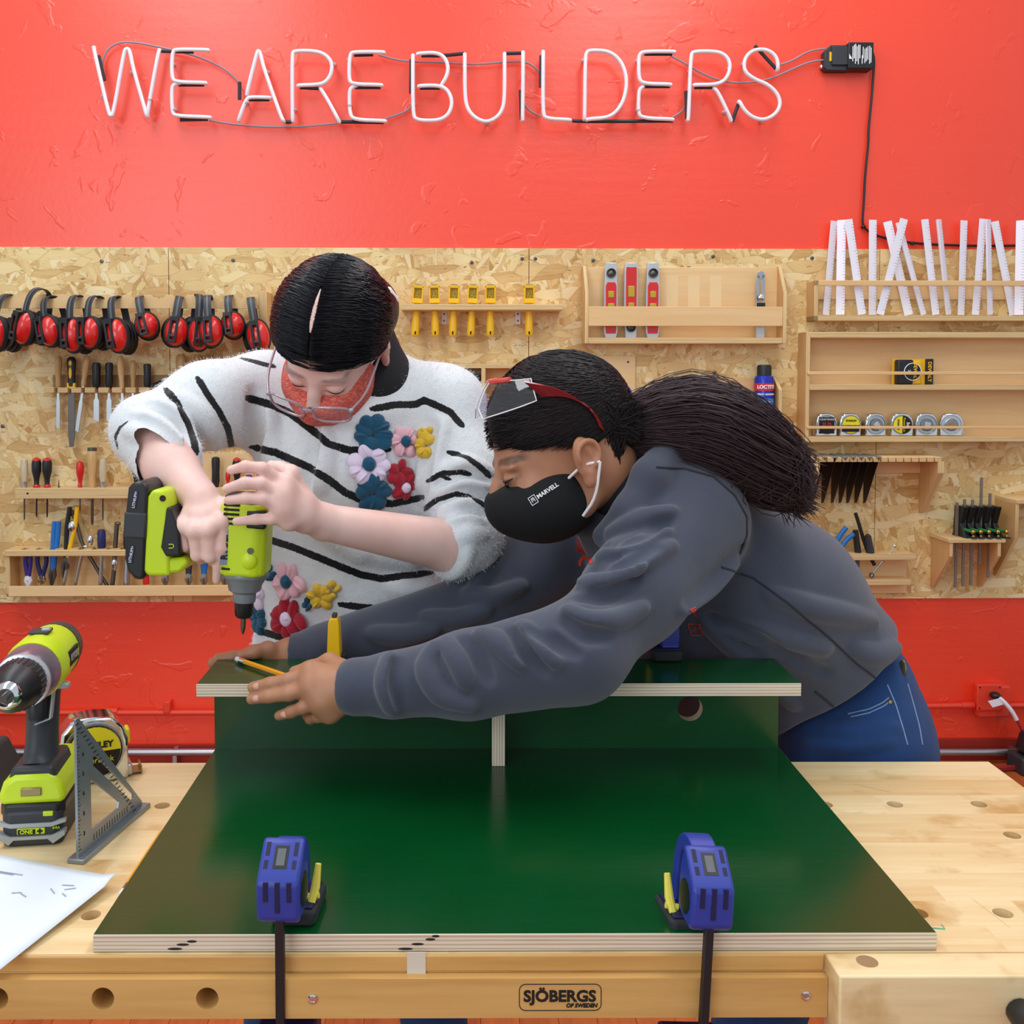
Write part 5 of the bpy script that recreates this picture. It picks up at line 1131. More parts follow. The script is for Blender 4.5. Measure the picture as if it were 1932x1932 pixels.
for k in range(5): lettering(t, str(k + 2), .007, 'black_print', M @ Matrix.Translation((.013, .03 + k * .024, .002)))

# ================================================================== tape measure on the bench
p = onz(176, 1474, BZ); t = Thing('tape_measure', 'big chrome tape measure with a yellow label behind the speed square', 'tape measure', (p.x, p.y, BZ))
M_ = tape_measure(t, Vector((p.x - .004, p.y + .01, BZ + .0005)), .092, .094, .046, R(26))
Fc = M_ @ Matrix.Translation((0, -.0265, .047)) @ Matrix.Rotation(R(90), 4, 'X')
hp = [(.035 * math.cos(k * math.pi / 14), .035 * math.sin(k * math.pi / 14)) for k in range(15)]
t.part('label', MB().lathe([(.035, 0), (.035, .001)], (0, 0, 0), n=30, M=Fc), 'black_print'); t.part('label_top', MB().prism(hp, .0005, .0016, 'xy', M=Fc), 'lime_yellow'); lettering(t, 'STANLEY', .012, 'black_print', Fc @ Matrix.Translation((0, .009, .002)), bold=.0005)
lettering(t, 'PowerLock', .011, 'lime_yellow', Fc @ Matrix.Translation((0, -.012, .002)))
t.part('lock_button', MB().box(.044, .0505, -.011, .011, .046, .068, M=M_), 'lime_yellow', bevel=.003)
t.part('mouth', MB().box(.03, .052, -.018, .018, .002, .018, M=M_), 'steel', bevel=.002); t.part('hook', MB().box(.052, .066, -.013, .013, .003, .0045, M=M_).box(.064, .066, -.013, .013, -.0005, .012, M=M_), 'brass_dull')
# pencil lying beside the board
def pencil(label, a, b, eraser_at_a=True):
    a, b = Vector(a), Vector(b); t = Thing('pencil', label, 'pencil', (a + b) / 2); ax = (b - a).normalized(); Lp = (b - a).length
    t.part('shaft', MB().tube([a + ax * .022, b - ax * .0], .0037, 6), 'orange_pencil'); t.part('ferrule', MB().tube([a + ax * .009, a + ax * .022], .0039, 12), 'chrome'); t.part('eraser', MB().tube([a, a + ax * .001, a + ax * .0095], [.003, .0038, .0038], 12), 'eraser')
    return t, ax
mat('eraser', 'e8dfe4', .8)
zz = Vector((0, 0, .004))
pencil('orange pencil lying along the left edge of the green board', Vector((x0 - .0065, 1.105, BZ)) + zz, Vector((x0 - .0065, 1.26, BZ)) + zz)
# paper sheet curling over the front of the bench
t = Thing('paper_sheet', 'white drawing sheet curling over the front left of the bench', 'paper', onz(60, 1720, BZ))
A_, B_, C_, D_ = onz(-150, 1590, BZ), onz(221, 1676, BZ), onz(0, 1836, BZ), onz(-260, 1760, BZ)
vs = []; n = 16
for i in range(n + 1):
    for j in range(n + 1):
        u_, v_ = i / n, j / n
        p = A_ * (1 - u_) * (1 - v_) + B_ * u_ * (1 - v_) + C_ * u_ * v_ + D_ * (1 - u_) * v_
        p.z = BZ + .0035 + .010 * math.sin(math.pi * min(1, u_ * 1.0)) * (.4 + .6 * v_) + .010 * (u_ ** 3) * (1 - v_)
        if u_ > .97 and v_ < .1: p.z += .004
        vs.append(p)
fs = [(i * (n + 1) + j, (i + 1) * (n + 1) + j, (i + 1) * (n + 1) + j + 1, i * (n + 1) + j + 1) for i in range(n) for j in range(n)]
sh = t.part('sheet', MB().add(vs, fs), 'paper'); so = sh.modifiers.new('thickness', 'SOLIDIFY'); so.thickness = .0003
pm = MB(); mat('pencil_grey', '9aa2b4', .8); mat('printed_grey', 'a9b2c8', .8)
def onsheet(u_, v_):
    i, j = min(int(u_ * n), n - 1), min(int(v_ * n), n - 1); a = vs[i * (n + 1) + j]; return a + (vs[(i + 1) * (n + 1) + j] - a) * (u_ * n - i) + (vs[i * (n + 1) + j + 1] - a) * (v_ * n - j) + Vector((0, 0, .0008))
for a, b in [((.36, .22), (.62, .19)), ((.36, .235), (.58, .21)), ((.83, .2), (.88, .18)), ((.80, .26), (.84, .3)), ((.86, .24), (.9, .2)), ((.7, .38), (.74, .4)), ((.66, .4), (.7, .37)), ((.6, .6), (.62, .64)), ((.5, .66), (.53, .63)), ((.56, .5), (.58, .55)), ((.87, .28), (.9, .3))]:
    t.part('pencil_mark', MB().tube([onsheet(*a), onsheet((a[0] + b[0]) / 2, (a[1] + b[1]) / 2), onsheet(*b)], .0005, 5), 'pencil_grey')
# ================================================================== soft shapes: smooth unions on a grid, meshed with surface nets
V3 = lambda v: np.array((v[0], v[1], v[2]), dtype=np.float32)
class Soft:
    def __init__(s, lo, hi, h):
        s.lo = V3(lo); s.h = h; s.n = np.ceil((V3(hi) - s.lo) / h).astype(int) + 1
        s.ax = [s.lo[i] + h * np.arange(s.n[i], dtype=np.float32) for i in range(3)]
        s.D = np.full(tuple(s.n), 10.0, dtype=np.float32)
    def sub(s, lo, hi):
        a = np.clip(np.floor((lo - s.lo) / s.h).astype(int), 0, s.n); b = np.clip(np.ceil((hi - s.lo) / s.h).astype(int) + 1, 0, s.n)
        if np.any(b <= a): return None, None
        sl = tuple(slice(a[i], b[i]) for i in range(3))
        X = s.ax[0][sl[0]][:, None, None]; Y = s.ax[1][sl[1]][None, :, None]; Z = s.ax[2][sl[2]][None, None, :]
        return sl, (X, Y, Z)
    def _join(s, sl, d, k, cut):
        D = s.D[sl]
        if cut:
            d = -d; h = np.clip(.5 - .5 * (D - d) / k, 0, 1); s.D[sl] = D + (d - D) * h + k * h * (1 - h)
        else:
            h = np.clip(.5 + .5 * (D - d) / k, 0, 1); s.D[sl] = D + (d - D) * h - k * h * (1 - h)
    def cone(s, a, b, ra, rb=None, k=.02, cut=False, flat=None):
        rb = ra if rb is None else rb; a = V3(a); b = V3(b); m = max(ra, rb) * (max(1, flat[1]) if flat else 1) + k + 3 * s.h
        sl, g = s.sub(np.minimum(a, b) - m, np.maximum(a, b) + m)
        if sl is None: return s
        px, py, pz = g[0] - a[0], g[1] - a[1], g[2] - a[2]; ba = b - a
        if flat:
            n = V3(flat[0]); n = n / np.linalg.norm(n); q = (px * n[0] + py * n[1] + pz * n[2]) * (1 / flat[1] - 1)
            px, py, pz = px + n[0] * q, py + n[1] * q, pz + n[2] * q
            ba = ba + n * (ba @ n) * (1 / flat[1] - 1)
        L2 = float(ba @ ba) + 1e-12
        t = np.clip((px * ba[0] + py * ba[1] + pz * ba[2]) / L2, 0, 1)
        d = np.sqrt((px - t * ba[0]) ** 2 + (py - t * ba[1]) ** 2 + (pz - t * ba[2]) ** 2) - (ra + t * (rb - ra))
        if flat: d = d * min(1, flat[1])
        s._join(sl, d.astype(np.float32), k, cut); return s
    def chain(s, pts, rs, k=.02, cut=False, flat=None):
        for i in range(len(pts) - 1):
            s.cone(pts[i], pts[i + 1], rs[i] if isinstance(rs, (list, tuple)) else rs, rs[i + 1] if isinstance(rs, (list, tuple)) else rs, k, cut, flat)
        return s
    def ell(s, c, r, rot=None, k=.02, cut=False):
        c = V3(c); r = V3(r if isinstance(r, (list, tuple)) else (r, r, r)); m = float(max(r)) + k + 3 * s.h
        sl, g = s.sub(c - m, c + m)
        if sl is None: return s
        px, py, pz = g[0] - c[0], g[1] - c[1], g[2] - c[2]
        if rot is not None:
            Q = np.array(rot, dtype=np.float32)   # columns are the ellipsoid axes
            px, py, pz = [px * Q[0, i] + py * Q[1, i] + pz * Q[2, i] for i in range(3)]
        k0 = np.sqrt((px / r[0]) ** 2 + (py / r[1]) ** 2 + (pz / r[2]) ** 2); k1 = np.sqrt((px / r[0] ** 2) ** 2 + (py / r[1] ** 2) ** 2 + (pz / r[2] ** 2) ** 2) + 1e-9
        s._join(sl, (k0 * (k0 - 1) / k1).astype(np.float32), k, cut); return s
    def torus(s, c, n, Rr, r, k=.01, cut=False, sq=None):
        c = V3(c); n = V3(n); n = n / np.linalg.norm(n); m = Rr + r + k + 3 * s.h
        sl, g = s.sub(c - m, c + m)
        if sl is None: return s
        px, py, pz = g[0] - c[0], g[1] - c[1], g[2] - c[2]; hgt = px * n[0] + py * n[1] + pz * n[2]
        rad = np.sqrt(np.maximum(px ** 2 + py ** 2 + pz ** 2 - hgt ** 2, 0))
        d = np.sqrt((rad - Rr) ** 2 + hgt ** 2) - r
        s._join(sl, d.astype(np.float32), k, cut); return s
    def plane(s, p, n, k=.01):          # keep the side n points away from
        p = V3(p); n = V3(n); n = n / np.linalg.norm(n)
        d = (s.ax[0][:, None, None] - p[0]) * n[0] + (s.ax[1][None, :, None] - p[1]) * n[1] + (s.ax[2][None, None, :] - p[2]) * n[2]
        s._join(tuple(slice(None) for _ in range(3)), (-d).astype(np.float32), k, True); return s
    def sample(s, P):
        q = (np.asarray(P, dtype=np.float32) - s.lo) / s.h; i = np.clip(np.floor(q).astype(int), 0, s.n - 2); f = np.clip(q - i, 0, 1); out = 0
        for a in (0, 1):
            for b in (0, 1):
                for c in (0, 1):
                    w_ = (f[..., 0] if a else 1 - f[..., 0]) * (f[..., 1] if b else 1 - f[..., 1]) * (f[..., 2] if c else 1 - f[..., 2])
                    out = out + w_ * s.D[i[..., 0] + a, i[..., 1] + b, i[..., 2] + c]
        return out
    def hit(s, px, py, y0=None, y1=None):
        r = ray(px, py); o = np.array((0, 0, CAMZ)); r = np.array(r) / r.y
        ys = np.arange(y0 or s.ax[1][0], y1 or s.ax[1][-1], .001); P = o + ys[:, None] * r
        ok = np.all((P >= s.lo) & (P <= s.lo + s.h * (s.n - 1)), axis=1); d = np.where(ok, s.sample(P), 1.0)
        i = np.argmax(d < 0)
        if not d[i] < 0: i = int(np.argmin(d))
        return Vector(P[i])
    def normal(s, p):
        e = s.h; p = np.array(p)
        g = [float(s.sample((p + d)[None])[0] - s.sample((p - d)[None])[0]) for d in np.eye(3) * e]
        return Vector(g).normalized()
    def ridge(s, pts, r=.006, k=.012, depth=.0, cut=False, y0=None):
        dn = []
        for a_, b_ in zip(pts[:-1], pts[1:]):
            n_ = max(1, int(math.hypot(b_[0] - a_[0], b_[1] - a_[1]) / 12)); dn += [(a_[0] + (b_[0] - a_[0]) * i / n_, a_[1] + (b_[1] - a_[1]) * i / n_) for i in range(n_)]
        P = [s.hit(*p, y0=y0) for p in dn + [pts[-1]]]; P = [P[0]] + [(P[i - 1] + P[i] * 2 + P[i + 1]) / 4 for i in range(1, len(P) - 1)] + [P[-1]]; N = [s.normal(p) for p in P]; Q = [p + n * depth for p, n in zip(P, N)]
        Q = chaikin(Q, 1)
        m = len(Q); s.chain(Q, [r * (.35 + .65 * math.sin(math.pi * (i + .5) / m)) for i in range(m)], k, cut); return s
    def wobble(s, amp, scale, seed=0, mask=None):
        rs = np.random.RandomState(seed); W = np.zeros_like(s.D)
        for _ in range(7):
            v = rs.normal(size=3); v = v / np.linalg.norm(v) * scale * rs.uniform(.6, 1.5); ph = rs.uniform(0, 6.28)
            W += np.sin(s.ax[0][:, None, None] * v[0] + s.ax[1][None, :, None] * v[1] + s.ax[2][None, None, :] * v[2] + ph).astype(np.float32)
        s.D += W * (amp / 2.6); return s
    def verts(s):
        D = s.D; I = D < 0
        c = [I[a:I.shape[0] - 1 + a, b:I.shape[1] - 1 + b, e:I.shape[2] - 1 + e] for a in (0, 1) for b in (0, 1) for e in (0, 1)]
        anyi = np.logical_or.reduce(c); alli = np.logical_and.reduce(c); act = anyi & ~alli
        idx = np.argwhere(act); nid = np.full(act.shape, -1, dtype=np.int64); nid[act] = np.arange(len(idx))
        off = np.array([(a, b, e) for a in (0, 1) for b in (0, 1) for e in (0, 1)])
        val = np.stack([D[idx[:, 0] + o[0], idx[:, 1] + o[1], idx[:, 2] + o[2]] for o in off], 1)
        acc = np.zeros((len(idx), 3)); cnt = np.zeros(len(idx))
        for i in range(8):
            for j in range(i + 1, 8):
                if np.abs(off[i] - off[j]).sum() != 1: continue
                a, b = val[:, i], val[:, j]; m = (a < 0) != (b < 0); t = np.where(m, a / np.where(m, a - b, 1), 0)
                acc += m[:, None] * (off[i] + t[:, None] * (off[j] - off[i])); cnt += m
        P = s.lo + s.h * (idx + acc / cnt[:, None])
        F = []
        for axis in range(3):
            u, v = [(1, 2), (2, 0), (0, 1)][axis]
            sl0 = [slice(None)] * 3; sl1 = [slice(None)] * 3; sl0[axis] = slice(0, -1); sl1[axis] = slice(1, None)
            for q in (u, v): sl0[q] = slice(1, -1); sl1[q] = slice(1, -1)
            A, B = I[tuple(sl0)], I[tuple(sl1)]; e = np.argwhere(A != B)
            if not len(e): continue
            fl = A[e[:, 0], e[:, 1], e[:, 2]]
            cells = []
            for du, dv in ((0, 0), (1, 0), (1, 1), (0, 1)):
                cc = e.copy(); cc[:, u] += du; cc[:, v] += dv
                cells.append(nid[cc[:, 0], cc[:, 1], cc[:, 2]])
            Q = np.stack(cells, 1); Q[~fl] = Q[~fl][:, ::-1]; F.append(Q)
        return P, np.concatenate(F)
def soft_mesh(name, pieces, mats, attrs=None, smooth_it=0):
    Ps = []; Fs = []; o = 0
    for p, f in pieces: Ps.append(p); Fs.append(f + o); o += len(p)
    P = np.concatenate(Ps); F = np.concatenate(Fs)
    me = bpy.data.meshes.new(name); me.vertices.add(len(P)); me.vertices.foreach_set('co', P.astype(np.float32).ravel())
    me.loops.add(F.size); me.loops.foreach_set('vertex_index', F.astype(np.int32).ravel())
    me.polygons.add(len(F)); me.polygons.foreach_set('loop_start', np.arange(0, F.size, 4, dtype=np.int32))
    for m_ in (mats if isinstance(mats, (list, tuple)) else [mats]): me.materials.append(MATS[m_])
    me.polygons.foreach_set('use_smooth', np.ones(len(F), dtype=bool)); me.update(calc_edges=True); me.validate()
    for k, vals in (attrs or {}).items():
        a = me.attributes.new(k, 'FLOAT', 'POINT'); a.data.foreach_set('value', np.asarray(vals, dtype=np.float32))
    return me
def seg_dist(P, A, B):
    ba = B - A; t = np.clip(((P - A) @ ba) / (ba @ ba + 1e-12), 0, 1); return np.linalg.norm(P - A - t[:, None] * ba, axis=1), t
def poly_dist(P, pts, ws):
    best = np.full(len(P), 1.0); pts = np.array([tuple(p) for p in pts])
    for i in range(len(pts) - 1):
        d, t = seg_dist(P, pts[i], pts[i + 1]); best = np.minimum(best, d - (ws[i] + t * (ws[i + 1] - ws[i])))
    return best
# ---- skin, cloth and hair materials
def skin(name, c1, c2, c3):
    m = bpy.data.materials.new(name); m.use_nodes = True; MATS[name] = m; t = NT(m); v = t.coord()
    n = t.noise(v, 14, 3); n2 = t.noise(v, 70, 3)
    c = t.mix(t.ramp(n, [(.3, (0, 0, 0)), (.7, (1, 1, 1))]), lin(c1), lin(c2)); c = t.mix(t.math('MULTIPLY', n2, .25), c, lin(c3))
    at_ = t.new('ShaderNodeAttribute', attribute_name='blush'); c = t.mix(t.math('MULTIPLY', at_.outputs['Fac'], .6, True), c, lin(c3))
    dk = t.new('ShaderNodeAttribute', attribute_name='dark'); c = t.mix(t.math('MULTIPLY', dk.outputs['Fac'], 1.0, True), c, lin('2a1712'))
    t.link(c, t.b.inputs['Base Color']); t.b.inputs['Roughness'].default_value = .48
    t.b.inputs['Subsurface Weight'].default_value = .12; t.b.inputs['Subsurface Radius'].default_value = (.012, .004, .002); t.b.inputs['Subsurface Scale'].default_value = .5
    t.bump(t.noise(v, 260, 3), .08, .001)
skin('skin_pale', 'f2d0c6', 'eabfb4', 'd88f86'); skin('skin_tan', 'c08a68', 'b07a5a', '96563e')
def knit(name, base, shade, stripe=None, fuzz=.5, scale=320, bump=.5):
    m = bpy.data.materials.new(name); m.use_nodes = True; MATS[name] = m; t = NT(m); v = t.coord()
    n = t.noise(v, 22, 4); c = t.mix(n, lin(base), lin(shade))
    nf = t.noise(v, scale, 3, .7)
    if stripe:
        a = t.new('ShaderNodeAttribute', attribute_name='stripe')
        e = t.math('ADD', a.outputs['Fac'], t.math('MULTIPLY', t.math('SUBTRACT', nf, .5), .0045))
        c = t.mix(t.ramp(t.math('ADD', t.math('MULTIPLY', e, 400), .5), [(.3, (1, 1, 1)), (.7, (0, 0, 0))]), c, lin(stripe))
    t.link(c, t.b.inputs['Base Color']); t.b.inputs['Roughness'].default_value = .95; t.b.inputs['Specular IOR Level'].default_value = .1
    t.b.inputs['Sheen Weight'].default_value = fuzz; t.b.inputs['Sheen Roughness'].default_value = .6
    t.bump(t.math('ADD', nf, t.math('MULTIPLY', t.noise(v, 90, 3), .8)), bump, .0022)
knit('sweater_knit', 'e2e5e8', 'd6dade', '0c0c10', .3); knit('fleece', '484c5c', '3e4250', None, .25, 500, .25); knit('denim', '27477c', '1c3763', None, .1, 700, .35)
for n_, c_ in (('knit_teal', '12506e'), ('knit_red', 'a8102a'), ('knit_pink', 'eab7c4'), ('knit_lilac', 'e6d6ee'), ('knit_yellow', 'dfb733')): knit(n_, c_, c_, None, .25, 420, .7)
mat('sweater_fuzz', 'eef0f3', .95); mat('nose_grey', '848b92', .4, .3, noise=.06); mat('collar_black', '15151b', .9, noise=.15, bump=.3, bscale=300); mat('mask_black', '0b0c0f', .85, noise=.2, bump=.2, bscale=600)
mat('jean_stitch', '7d94b8', .8); mat('hoodie_seam', '2a2a32', .9); mat('print_red', 'd03a34', .8, noise=.1); mat('lash', '241410', .7); mat('nail', 'e6b0a4', .3); mat('nail_tan', 'd09a84', .35); mat('lip', 'b5685a', .5)
mat('white_elastic', 'f2eef0', .7); mat('eye_white', 'e6e0dc', .3); mat('eye_dark', '1a0f0b', .1)
def maskfabric():
    m = bpy.data.materials.new('mask_coral'); m.use_nodes = True; MATS['mask_coral'] = m; t = NT(m)
    n = t.noise(t.coord((1, 1, 3)), 160, 3, .7); t.link(t.ramp(n, [(.35, lin('b94a42')), (.55, lin('dc6a5a')), (.72, lin('ee9a88'))]), t.b.inputs['Base Color']); t.b.inputs['Roughness'].default_value = .9; t.bump(n, .4, .001)
maskfabric()
def hairmat(name, c1, c2, rough=.3):
    m = bpy.data.materials.new(name); m.use_nodes = True; MATS[name] = m; t = NT(m)
    n = t.noise(t.coord(), 40, 3); t.link(t.mix(n, lin(c1), lin(c2)), t.b.inputs['Base Color']); t.b.inputs['Roughness'].default_value = rough; t.b.inputs['Specular IOR Level'].default_value = .3
hairmat('hair_black', '0b0b10', '15141c', .34); hairmat('hair_brown', '171113', '221819', .55); hairmat('hair_tail', '2a1d1f', '453134', .5)
def strands(name, paths, r, mname, parent, label=None):
    mb = MB(); vs = []; fs = []
    for pth in paths:
        P, T, N = frames(pth); L = len(P); o = len(vs)
        for i in range(L):
            B = T[i].cross(N[i]); rr = r * (1.0 if 0 < i < L - 1 else .35)
            for k in range(3): a = 2.094 * k; vs.append(tuple(P[i] + N[i] * (math.cos(a) * rr) + B * (math.sin(a) * rr)))
        for i in range(L - 1):
            for k in range(3): fs.append((o + i * 3 + k, o + i * 3 + (k + 1) % 3, o + (i + 1) * 3 + (k + 1) % 3, o + (i + 1) * 3 + k))
    me = bpy.data.meshes.new(name); me.from_pydata(vs, [], fs); me.materials.append(MATS[mname]); me.polygons.foreach_set('use_smooth', [True] * len(fs)); me.update()
    return link(name, me, parent, kind='stuff', label=label)
class Head:
    """head frame: x to the person's left, y forward, z up"""
    def __init__(s, c, f, up_hint, sc_=1.0):
        f = Vector(f).normalized(); x = Vector(up_hint).cross(f) * -1; x = f.cross(Vector(up_hint)).normalized() * -1
        x = Vector(up_hint).cross(f).normalized(); u = f.cross(x).normalized()
        s.c = Vector(c); s.M = Matrix((x, f, u)).transposed(); s.s = sc_
    def p(s, x, y, z): return s.c + s.M @ (Vector((x, y, z)) * s.s)
    def d(s, x, y, z): return s.M @ Vector((x, y, z))
    def rot(s, e=None): return np.array(s.M @ Euler(e).to_matrix()) if e else np.array(s.M)
    def mat4(s): return Matrix.Translation(s.c) @ s.M.to_4x4() @ Matrix.Scale(s.s, 4)
def build_head(S, H, ear_out=.5):
    q = H.s; E = lambda c, r, k=.015, cut=False, e=None: S.ell(H.p(*c), tuple(x * q for x in r), H.rot(e), k, cut)
    E((0, -.012, .03), (.073, .094, .086)); E((0, .034, -.028), (.060, .060, .078), .03); E((0, .058, -.078), (.034, .032, .027), .03)
    E((0, -.03, -.03), (.06, .062, .06), .03)
    for s_ in (-1, 1):
        E((s_ * .036, .06, -.034), (.024, .028, .026), .02); E((s_ * .028, .079, .014), (.024, .010, .008), .014); E((s_ * .045, .02, -.07), (.02, .035, .022), .025)
    for s_ in (-1, 1): E((s_ * .031, .101, -.004), (.017, .014, .011), .008, True)
    for s_ in (-1, 1): E((s_ * .030, .080, -.004), (.0155, .0135, .0125), .003)
    S.chain([H.p(0, .088, .006), H.p(0, .100, -.012), H.p(0, .112, -.032)], [.008 * q, .009 * q, .0125 * q], .008)
    for s_ in (-1, 1): E((s_ * .0125, .098, -.036), (.009, .012, .008), .006)
    E((0, .09, -.057), (.024, .010, .006), .006); E((0, .088, -.066), (.022, .010, .006), .006)
    for s_ in (-1, 1):
        e = (0, 0, s_ * -ear_out); E((s_ * .080, -.012, -.012), (.0085, .021, .033), .008, False, e)
        S.torus(H.p(s_ * .086, -.016, -.004), H.d(s_ * 1, -.35, 0), .0165 * q, .0042 * q, .003); E((s_ * .090, -.010, -.010), (.007, .009, .016), .004, True, e); E((s_ * .083, -.004, -.040), (.006, .009, .009), .006, False, e)
def finger(S, pts, r=(.0095, .0088, .0082, .0068), k=.004): S.chain(pts, list(r), k)
def palm(S, W, knuckles, wr=.024, kr=.0125, k=.014, mid=None):
    for kn in knuckles: S.cone(W, kn, wr * .62, kr, k)
    for a, b in zip(knuckles[:-1], knuckles[1:]): S.cone(a, b, kr, kr, k)
    for kn in knuckles: S.cone(Vector(W).lerp(kn, .35) + Vector((0, -.002, 0)), Vector(kn) + Vector((0, -.0035, 0)), kr * .5, kr * .72, .006); S.ell(Vector(kn) + Vector((0, -.003, -.001)), (kr * .95, kr * .9, kr * .95), None, .005)
    for a, b in zip(knuckles[:-1], knuckles[1:]): S.cone(Vector(W).lerp(a, .55), Vector(W).lerp(b, .55), kr * 1.08, kr * 1.08, k)
def nail(name, S, p, axis, up, m, par, s_=.85):
    p = Vector(p); a = Vector(axis).normalized(); u = (Vector(up) - a * Vector(up).dot(a)).normalized(); x = a.cross(u)
    M = Matrix.Translation(p) @ Matrix((x, a, u)).transposed().to_4x4()
    return link('fingernail', MB().ell((0, 0, 0), (.0052 * s_, .0066 * s_, .0016 * s_), 12, 6, M=M).mesh('fingernail', m), par)
# ================================================================== left person (striped sweater)
YA = 1.77
def personA():
    H = Head(at(628, 640, 1.655), (-.25, -.52, -.81), (-.03, -.82, .55), 1.0)
    SR, SL = at(497, 752, YA), at(838, 772, YA)
    ER, CR, WR = at(278, 812, 1.60), at(322, 880, 1.545), at(382, 945, 1.475)
    EL, CL, WL = at(880, 1012, 1.645), at(858, 1032, 1.615), at(612, 985, 1.485)
    NB = at(690, 735, 1.75)
    # ---------- skin: head + neck
    S = Soft(H.c - Vector((.15, .16, .17)), H.c + Vector((.16, .2, .17)), .0026)
    build_head(S, H); S.cone(H.p(0, -.045, -.05), NB + Vector((0, .01, -.03)), .05, .058, .03)
    ph, fh = S.verts()
    pl = (ph - np.array(H.c)) @ np.array(H.M) / H.s          # head coordinates of the vertices
    dark = np.zeros(len(ph)); blush = np.zeros(len(ph))
    for s_ in (-1, 1):
        lid = np.sqrt(((pl[:, 0] - s_ * .030) / .016) ** 2 + ((pl[:, 2] + .0125 - .004 * ((pl[:, 0] - s_ * .03) / .016) ** 2) / .0021) ** 2) ; dark = np.maximum(dark, np.where(pl[:, 1] > .07, np.clip(1.6 - 1.2 * lid, 0, .9), 0))
        bx = (pl[:, 0] * s_ - .033) / .023; br = np.abs(pl[:, 2] - .016 - .003 * (1 - bx ** 2)) / .003; dark = np.maximum(dark, np.where(pl[:, 1] > .05, np.clip(1.4 - br, 0, .5) * np.clip(3 - 3 * np.abs(bx), 0, 1), 0))
        ch = np.sqrt(((pl[:, 0] - s_ * .04) / .03) ** 2 + ((pl[:, 2] + .035) / .03) ** 2); blush = np.maximum(blush, np.where(pl[:, 1] > .03, np.clip(1 - ch, 0, 1) * .6, 0)); blush = np.maximum(blush, np.where(np.abs(pl[:, 0]) > .074, .55, 0))
    # ---------- right hand on the driver handle, left hand steadying the driver
    S = Soft(at(270, 800, 1.70) - Vector((.06, .0, .32)), at(470, 800, 1.42) + Vector((.05, .0, .06)) + Vector((0, 0, 0)), .0026) if False else Soft((min(ER.x, WR.x) - .08, 1.38, at(400, 1110, 1.45).z), (at(470, 900, 1.45).x, 1.72, ER.z + .07), .0026)
    S.chain([ER, CR, WR], [.042, .036, .0265], .03)
    kn = [at(421, 984, 1.436), at(394, 1000, 1.427), at(367, 1001, 1.430), at(341, 992, 1.442)]
    palm(S, WR, kn, .026, .0098, .009)
    finger(S, [kn[0], at(419, 1034, 1.434), at(412, 1066, 1.444), at(409, 1094, 1.452)], (.0106, .0092, .0082, .0064), .003)
    finger(S, [kn[1], at(396, 1050, 1.432), at(402, 1056, 1.460), at(404, 1036, 1.484)], (.0106, .0094, .0086, .0074), .003)
    finger(S, [kn[2], at(372, 1047, 1.434), at(379, 1053, 1.460), at(383, 1032, 1.486)], (.0104, .0092, .0084, .0072), .003)
    finger(S, [kn[3], at(349, 1030, 1.444), at(357, 1036, 1.464), at(362, 1018, 1.486)], (.0095, .0085, .0078, .0066), .003)
    finger(S, [WR.lerp(kn[0], .3) + Vector((0, .012, 0)), at(430, 955, 1.463), at(430, 975, 1.484), at(412, 985, 1.498)], (.0135, .0125, .0100, .0085), .008)
    pr, fr_ = S.verts()
    S = Soft((at(418, 980, 1.42).x, 1.36, at(600, 1100, 1.5).z), (EL.x + .08, 1.73, at(500, 850, 1.45).z), .0026)
    S.chain([EL + Vector((-.008, 0, 0)), CL, WL], [.036, .042, .0265], .02)
    kl = [at(535, 912, 1.425), at(530, 934, 1.415), at(533, 958, 1.415), at(545, 981, 1.425)]
    palm(S, WL, kl, .027, .012, .015)
    finger(S, [kl[0], at(495, 884, 1.408), at(463, 880, 1.404), at(436, 887, 1.412)], (.0100, .0088, .0080, .0064))
    finger(S, [kl[1], at(492, 912, 1.400), at(462, 911, 1.396), at(428, 922, 1.404)], (.0102, .0090, .0082, .0066))
    finger(S, [kl[2], at(495, 941, 1.400), at(464, 940, 1.396), at(431, 944, 1.402)], (.0100, .0088, .0080, .0064))
    finger(S, [kl[3], at(512, 979, 1.410), at(483, 980, 1.408), at(446, 984, 1.410)], (.0092, .0080, .0072, .0060))
    finger(S, [WL.lerp(kl[0], .45) + Vector((0, .012, .0)), at(548, 893, 1.45), at(528, 884, 1.462), at(512, 878, 1.47)], (.0135, .0115, .0095, .0075), .008)
    pL, fL = S.verts()
    # ---------- covered body, coarse
    S = Soft((-.52, 1.55, -.01), (.10, 2.02, 1.5), .008)
    S.chain([at(662, 860, YA), at(658, 1060, YA + .01), Vector((-.197, YA + .03, .86))], [.13, .12, .125], .04, flat=((0, 1, 0), .66)); S.cone(SR, SL, .05, .05, .05); S.cone(NB, at(664, 860, YA), .06, .08, .05)
    S.chain([SR, ER], [.045, .038], .03); S.chain([SL, EL], [.045, .038], .03)
    FL_, FR_ = Vector((-.035, 1.80, .07)), Vector((-.345, 1.83, .07))
    for hp, kn_, ft in ((Vector((-.125, 1.80, .82)), Vector((-.075, 1.78, .45)), FL_), (Vector((-.275, 1.80, .82)), Vector((-.315, 1.79, .45)), FR_)): S.chain([hp, kn_, ft], [.075, .052, .038], .03); S.cone(ft + Vector((0, .02, -.03)), ft + Vector((0, -.12, -.035)), .034, .028, .02)
    pb, fb = S.verts()
    z = lambda n_: np.zeros(n_)
    me = soft_mesh('person', [(ph, fh), (pr, fr_), (pL, fL), (pb, fb)], 'skin_pale', {'dark': np.concatenate([dark, z(len(pr)), z(len(pL)), z(len(pb))]), 'blush': np.concatenate([blush, z(len(pr)), z(len(pL)), z(len(pb))])})
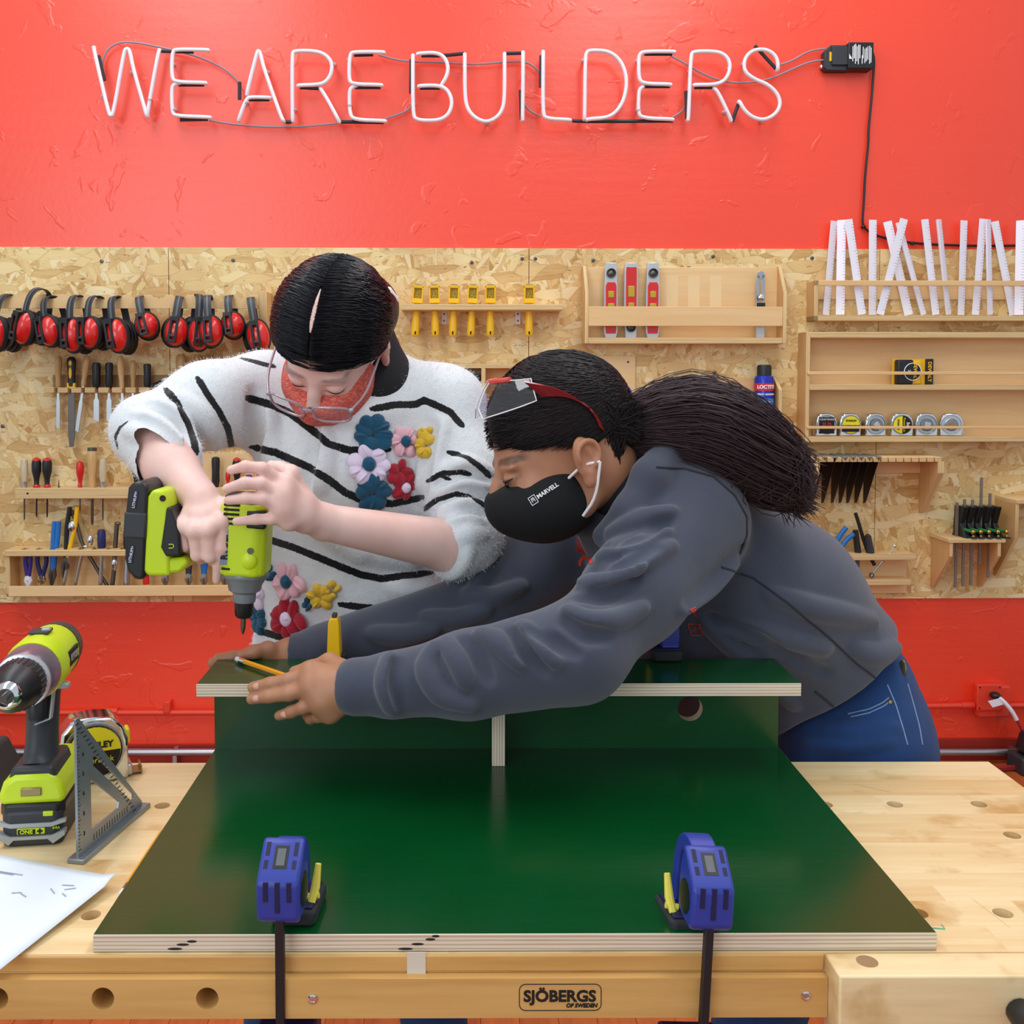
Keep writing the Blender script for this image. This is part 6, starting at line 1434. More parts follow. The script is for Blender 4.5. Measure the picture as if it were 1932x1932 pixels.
    o = Vector((-.197, YA, 0)); me.transform(Matrix.Translation(-o)); A = link('person', me, None, loc=o)
    tag(A, 'person in a white striped sweater with knitted flowers, holding an impact driver', 'person')
    def pt(name, me_, **k): me_.transform(Matrix.Translation(-o)); return link(name, me_, A, **k)
    def sub(name, me_, par, **k): me_.transform(Matrix.Translation(-o)); return link(name, me_, par, **k)
    # ---------- sweater
    S = Soft((at(195, 800, 1.6).x, 1.52, .80), (at(945, 900, 1.7).x, 1.96, at(600, 640, YA).z), .0036)
    S.cone(at(664, 850, YA), at(660, 1300, YA + .01), .162, .172, .04, flat=((0, 1, 0), .70))
    S.cone(SR, SL, .066, .066, .06); S.cone(at(670, 745, YA - .01), at(665, 860, YA), .085, .12, .06)
    S.chain([SR, SR.lerp(ER, .5) + Vector((0, 0, .012)), ER], [.076, .066, .052], .035); S.chain([ER, CR], [.054, .047], .02)
    S.chain([SL, at(872, 900, 1.715), EL], [.074, .070, .056], .035); S.chain([EL, CL], [.056, .050], .02)
    # collar
    S.torus(at(688, 742, 1.742), H.d(.12, -.2, 1) * .25 + Vector((.02, -.35, .9)), .078, .017, .02)
    S.wobble(.0028, 28, 5)
    # cuffs open out
    dR = (WR - CR).normalized(); S.torus(CR + dR * .004, dR, .038, .0105, .008); S.cone(CR + dR * .058, CR + dR * .2, .046, .05, .006, True); 
    dL = (WL - CL).normalized(); S.torus(CL + dL * .004, dL, .043, .0105, .008); S.cone(CL + dL * .058, CL + dL * .2, .044, .046, .006, True)
    # folds
    for pts in [[(258, 780), (300, 800), (340, 840)], [(240, 810), (285, 822), (318, 850)], [(300, 760), (340, 790), (372, 850)], [(330, 745), (390, 790), (410, 845)]]: S.ridge(pts, .010, .014, -.003)
    for pts in [[(265, 790), (310, 812), (345, 850)], [(282, 760), (330, 790), (362, 850)]]: S.ridge(pts, .005, .010, .002, True)
    for pts in [[(905, 985), (870, 975), (835, 990)], [(915, 955), (875, 945), (830, 965)], [(920, 920), (870, 910), (820, 935)], [(915, 1010), (880, 1005), (850, 1012)], [(925, 890), (880, 872), (820, 900)]]: S.ridge(pts, .010, .012, -.003)
    for pts in [[(918, 970), (875, 960), (832, 978)], [(922, 938), (873, 928), (825, 950)], [(922, 905), (875, 892), (820, 917)]]: S.ridge(pts, .005, .009, .002, True)
    for pts in [[(830, 800), (815, 860), (800, 940)], [(505, 780), (515, 860), (520, 930)], [(640, 1000), (700, 1040), (780, 1060)], [(560, 950), (620, 990), (680, 1050)], [(740, 1100), (780, 1120), (840, 1110)], [(600, 800), (610, 860), (600, 920)]]: S.ridge(pts, .010, .022, -.005)
    for pts in [[(815, 800), (800, 860), (788, 950)], [(478, 740), (480, 800), (488, 860)], [(590, 790), (585, 850), (575, 930)]]: S.ridge(pts, .006, .018, .003, True)
    P, F = S.verts()
    ST = [([(463, 750), (500, 760), (545, 778), (590, 812), (620, 838), (660, 850), (735, 848)], 7.5), ([(700, 772), (745, 764), (785, 763), (800, 755), (830, 768), (850, 778), (860, 790), (873, 804)], 7),
          ([(473, 843), (520, 854), (580, 880), (620, 905), (650, 928), (690, 948), (740, 950), (800, 938)], 7.5), ([(500, 1015), (560, 1035), (620, 1060), (680, 1084), (720, 1092), (815, 1080)], 7), ([(640, 1140), (720, 1150), (800, 1152), (862, 1126)], 7),
          ([(476, 1186), (540, 1205), (600, 1214), (660, 1219)], 7), ([(455, 676), (490, 685), (518, 692)], 6.5), ([(372, 712), (392, 745), (412, 775), (430, 808), (438, 850)], 6.5), ([(312, 733), (335, 762), (356, 800), (366, 830), (370, 858)], 7),
          ([(222, 846), (218, 825), (226, 808), (240, 796)], 4.5), ([(845, 853), (880, 862), (905, 880), (925, 900)], 6), ([(806, 908), (835, 893), (870, 890), (888, 896)], 5.5), ([(830, 897), (850, 905)], 4), ([(800, 962), (825, 942), (860, 932), (895, 940), (918, 955), (926, 975)], 5.5), ([(848, 1132), (862, 1118)], 7)]
    sd = np.full(len(P), 1.0)
    for pts, w_ in ST:
        Q = []
        for a, b in zip(pts[:-1], pts[1:]):
            for t_ in (0, .25, .5, .75): Q.append(S.hit(a[0] + (b[0] - a[0]) * t_, a[1] + (b[1] - a[1]) * t_))
        Q.append(S.hit(*pts[-1])); ws = [w_ / 1937 * q.y for q in Q]; ws[0] *= .6; ws[-1] *= .6
        sd = np.minimum(sd, poly_dist(P, Q, ws))
    # stripes go on around the back
    zc = P[:, 2] + .22 * (P[:, 0] + .2); back = np.abs(((zc - .95) % .115) - .0575) - .0075; sd = np.where(P[:, 1] > YA + .05, np.minimum(sd, -(np.abs(((zc - .95) % .115) - .0575) - .0505)), sd)
    SW = pt('sweater', soft_mesh('sweater', [(P, F)], 'sweater_knit', {'stripe': sd}), label='white fuzzy sweater with black stripes')
    # wool fuzz standing off the knit
    rs_ = random.Random(1); nv = np.array(SW.data.vertices[0].normal); NN = np.empty(len(P) * 3, dtype=np.float32); SW.data.vertices.foreach_get('normal', NN); NN = NN.reshape(-1, 3); ids = np.random.RandomState(2).choice(np.where(P[:, 1] < YA + .06)[0], 15000)
    fz = [[], []]
    for i in ids:
        p = Vector(P[i]); n = Vector(NN[i]); d_ = (n + Vector((rs_.gauss(0, .5), rs_.gauss(0, .5), rs_.gauss(0, .5)))).normalized(); l_ = rs_.uniform(.003, .0075); fz[1 if sd[i] < 0 else 0].append([p - o, p - o + d_ * l_ * .5, p - o + d_ * l_ + Vector((rs_.gauss(0, .001), 0, -.001))])
    strands('wool_fuzz', fz[0], .00022, 'sweater_fuzz', SW); strands('wool_fuzz', fz[1], .00022, 'collar_black', SW)
    # knitted flowers
    def flower(px, py, rad, col, petals=6, centre=None, elong=1.0, ang=0.0, skip=(), seed=0):
        rs = random.Random(seed + px); c = S.hit(px, py); n = S.normal(c); y_ = (Vector((0, 0, 1)) - n * n.z).normalized(); x_ = y_.cross(n); s_ = c.y / 1937; mb = MB()
        for k in range(petals):
            if k in skip: continue
            a = 2 * math.pi * (k + rs.uniform(-.22, .22)) / petals + ang; rr = rad * s_ * rs.uniform(.48, .72); q = c + (x_ * math.cos(a) * elong + y_ * math.sin(a)) * rr + n * .003
            ta = x_ * math.cos(a) + y_ * math.sin(a); M = Matrix.Translation(q) @ Matrix((ta, n.cross(ta), n)).transposed().to_4x4()
            L_, W_ = rad * s_ * rs.uniform(.36, .58), rad * s_ * rs.uniform(.30, .50); M = M @ Euler((rs.uniform(-.35, .35), rs.uniform(-.35, .2), rs.uniform(-.5, .5))).to_matrix().to_4x4()
            mb.ell((0, 0, 0), (L_, W_, .0075), 16, 10, M=M); 
            if rs.random() < .6: mb.ell((L_ * .2, W_ * rs.uniform(-.4, .4), .004), (L_ * .7, W_ * .3, .006), 12, 8, M=M)
        sub('knit_flower', mb.mesh('knit_flower', 'knit_' + col), SW, label='puffy %s knitted flower' % col)
        if centre:
            M = Matrix.Translation(c + n * .009) @ Matrix((x_, y_, n)).transposed().to_4x4(); r_ = rad * s_ * .34
            sub('flower_center', MB().ell((0, 0, 0), (r_, r_ * 1.1, .006), 14, 8, M=M).ell((r_ * .3, r_ * .2, .003), (r_ * .5, r_ * .4, .004), 10, 6, M=M).mesh('flower_center', 'knit_' + centre), SW)
    flower(703, 818, 36, 'teal', 9); flower(762, 833, 30, 'pink', 6, 'teal'); flower(695, 876, 38, 'lilac', 7, 'teal'); flower(752, 890, 24, 'red', 5); flower(763, 918, 28, 'red', 5, 'lilac', .8); flower(704, 929, 34, 'teal', 8); flower(802, 838, 30, 'yellow', 5, None, .45, .4)
    flower(805, 822, 20, 'yellow', 4, None, .5, .8); flower(545, 1096, 36, 'pink', 6, 'teal'); flower(490, 1122, 28, 'lilac', 5, None, .7); flower(545, 1166, 39, 'red', 7, 'lilac'); flower(491, 1170, 26, 'teal', 6); flower(606, 1126, 26, 'yellow', 6, None, 1.0); flower(628, 1112, 18, 'yellow', 4, None, 1.0); flower(583, 1140, 13, 'teal', 4); flower(512, 1080, 16, 'teal', 4)
    # black turtleneck
    S2 = Soft(NB - Vector((.14, .16, .12)), NB + Vector((.14, .12, .10)), .004); S2.chain([NB + Vector((.012, .0, -.06)), NB + Vector((.008, -.01, .0)), H.p(.01, -.058, -.072)], [.084, .076, .066], .02)
    pt('turtleneck', soft_mesh('turtleneck', [S2.verts()], 'collar_black'), label='black turtleneck collar')
    # jeans and shoes
    S3 = Soft((-.5, 1.6, .03), (.1, 2.0, .95), .009)
    S3.chain([Vector((-.20, YA + .03, .93)), Vector((-.20, YA + .03, .84))], [.135, .14], .03, flat=((0, 1, 0), .72))
    for hp, kn_, ft in ((Vector((-.12, 1.80, .82)), Vector((-.075, 1.78, .45)), FL_), (Vector((-.28, 1.80, .82)), Vector((-.315, 1.79, .45)), FR_)): S3.chain([hp, kn_, ft], [.09, .068, .056], .03)
    pt('jeans', soft_mesh('jeans', [S3.verts()], 'denim'))
    for ft in (FL_, FR_): pt('shoe', MB().ell((ft.x, ft.y - .055, .04), (.046, .135, .04), 18, 10).mesh('shoe', 'black_plastic'))
    # ---------- hair
    S4 = Soft(H.c - Vector((.16, .16, .17)), H.c + Vector((.17, .19, .18)), .003)
    E = lambda c, r, k=.015, cut=False, e=None: S4.ell(H.p(*c), r, H.rot(e), k, cut)
    E((0, -.014, .034), (.090, .102, .092)); E((.03, -.085, .0), (.05, .04, .05), .03); E((-.03, -.08, -.02), (.05, .04, .05), .03); E((.055, -.055, .01), (.035, .045, .045), .02)
    S4.plane(H.p(0, .070, .040), H.d(0, .42, -.90), .006)
    E((0, .112, .018), (.05, .05, .042), .012, True)
    for k in range(0): S4.cone(H.p(-.020, .098 - k * .014, .085 + .046 * math.sin(min(1, max(0, (k + 1)) / 8) * 1.45)), H.p(-.020, .085 - k * .014, .089 + .046 * math.sin(min(1, max(0, (k + 2)) / 8) * 1.45)), .0025, .0025, .005, True) if k < 6 else None
    HR = pt('hair', soft_mesh('hair', [S4.verts()], 'hair_black'), label='black hair with a centre parting, tied back')
    paths = []; rs = random.Random(4); ell_r = (.0935, .1055, .0945)
    def onhair(x, y, z): # push a point in the head frame onto the hair surface
        v = Vector((x, y + .014, z - .034)); l = math.sqrt((v.x / ell_r[0]) ** 2 + (v.y / ell_r[1]) ** 2 + (v.z / ell_r[2]) ** 2)
        v = v / l; return H.p(v.x, v.y - .014, v.z + .034)
    for i in range(2600):
        s_ = rs.choice((-1, 1)); y0 = rs.uniform(-.112, .092); x0 = s_ * (.0026 if -.005 < y0 < .085 else .0003) * rs.uniform(.6, 1.3)
        z0 = .034 + .0945 * math.sqrt(max(.02, 1 - ((y0 + .014) / .1055) ** 2 - (x0 / .0935) ** 2))
        ye = max(-.115, y0 * .55 - rs.uniform(.05, .085)); xe = s_ * rs.uniform(.066, .094); ze = rs.uniform(-.035, .02) - .03 * (y0 < .0)
        pth = []; hh_ = rs.uniform(-.001, .0035)
        for t_ in (0, .2, .4, .6, .8, 1):
            tt = t_ * rs.uniform(.97, 1.0); x = x0 + (xe - x0) * math.sin(tt * 1.57); y = y0 + (ye - y0) * tt ** 1.3; zz_ = z0 + (ze - z0) * (1 - math.cos(tt * 1.57))
            q_ = onhair(x, y, zz_); pth.append(q_ + (q_ - H.p(0, -.014, .034)).normalized() * hh_ + Vector((rs.gauss(0, .0004), rs.gauss(0, .0004), rs.gauss(0, .0005))))
        keep = []
        for q_ in pth:
            l_ = H.M.transposed() @ (q_ - H.c) / H.s
            if (l_.y - .071) * .42 - (l_.z - .039) * .90 > .003: break
            keep.append(q_)
        if len(keep) >= 3: paths.append(keep)
    strands('hair_strands', [[p - o for p in q] for q in paths], .0009, 'hair_black', HR)
    M = H.mat4()
    sc_m = MB().tube([H.p(.062, -.07, .060), H.p(.07, -.082, .04), H.p(.078, -.083, .02), H.p(.078, -.078, .002)], [.006, .010, .010, .006], 10); pt('hair_tie', sc_m.mesh('hair_tie', 'knit_lilac' if False else 'white_elastic'))
    # parting line of scalp
    pt('parting', MB().ribbon([onhair(.0, y_, .13) + H.d(0, .3, 1) * .0006 for y_ in (.094, .08, .065, .048, .032, .016, .0)], H.d(1, 0, 0), [.0015, .004, .006, .0065, .006, .004, .001], .0045).mesh('parting', 'skin_pale'))
    for s_ in (-1, 1):
        pt('eyelash', MB().tube([H.p(s_ * x_, .080 + .0135 * math.sqrt(max(.05, 1 - ((x_ - .03) / .0160) ** 2 - .27)) + .0006, -.0105 + .002 * ((x_ - .03) / .015) ** 2) for x_ in (.018, .022, .026, .030, .034, .038, .042, .045)], [.0004, .0009, .0011, .0012, .0012, .0011, .0009, .0004], 6).mesh('eyelash', 'lash'))
    # ---------- mask
    S5 = Soft(H.c - Vector((.13, .17, .17)), H.c + Vector((.14, .1, .05)), .0028)
    E5 = lambda c, r, k=.015, cut=False, e=None: S5.ell(H.p(*c), r, H.rot(e), k, cut)
    E5((0, .040, -.050), (.076, .080, .070)); E5((0, .092, -.045), (.032, .034, .036), .03); S5.plane(H.p(0, .10, -.022), H.d(0, .28, 1), .006); S5.plane(H.p(0, .012, -.05), H.d(0, -1, -.15), .008); S5.wobble(.0012, 120, 3)
    pt('face_mask', soft_mesh('face_mask', [S5.verts()], 'mask_coral'), label='coral patterned cloth face mask')
    for s_ in (-1, 1):
        for zz_ in (-.026, -.082): pt('ear_loop', MB().tube(chaikin([H.p(s_ * .064, .02, zz_), H.p(s_ * .075, -.002, zz_ * .75), H.p(s_ * .085, -.026, -.03)], 2), .0016, 6).mesh('ear_loop', 'white_elastic'))
    # ---------- glasses sitting low on the nose
    fr = []
    G = lambda x, z_: H.p(x, .131 - .16 * x * x / .06, z_ - .016)
    gl = bpy.data.objects.new('glasses', None); COL.objects.link(gl); gl.parent = A; gl['label'] = 'clear framed glasses low on the nose'
    def gp(name, mb, m): me_ = mb.mesh(name, m); me_.transform(Matrix.Translation(-o)); return link(name, me_, gl)
    for s_ in (-1, 1):
        pts = [G(s_ * (.037 + .029 * math.copysign(abs(math.cos(a)) ** .55, math.cos(a))), .021 * math.copysign(abs(math.sin(a)) ** .6, math.sin(a))) for a in [k * math.pi / 14 for k in range(28)]]
        gp('rim', MB().tube(pts + [pts[0], pts[1]], .0021, 8), 'frame_clear')
        gp('lens', MB().add(pts, [list(range(28))]), 'lens_glass')
        gp('temple_arm', MB().tube(chaikin([G(s_ * .068, .012), H.p(s_ * .082, .085, -.004), H.p(s_ * .084, .03, .004), H.p(s_ * .084, -.01, .006), H.p(s_ * .080, -.035, -.01)], 2), .0021, 8), 'frame_clear')
        gp('hinge', MB().ell(G(s_ * .068, .012), .0042, 10, 6), 'grey_silver')
    gp('bridge', MB().tube(chaikin([G(-.010, .006), G(0, .011) + H.d(0, .003, .0), G(.010, .006)], 2), .0027, 8), 'frame_clear'); gp('nose_pad', MB().ell(G(0, -.002) + H.d(0, -.006, 0), .0045, 10, 6), 'grey_plastic')
    return A, H
m = bpy.data.materials.new('lens_glass'); m.use_nodes = True; MATS['lens_glass'] = m; tt = NT(m); gl_ = tt.new('ShaderNodeBsdfGlossy'); gl_.inputs['Roughness'].default_value = .05; tr = tt.new('ShaderNodeBsdfTransparent'); mx = tt.new('ShaderNodeMixShader'); mx.inputs[0].default_value = .07
tt.link(tr.outputs[0], mx.inputs[1]); tt.link(gl_.outputs[0], mx.inputs[2]); tt.link(mx.outputs[0], tt.n['Material Output'].inputs[0])
mat('frame_clear', 'a88f98', .12, noise=.05, spec=.8)
PA, HA = personA()
# ================================================================== impact driver held over the shelf
def impact_driver():
    T = at(458, 1196, 1.462); top = at(469, 945, 1.462); A = (top - T).normalized(); L_ = (top - T).length
    hd = Vector((-1, .04, .02)); hd = (hd - A * hd.dot(A)).normalized(); dp = A.cross(hd).normalized()   # dp roughly along depth
    M = Matrix.Translation(T) @ Matrix((hd * -1, A.cross(hd * -1), A)).transposed().to_4x4()            # local x to the viewer's right, z up the tool
    t = Thing('impact_driver', 'lime green impact driver pointing down, held in both hands', 'driver', T)
    pt = lambda n, mb, m, **k: t.part(n, mb, m, **k)
    pt('bit', MB().lathe([(.0015, 0), (.003, .006), (.0036, .010), (.0036, .03)], n=6, M=M), 'dark_steel')
    pt('collar', MB().lathe([(.0095, .024), (.0125, .028), (.0135, .045), (.0135, .05)], n=24, M=M), 'black_plastic')
    pt('nose', MB().lathe([(.0155, .047), (.0165, .052), (.0165, .060), (.0225, .064), (.0245, .072), (.030, .082), (.031, .086)], n=28, M=M), 'nose_grey')
    pt('nose_ring', MB().lathe([(.033, .083), (.0345, .085), (.0345, .0885), (.033, .090)], n=12, M=M), 'nose_grey')
    body = pt('body', MB().prism([(-.0335, -.02), (-.022, -.034), (.02, -.034), (.0325, -.022), (.0325, .022), (.02, .034), (-.022, .034), (-.0335, .02)], .088, .192, 'xy', M=M), 'lime', bevel=.006, seg=3)
    pt('rear_cap', MB().prism([(-.03, -.02), (-.02, -.031), (.018, -.031), (.03, -.02), (.03, .02), (.018, .031), (-.02, .031), (-.03, .02)], .178, .203, 'xy', M=M), 'black_plastic', bevel=.005)
    pt('side_grip', MB().box(.006, .0334, -.0352, -.02, .158, .184, M=M), 'black_plastic', bevel=.003)
    for k in range(5): pt('vent', MB().box(-.026, -.004, -.0346, -.03, .162 + k * .0065, .1655 + k * .0065, M=M), 'knot_dark', parent=body)
    pt('rating_label', MB().box(-.0285, -.0165, -.0338, -.03, .105, .155, M=M @ Matrix.Rotation(0, 4, 'Z')), 'tm_grey', parent=body)
    F = M @ Matrix.Translation((-.0225, -.0345, .13)) @ Matrix.Rotation(R(90), 4, 'X') @ Matrix.Rotation(R(90), 4, 'Z'); lettering(t, 'RYOBI', .0125, 'black_print', F, body, bold=.0004)
    pt('screw_recess', MB().lathe([(.0045, 0), (.0045, .0012)], (.014, -.0345, .127), (0, -1, 0), 12, M=M), 'dark_steel', parent=body)
    pt('boss', MB().ell((.012, -.030, .112), (.012, .008, .014), 16, 10, M=M), 'lime', parent=body)
    pt('vent', MB().box(-.026, -.014, -.0346, -.03, .098, .101, M=M), 'knot_dark', parent=body)
    pt('trigger', MB().box(-.046, -.033, -.008, .008, .112, .146, M=M), 'black_plastic', bevel=.004); pt('direction_switch', MB().box(-.041, -.034, -.022, -.014, .118, .132, M=M), 'grey_silver', bevel=.002)
    pt('handle', MB().tube([M @ Vector(v) for v in [(-.02, 0, .16), (-.05, .004, .155), (-.085, .004, .15), (-.105, .004, .146)]], [.025, .0205, .0205, .025], 18, sq=(1.1, .85)), 'charcoal')
    pr = [(-.098, .085), (-.105, .19), (-.112, .205), (-.128, .205), (-.134, .195), (-.136, .09), (-.13, .083)]
    base = pt('base', MB().prism(pr, -.036, .036, 'xz', M=M), 'lime', bevel=.007, seg=3)
    pt('base_inlay', MB().prism([(-.083, .115), (-.087, .15), (-.1, .182), (-.106, .182), (-.112, .125), (-.104, .112)], -.0385, .03, 'xz', M=M), 'black_plastic', bevel=.004)
    pt('base_foot', MB().prism([(-.073, .103), (-.084, .09), (-.125, .083), (-.125, .112), (-.11, .108), (-.08, .112)], -.033, .033, 'xz', M=M), 'lime', bevel=.005, seg=2)
    pt('screw_recess', MB().lathe([(.0045, 0), (.0045, .001)], (-.112, -.0365, .194), (0, -1, 0), 12, M=M), 'knot_dark', parent=base); pt('screw_recess', MB().lathe([(.0045, 0), (.0045, .0012)], (-.108, -.0345, .092), (0, -1, 0), 12, M=M), 'dark_steel', parent=base)
    bat = pt('battery', MB().prism([(-.133, .083), (-.133, .208), (-.142, .216), (-.155, .2145), (-.162, .206), (-.165, .165), (-.163, .105), (-.158, .088), (-.148, .078), (-.138, .076)], -.037, .037, 'xz', M=M), 'black_plastic', bevel=.005, seg=3)
    pt('battery_latch', MB().prism([(-.1335, .135), (-.1335, .172), (-.1655, .172), (-.166, .135)], -.0388, .03, 'xz', M=M), 'charcoal', bevel=.003, parent=bat)
    for x_, z_ in ((-.151, .19), (-.153, .113)):
        F = M @ Matrix.Translation((x_, -.0374, z_)) @ Matrix.Rotation(R(90), 4, 'X') @ Matrix.Rotation(R(82), 4, 'Z'); pt('sticker', MB().box(-.012, .012, -.0035, .0035, 0, .0004, M=F), 'navy', parent=bat); lettering(t, 'LITHIUM+', .0055, 'white_print', F @ Matrix.Translation((0, 0, .0006)), bat)
    F = M @ Matrix.Translation((-.096, -.0389, .128)) @ Matrix.Rotation(R(90), 4, 'X') @ Matrix.Rotation(R(95), 4, 'Z'); lettering(t, 'U', .011, 'lime', F, base)
    return t
impact_driver()
# ================================================================== right person (grey hoodie)
def personB():
    H = Head(at(1055, 852, 1.52), (-.91, -.17, -.38), (-.36, -.05, .93), 1.06)
    SN, EN, WN_ = at(1312, 985, 1.50), at(1092, 1232, 1.325), at(672, 1293, 1.352)
    SF, EF, WF = at(1100, 985, 1.79), at(912, 1148, 1.665), at(548, 1238, 1.555)
    NB = at(1165, 900, 1.60); CH, WA_, HP = at(1262, 990, 1.645), at(1455, 1125, 1.66), at(1590, 1290, 1.68)
    # ---------- skin: head and neck
    S = Soft(H.c - Vector((.17, .16, .19)), H.c + Vector((.22, .2, .17)), .0026)
    build_head(S, H, .45); S.cone(H.p(0, -.05, -.05), NB, .05, .06, .03)
    ph, fh = S.verts(); pl = (ph - np.array(H.c)) @ np.array(H.M) / H.s
    dark = np.zeros(len(ph)); blush = np.zeros(len(ph))
    for s_ in (-1, 1):
        lid = np.sqrt(((pl[:, 0] - s_ * .030) / .0165) ** 2 + ((pl[:, 2] + .0055 - .003 * ((pl[:, 0] - s_ * .03) / .016) ** 2) / .0050) ** 2); dark = np.maximum(dark, np.where(pl[:, 1] > .07, np.clip(1.6 - 1.3 * lid, 0, .95), 0))
        bx = (pl[:, 0] * s_ - .034) / .024; br = np.abs(pl[:, 2] - .019 - .004 * (1 - bx ** 2)) / .0042; dark = np.maximum(dark, np.where(pl[:, 1] > .05, np.clip(1.4 - br, 0, .7) * np.clip(3 - 3 * np.abs(bx), 0, 1), 0))
        blush = np.maximum(blush, np.where(np.abs(pl[:, 0]) > .076, .35, 0))
    # ---------- near (left) hand on the front edge of the shelf
    S = Soft((at(455, 1300, 1.36).x, 1.27, at(600, 1400, 1.33).z), (EN.x + .06, 1.47, at(700, 1190, 1.35).z), .0026)
    S.chain([EN, WN_], [.042, .027], .03)
    kn = [at(588, 1268, 1.362), at(590, 1296, 1.350), at(606, 1322, 1.346), at(622, 1343, 1.352)]
    palm(S, WN_, kn, .030, .0125, .016)
    finger(S, [kn[0], at(545, 1283, 1.362), at(510, 1290, 1.368), at(477, 1297, 1.374)], (.0108, .0095, .0088, .0076))
    finger(S, [kn[1], at(545, 1309, 1.352), at(508, 1314, 1.362), at(475, 1319, 1.371)], (.0110, .0096, .0088, .0075))
    finger(S, [kn[2], at(572, 1335, 1.345), at(550, 1343, 1.352), at(527, 1350, 1.362)], (.0102, .0088, .0082, .0070))
    finger(S, [kn[3], at(600, 1352, 1.352), at(586, 1356, 1.368), at(578, 1350, 1.382)], (.0092, .0080, .0074, .0064))
    finger(S, [WN_.lerp(kn[0], .35) + Vector((0, .016, .01)), at(622, 1250, 1.395), at(585, 1262, 1.408), at(556, 1268, 1.412)], (.0150, .0125, .0105, .0085), .008)
    pn, fn = S.verts(); SNh = S
    # ---------- far (right) hand at the back edge
    S = Soft((at(385, 1240, 1.5).x, 1.46, at(500, 1290, 1.5).z), (EF.x + .06, 1.75, at(500, 1100, 1.6).z), .0026)
    S.chain([EF, WF], [.042, .027], .03)
    kf = [at(497, 1240, 1.535), at(498, 1250, 1.55), at(502, 1260, 1.56), at(510, 1268, 1.57)]
    palm(S, WF, kf, .028, .0125, .016)
    finger(S, [kf[0], at(470, 1237, 1.528), at(440, 1240, 1.522), at(412, 1243, 1.52)], (.0110, .0100, .0095, .0085))
    finger(S, [kf[1], at(468, 1262, 1.545), at(440, 1266, 1.54), at(415, 1268, 1.535)], (.0108, .0096, .0088, .0076))
    finger(S, [kf[2], at(470, 1278, 1.55), at(448, 1284, 1.55), at(428, 1288, 1.545)], (.0102, .0090, .0082, .0072))
    finger(S, [kf[3], at(480, 1290, 1.56), at(462, 1298, 1.56), at(448, 1302, 1.555)], (.0094, .0082, .0076, .0066))
    finger(S, [WF.lerp(kf[0], .4), at(505, 1226, 1.528), at(480, 1230, 1.512), at(455, 1236, 1.505)], (.0145, .0118, .0095, .008), .008)
    finger(S, [kf[0], at(450, 1252, 1.53), at(420, 1252, 1.528), at(400, 1251, 1.524)], (.010, .0085, .0080, .0078))
    pf, ff = S.verts()
    # ---------- covered body
    S = Soft((.15, 1.35, -.01), (.85, 2.0, 1.3), .008)
    S.chain([CH, WA_, HP], [.110, .095, .08], .05, flat=((0, 1, 0), 1.15)); S.cone(NB, CH, .06, .09, .05); S.chain([SN, EN], [.046, .04], .03); S.chain([SF, EF], [.046, .04], .03)
    FN, FF = Vector((.44, 1.64, .07)), Vector((.74, 1.78, .07)); KN, KF = Vector((.50, 1.60, .44)), Vector((.70, 1.75, .44)); HN, HF = Vector((.625, 1.655, .78)), Vector((.66, 1.76, .78))
    for hp, k_, ft in ((HN, KN, FN), (HF, KF, FF)): S.chain([hp, k_, ft], [.08, .055, .038], .03); S.cone(ft + Vector((.02, 0, -.03)), ft + Vector((-.12, 0, -.035)), .034, .028, .02)
    pb, fb = S.verts(); z = lambda a: np.zeros(len(a))
    rest = [z(a) for a in (pn, pf, pb)]
    me = soft_mesh('person', [(ph, fh), (pn, fn), (pf, ff), (pb, fb)], 'skin_tan', {'dark': np.concatenate([dark] + rest), 'blush': np.concatenate([blush] + rest)})
    o = Vector((.63, 1.68, 0)); me.transform(Matrix.Translation(-o)); B = link('person', me, None, loc=o)
    tag(B, 'person in a dark grey hoodie and black mask bending over the bench', 'person')
    def pt(name, me_, par=None, **k): me_.transform(Matrix.Translation(-o)); return link(name, me_, par or B, **k)
    for p, ax in (((477, 1293, 1.366), (-1, .1, -.05)), ((476, 1316, 1.363), (-1, .12, -.05)), ((529, 1346, 1.354), (-1, .2, -.1))):
        nl = nail('fingernail', SNh, SNh.hit(p[0] + 7, p[1] + 2), ax, (0, -1, .25), 'nail_tan', B); nl.location = -o
    # ---------- hoodie
    S = Soft((at(535, 1240, 1.5).x, 1.24, .78), (.80, 1.96, 1.30), .0038)
    S.chain([CH, WA_, HP + Vector((-.02, 0, .0))], [.130, .125, .125], .06, flat=((0, 1, 0), 1.12)); S.cone(at(1240, 1120, 1.66), at(1430, 1330, 1.68), .10, .085, .05); S.cone(at(1400, 1280, 1.68), at(1490, 1390, 1.66), .085, .07, .05); S.cone(at(1260, 1180, 1.70), at(1300, 1320, 1.72), .09, .08, .05)
    S.cone(at(1280, 965, 1.52), at(1180, 960, 1.78), .078, .08, .06); S.cone(HP, at(1545, 1390, 1.66), .115, .09, .06, flat=((0, 1, 0), 1.15))
    S.cone(NB + Vector((.005, 0, -.01)), CH, .085, .12, .05)
    S.chain([SN, SN.lerp(EN, .55), EN], [.084, .067, .060], .03); S.chain([EN, EN.lerp(WN_, .5) + Vector((0, 0, -.006)), at(745, 1290, 1.345)], [.066, .054, .043], .022); S.chain([at(745, 1290, 1.345), at(672, 1294, 1.352)], [.039, .0375], .012)
    S.chain([SF, EF], [.088, .062], .035); S.chain([EF, at(610, 1230, 1.572)], [.062, .042], .022); S.cone(at(610, 1230, 1.572), at(560, 1237, 1.556), .036, .034, .012)
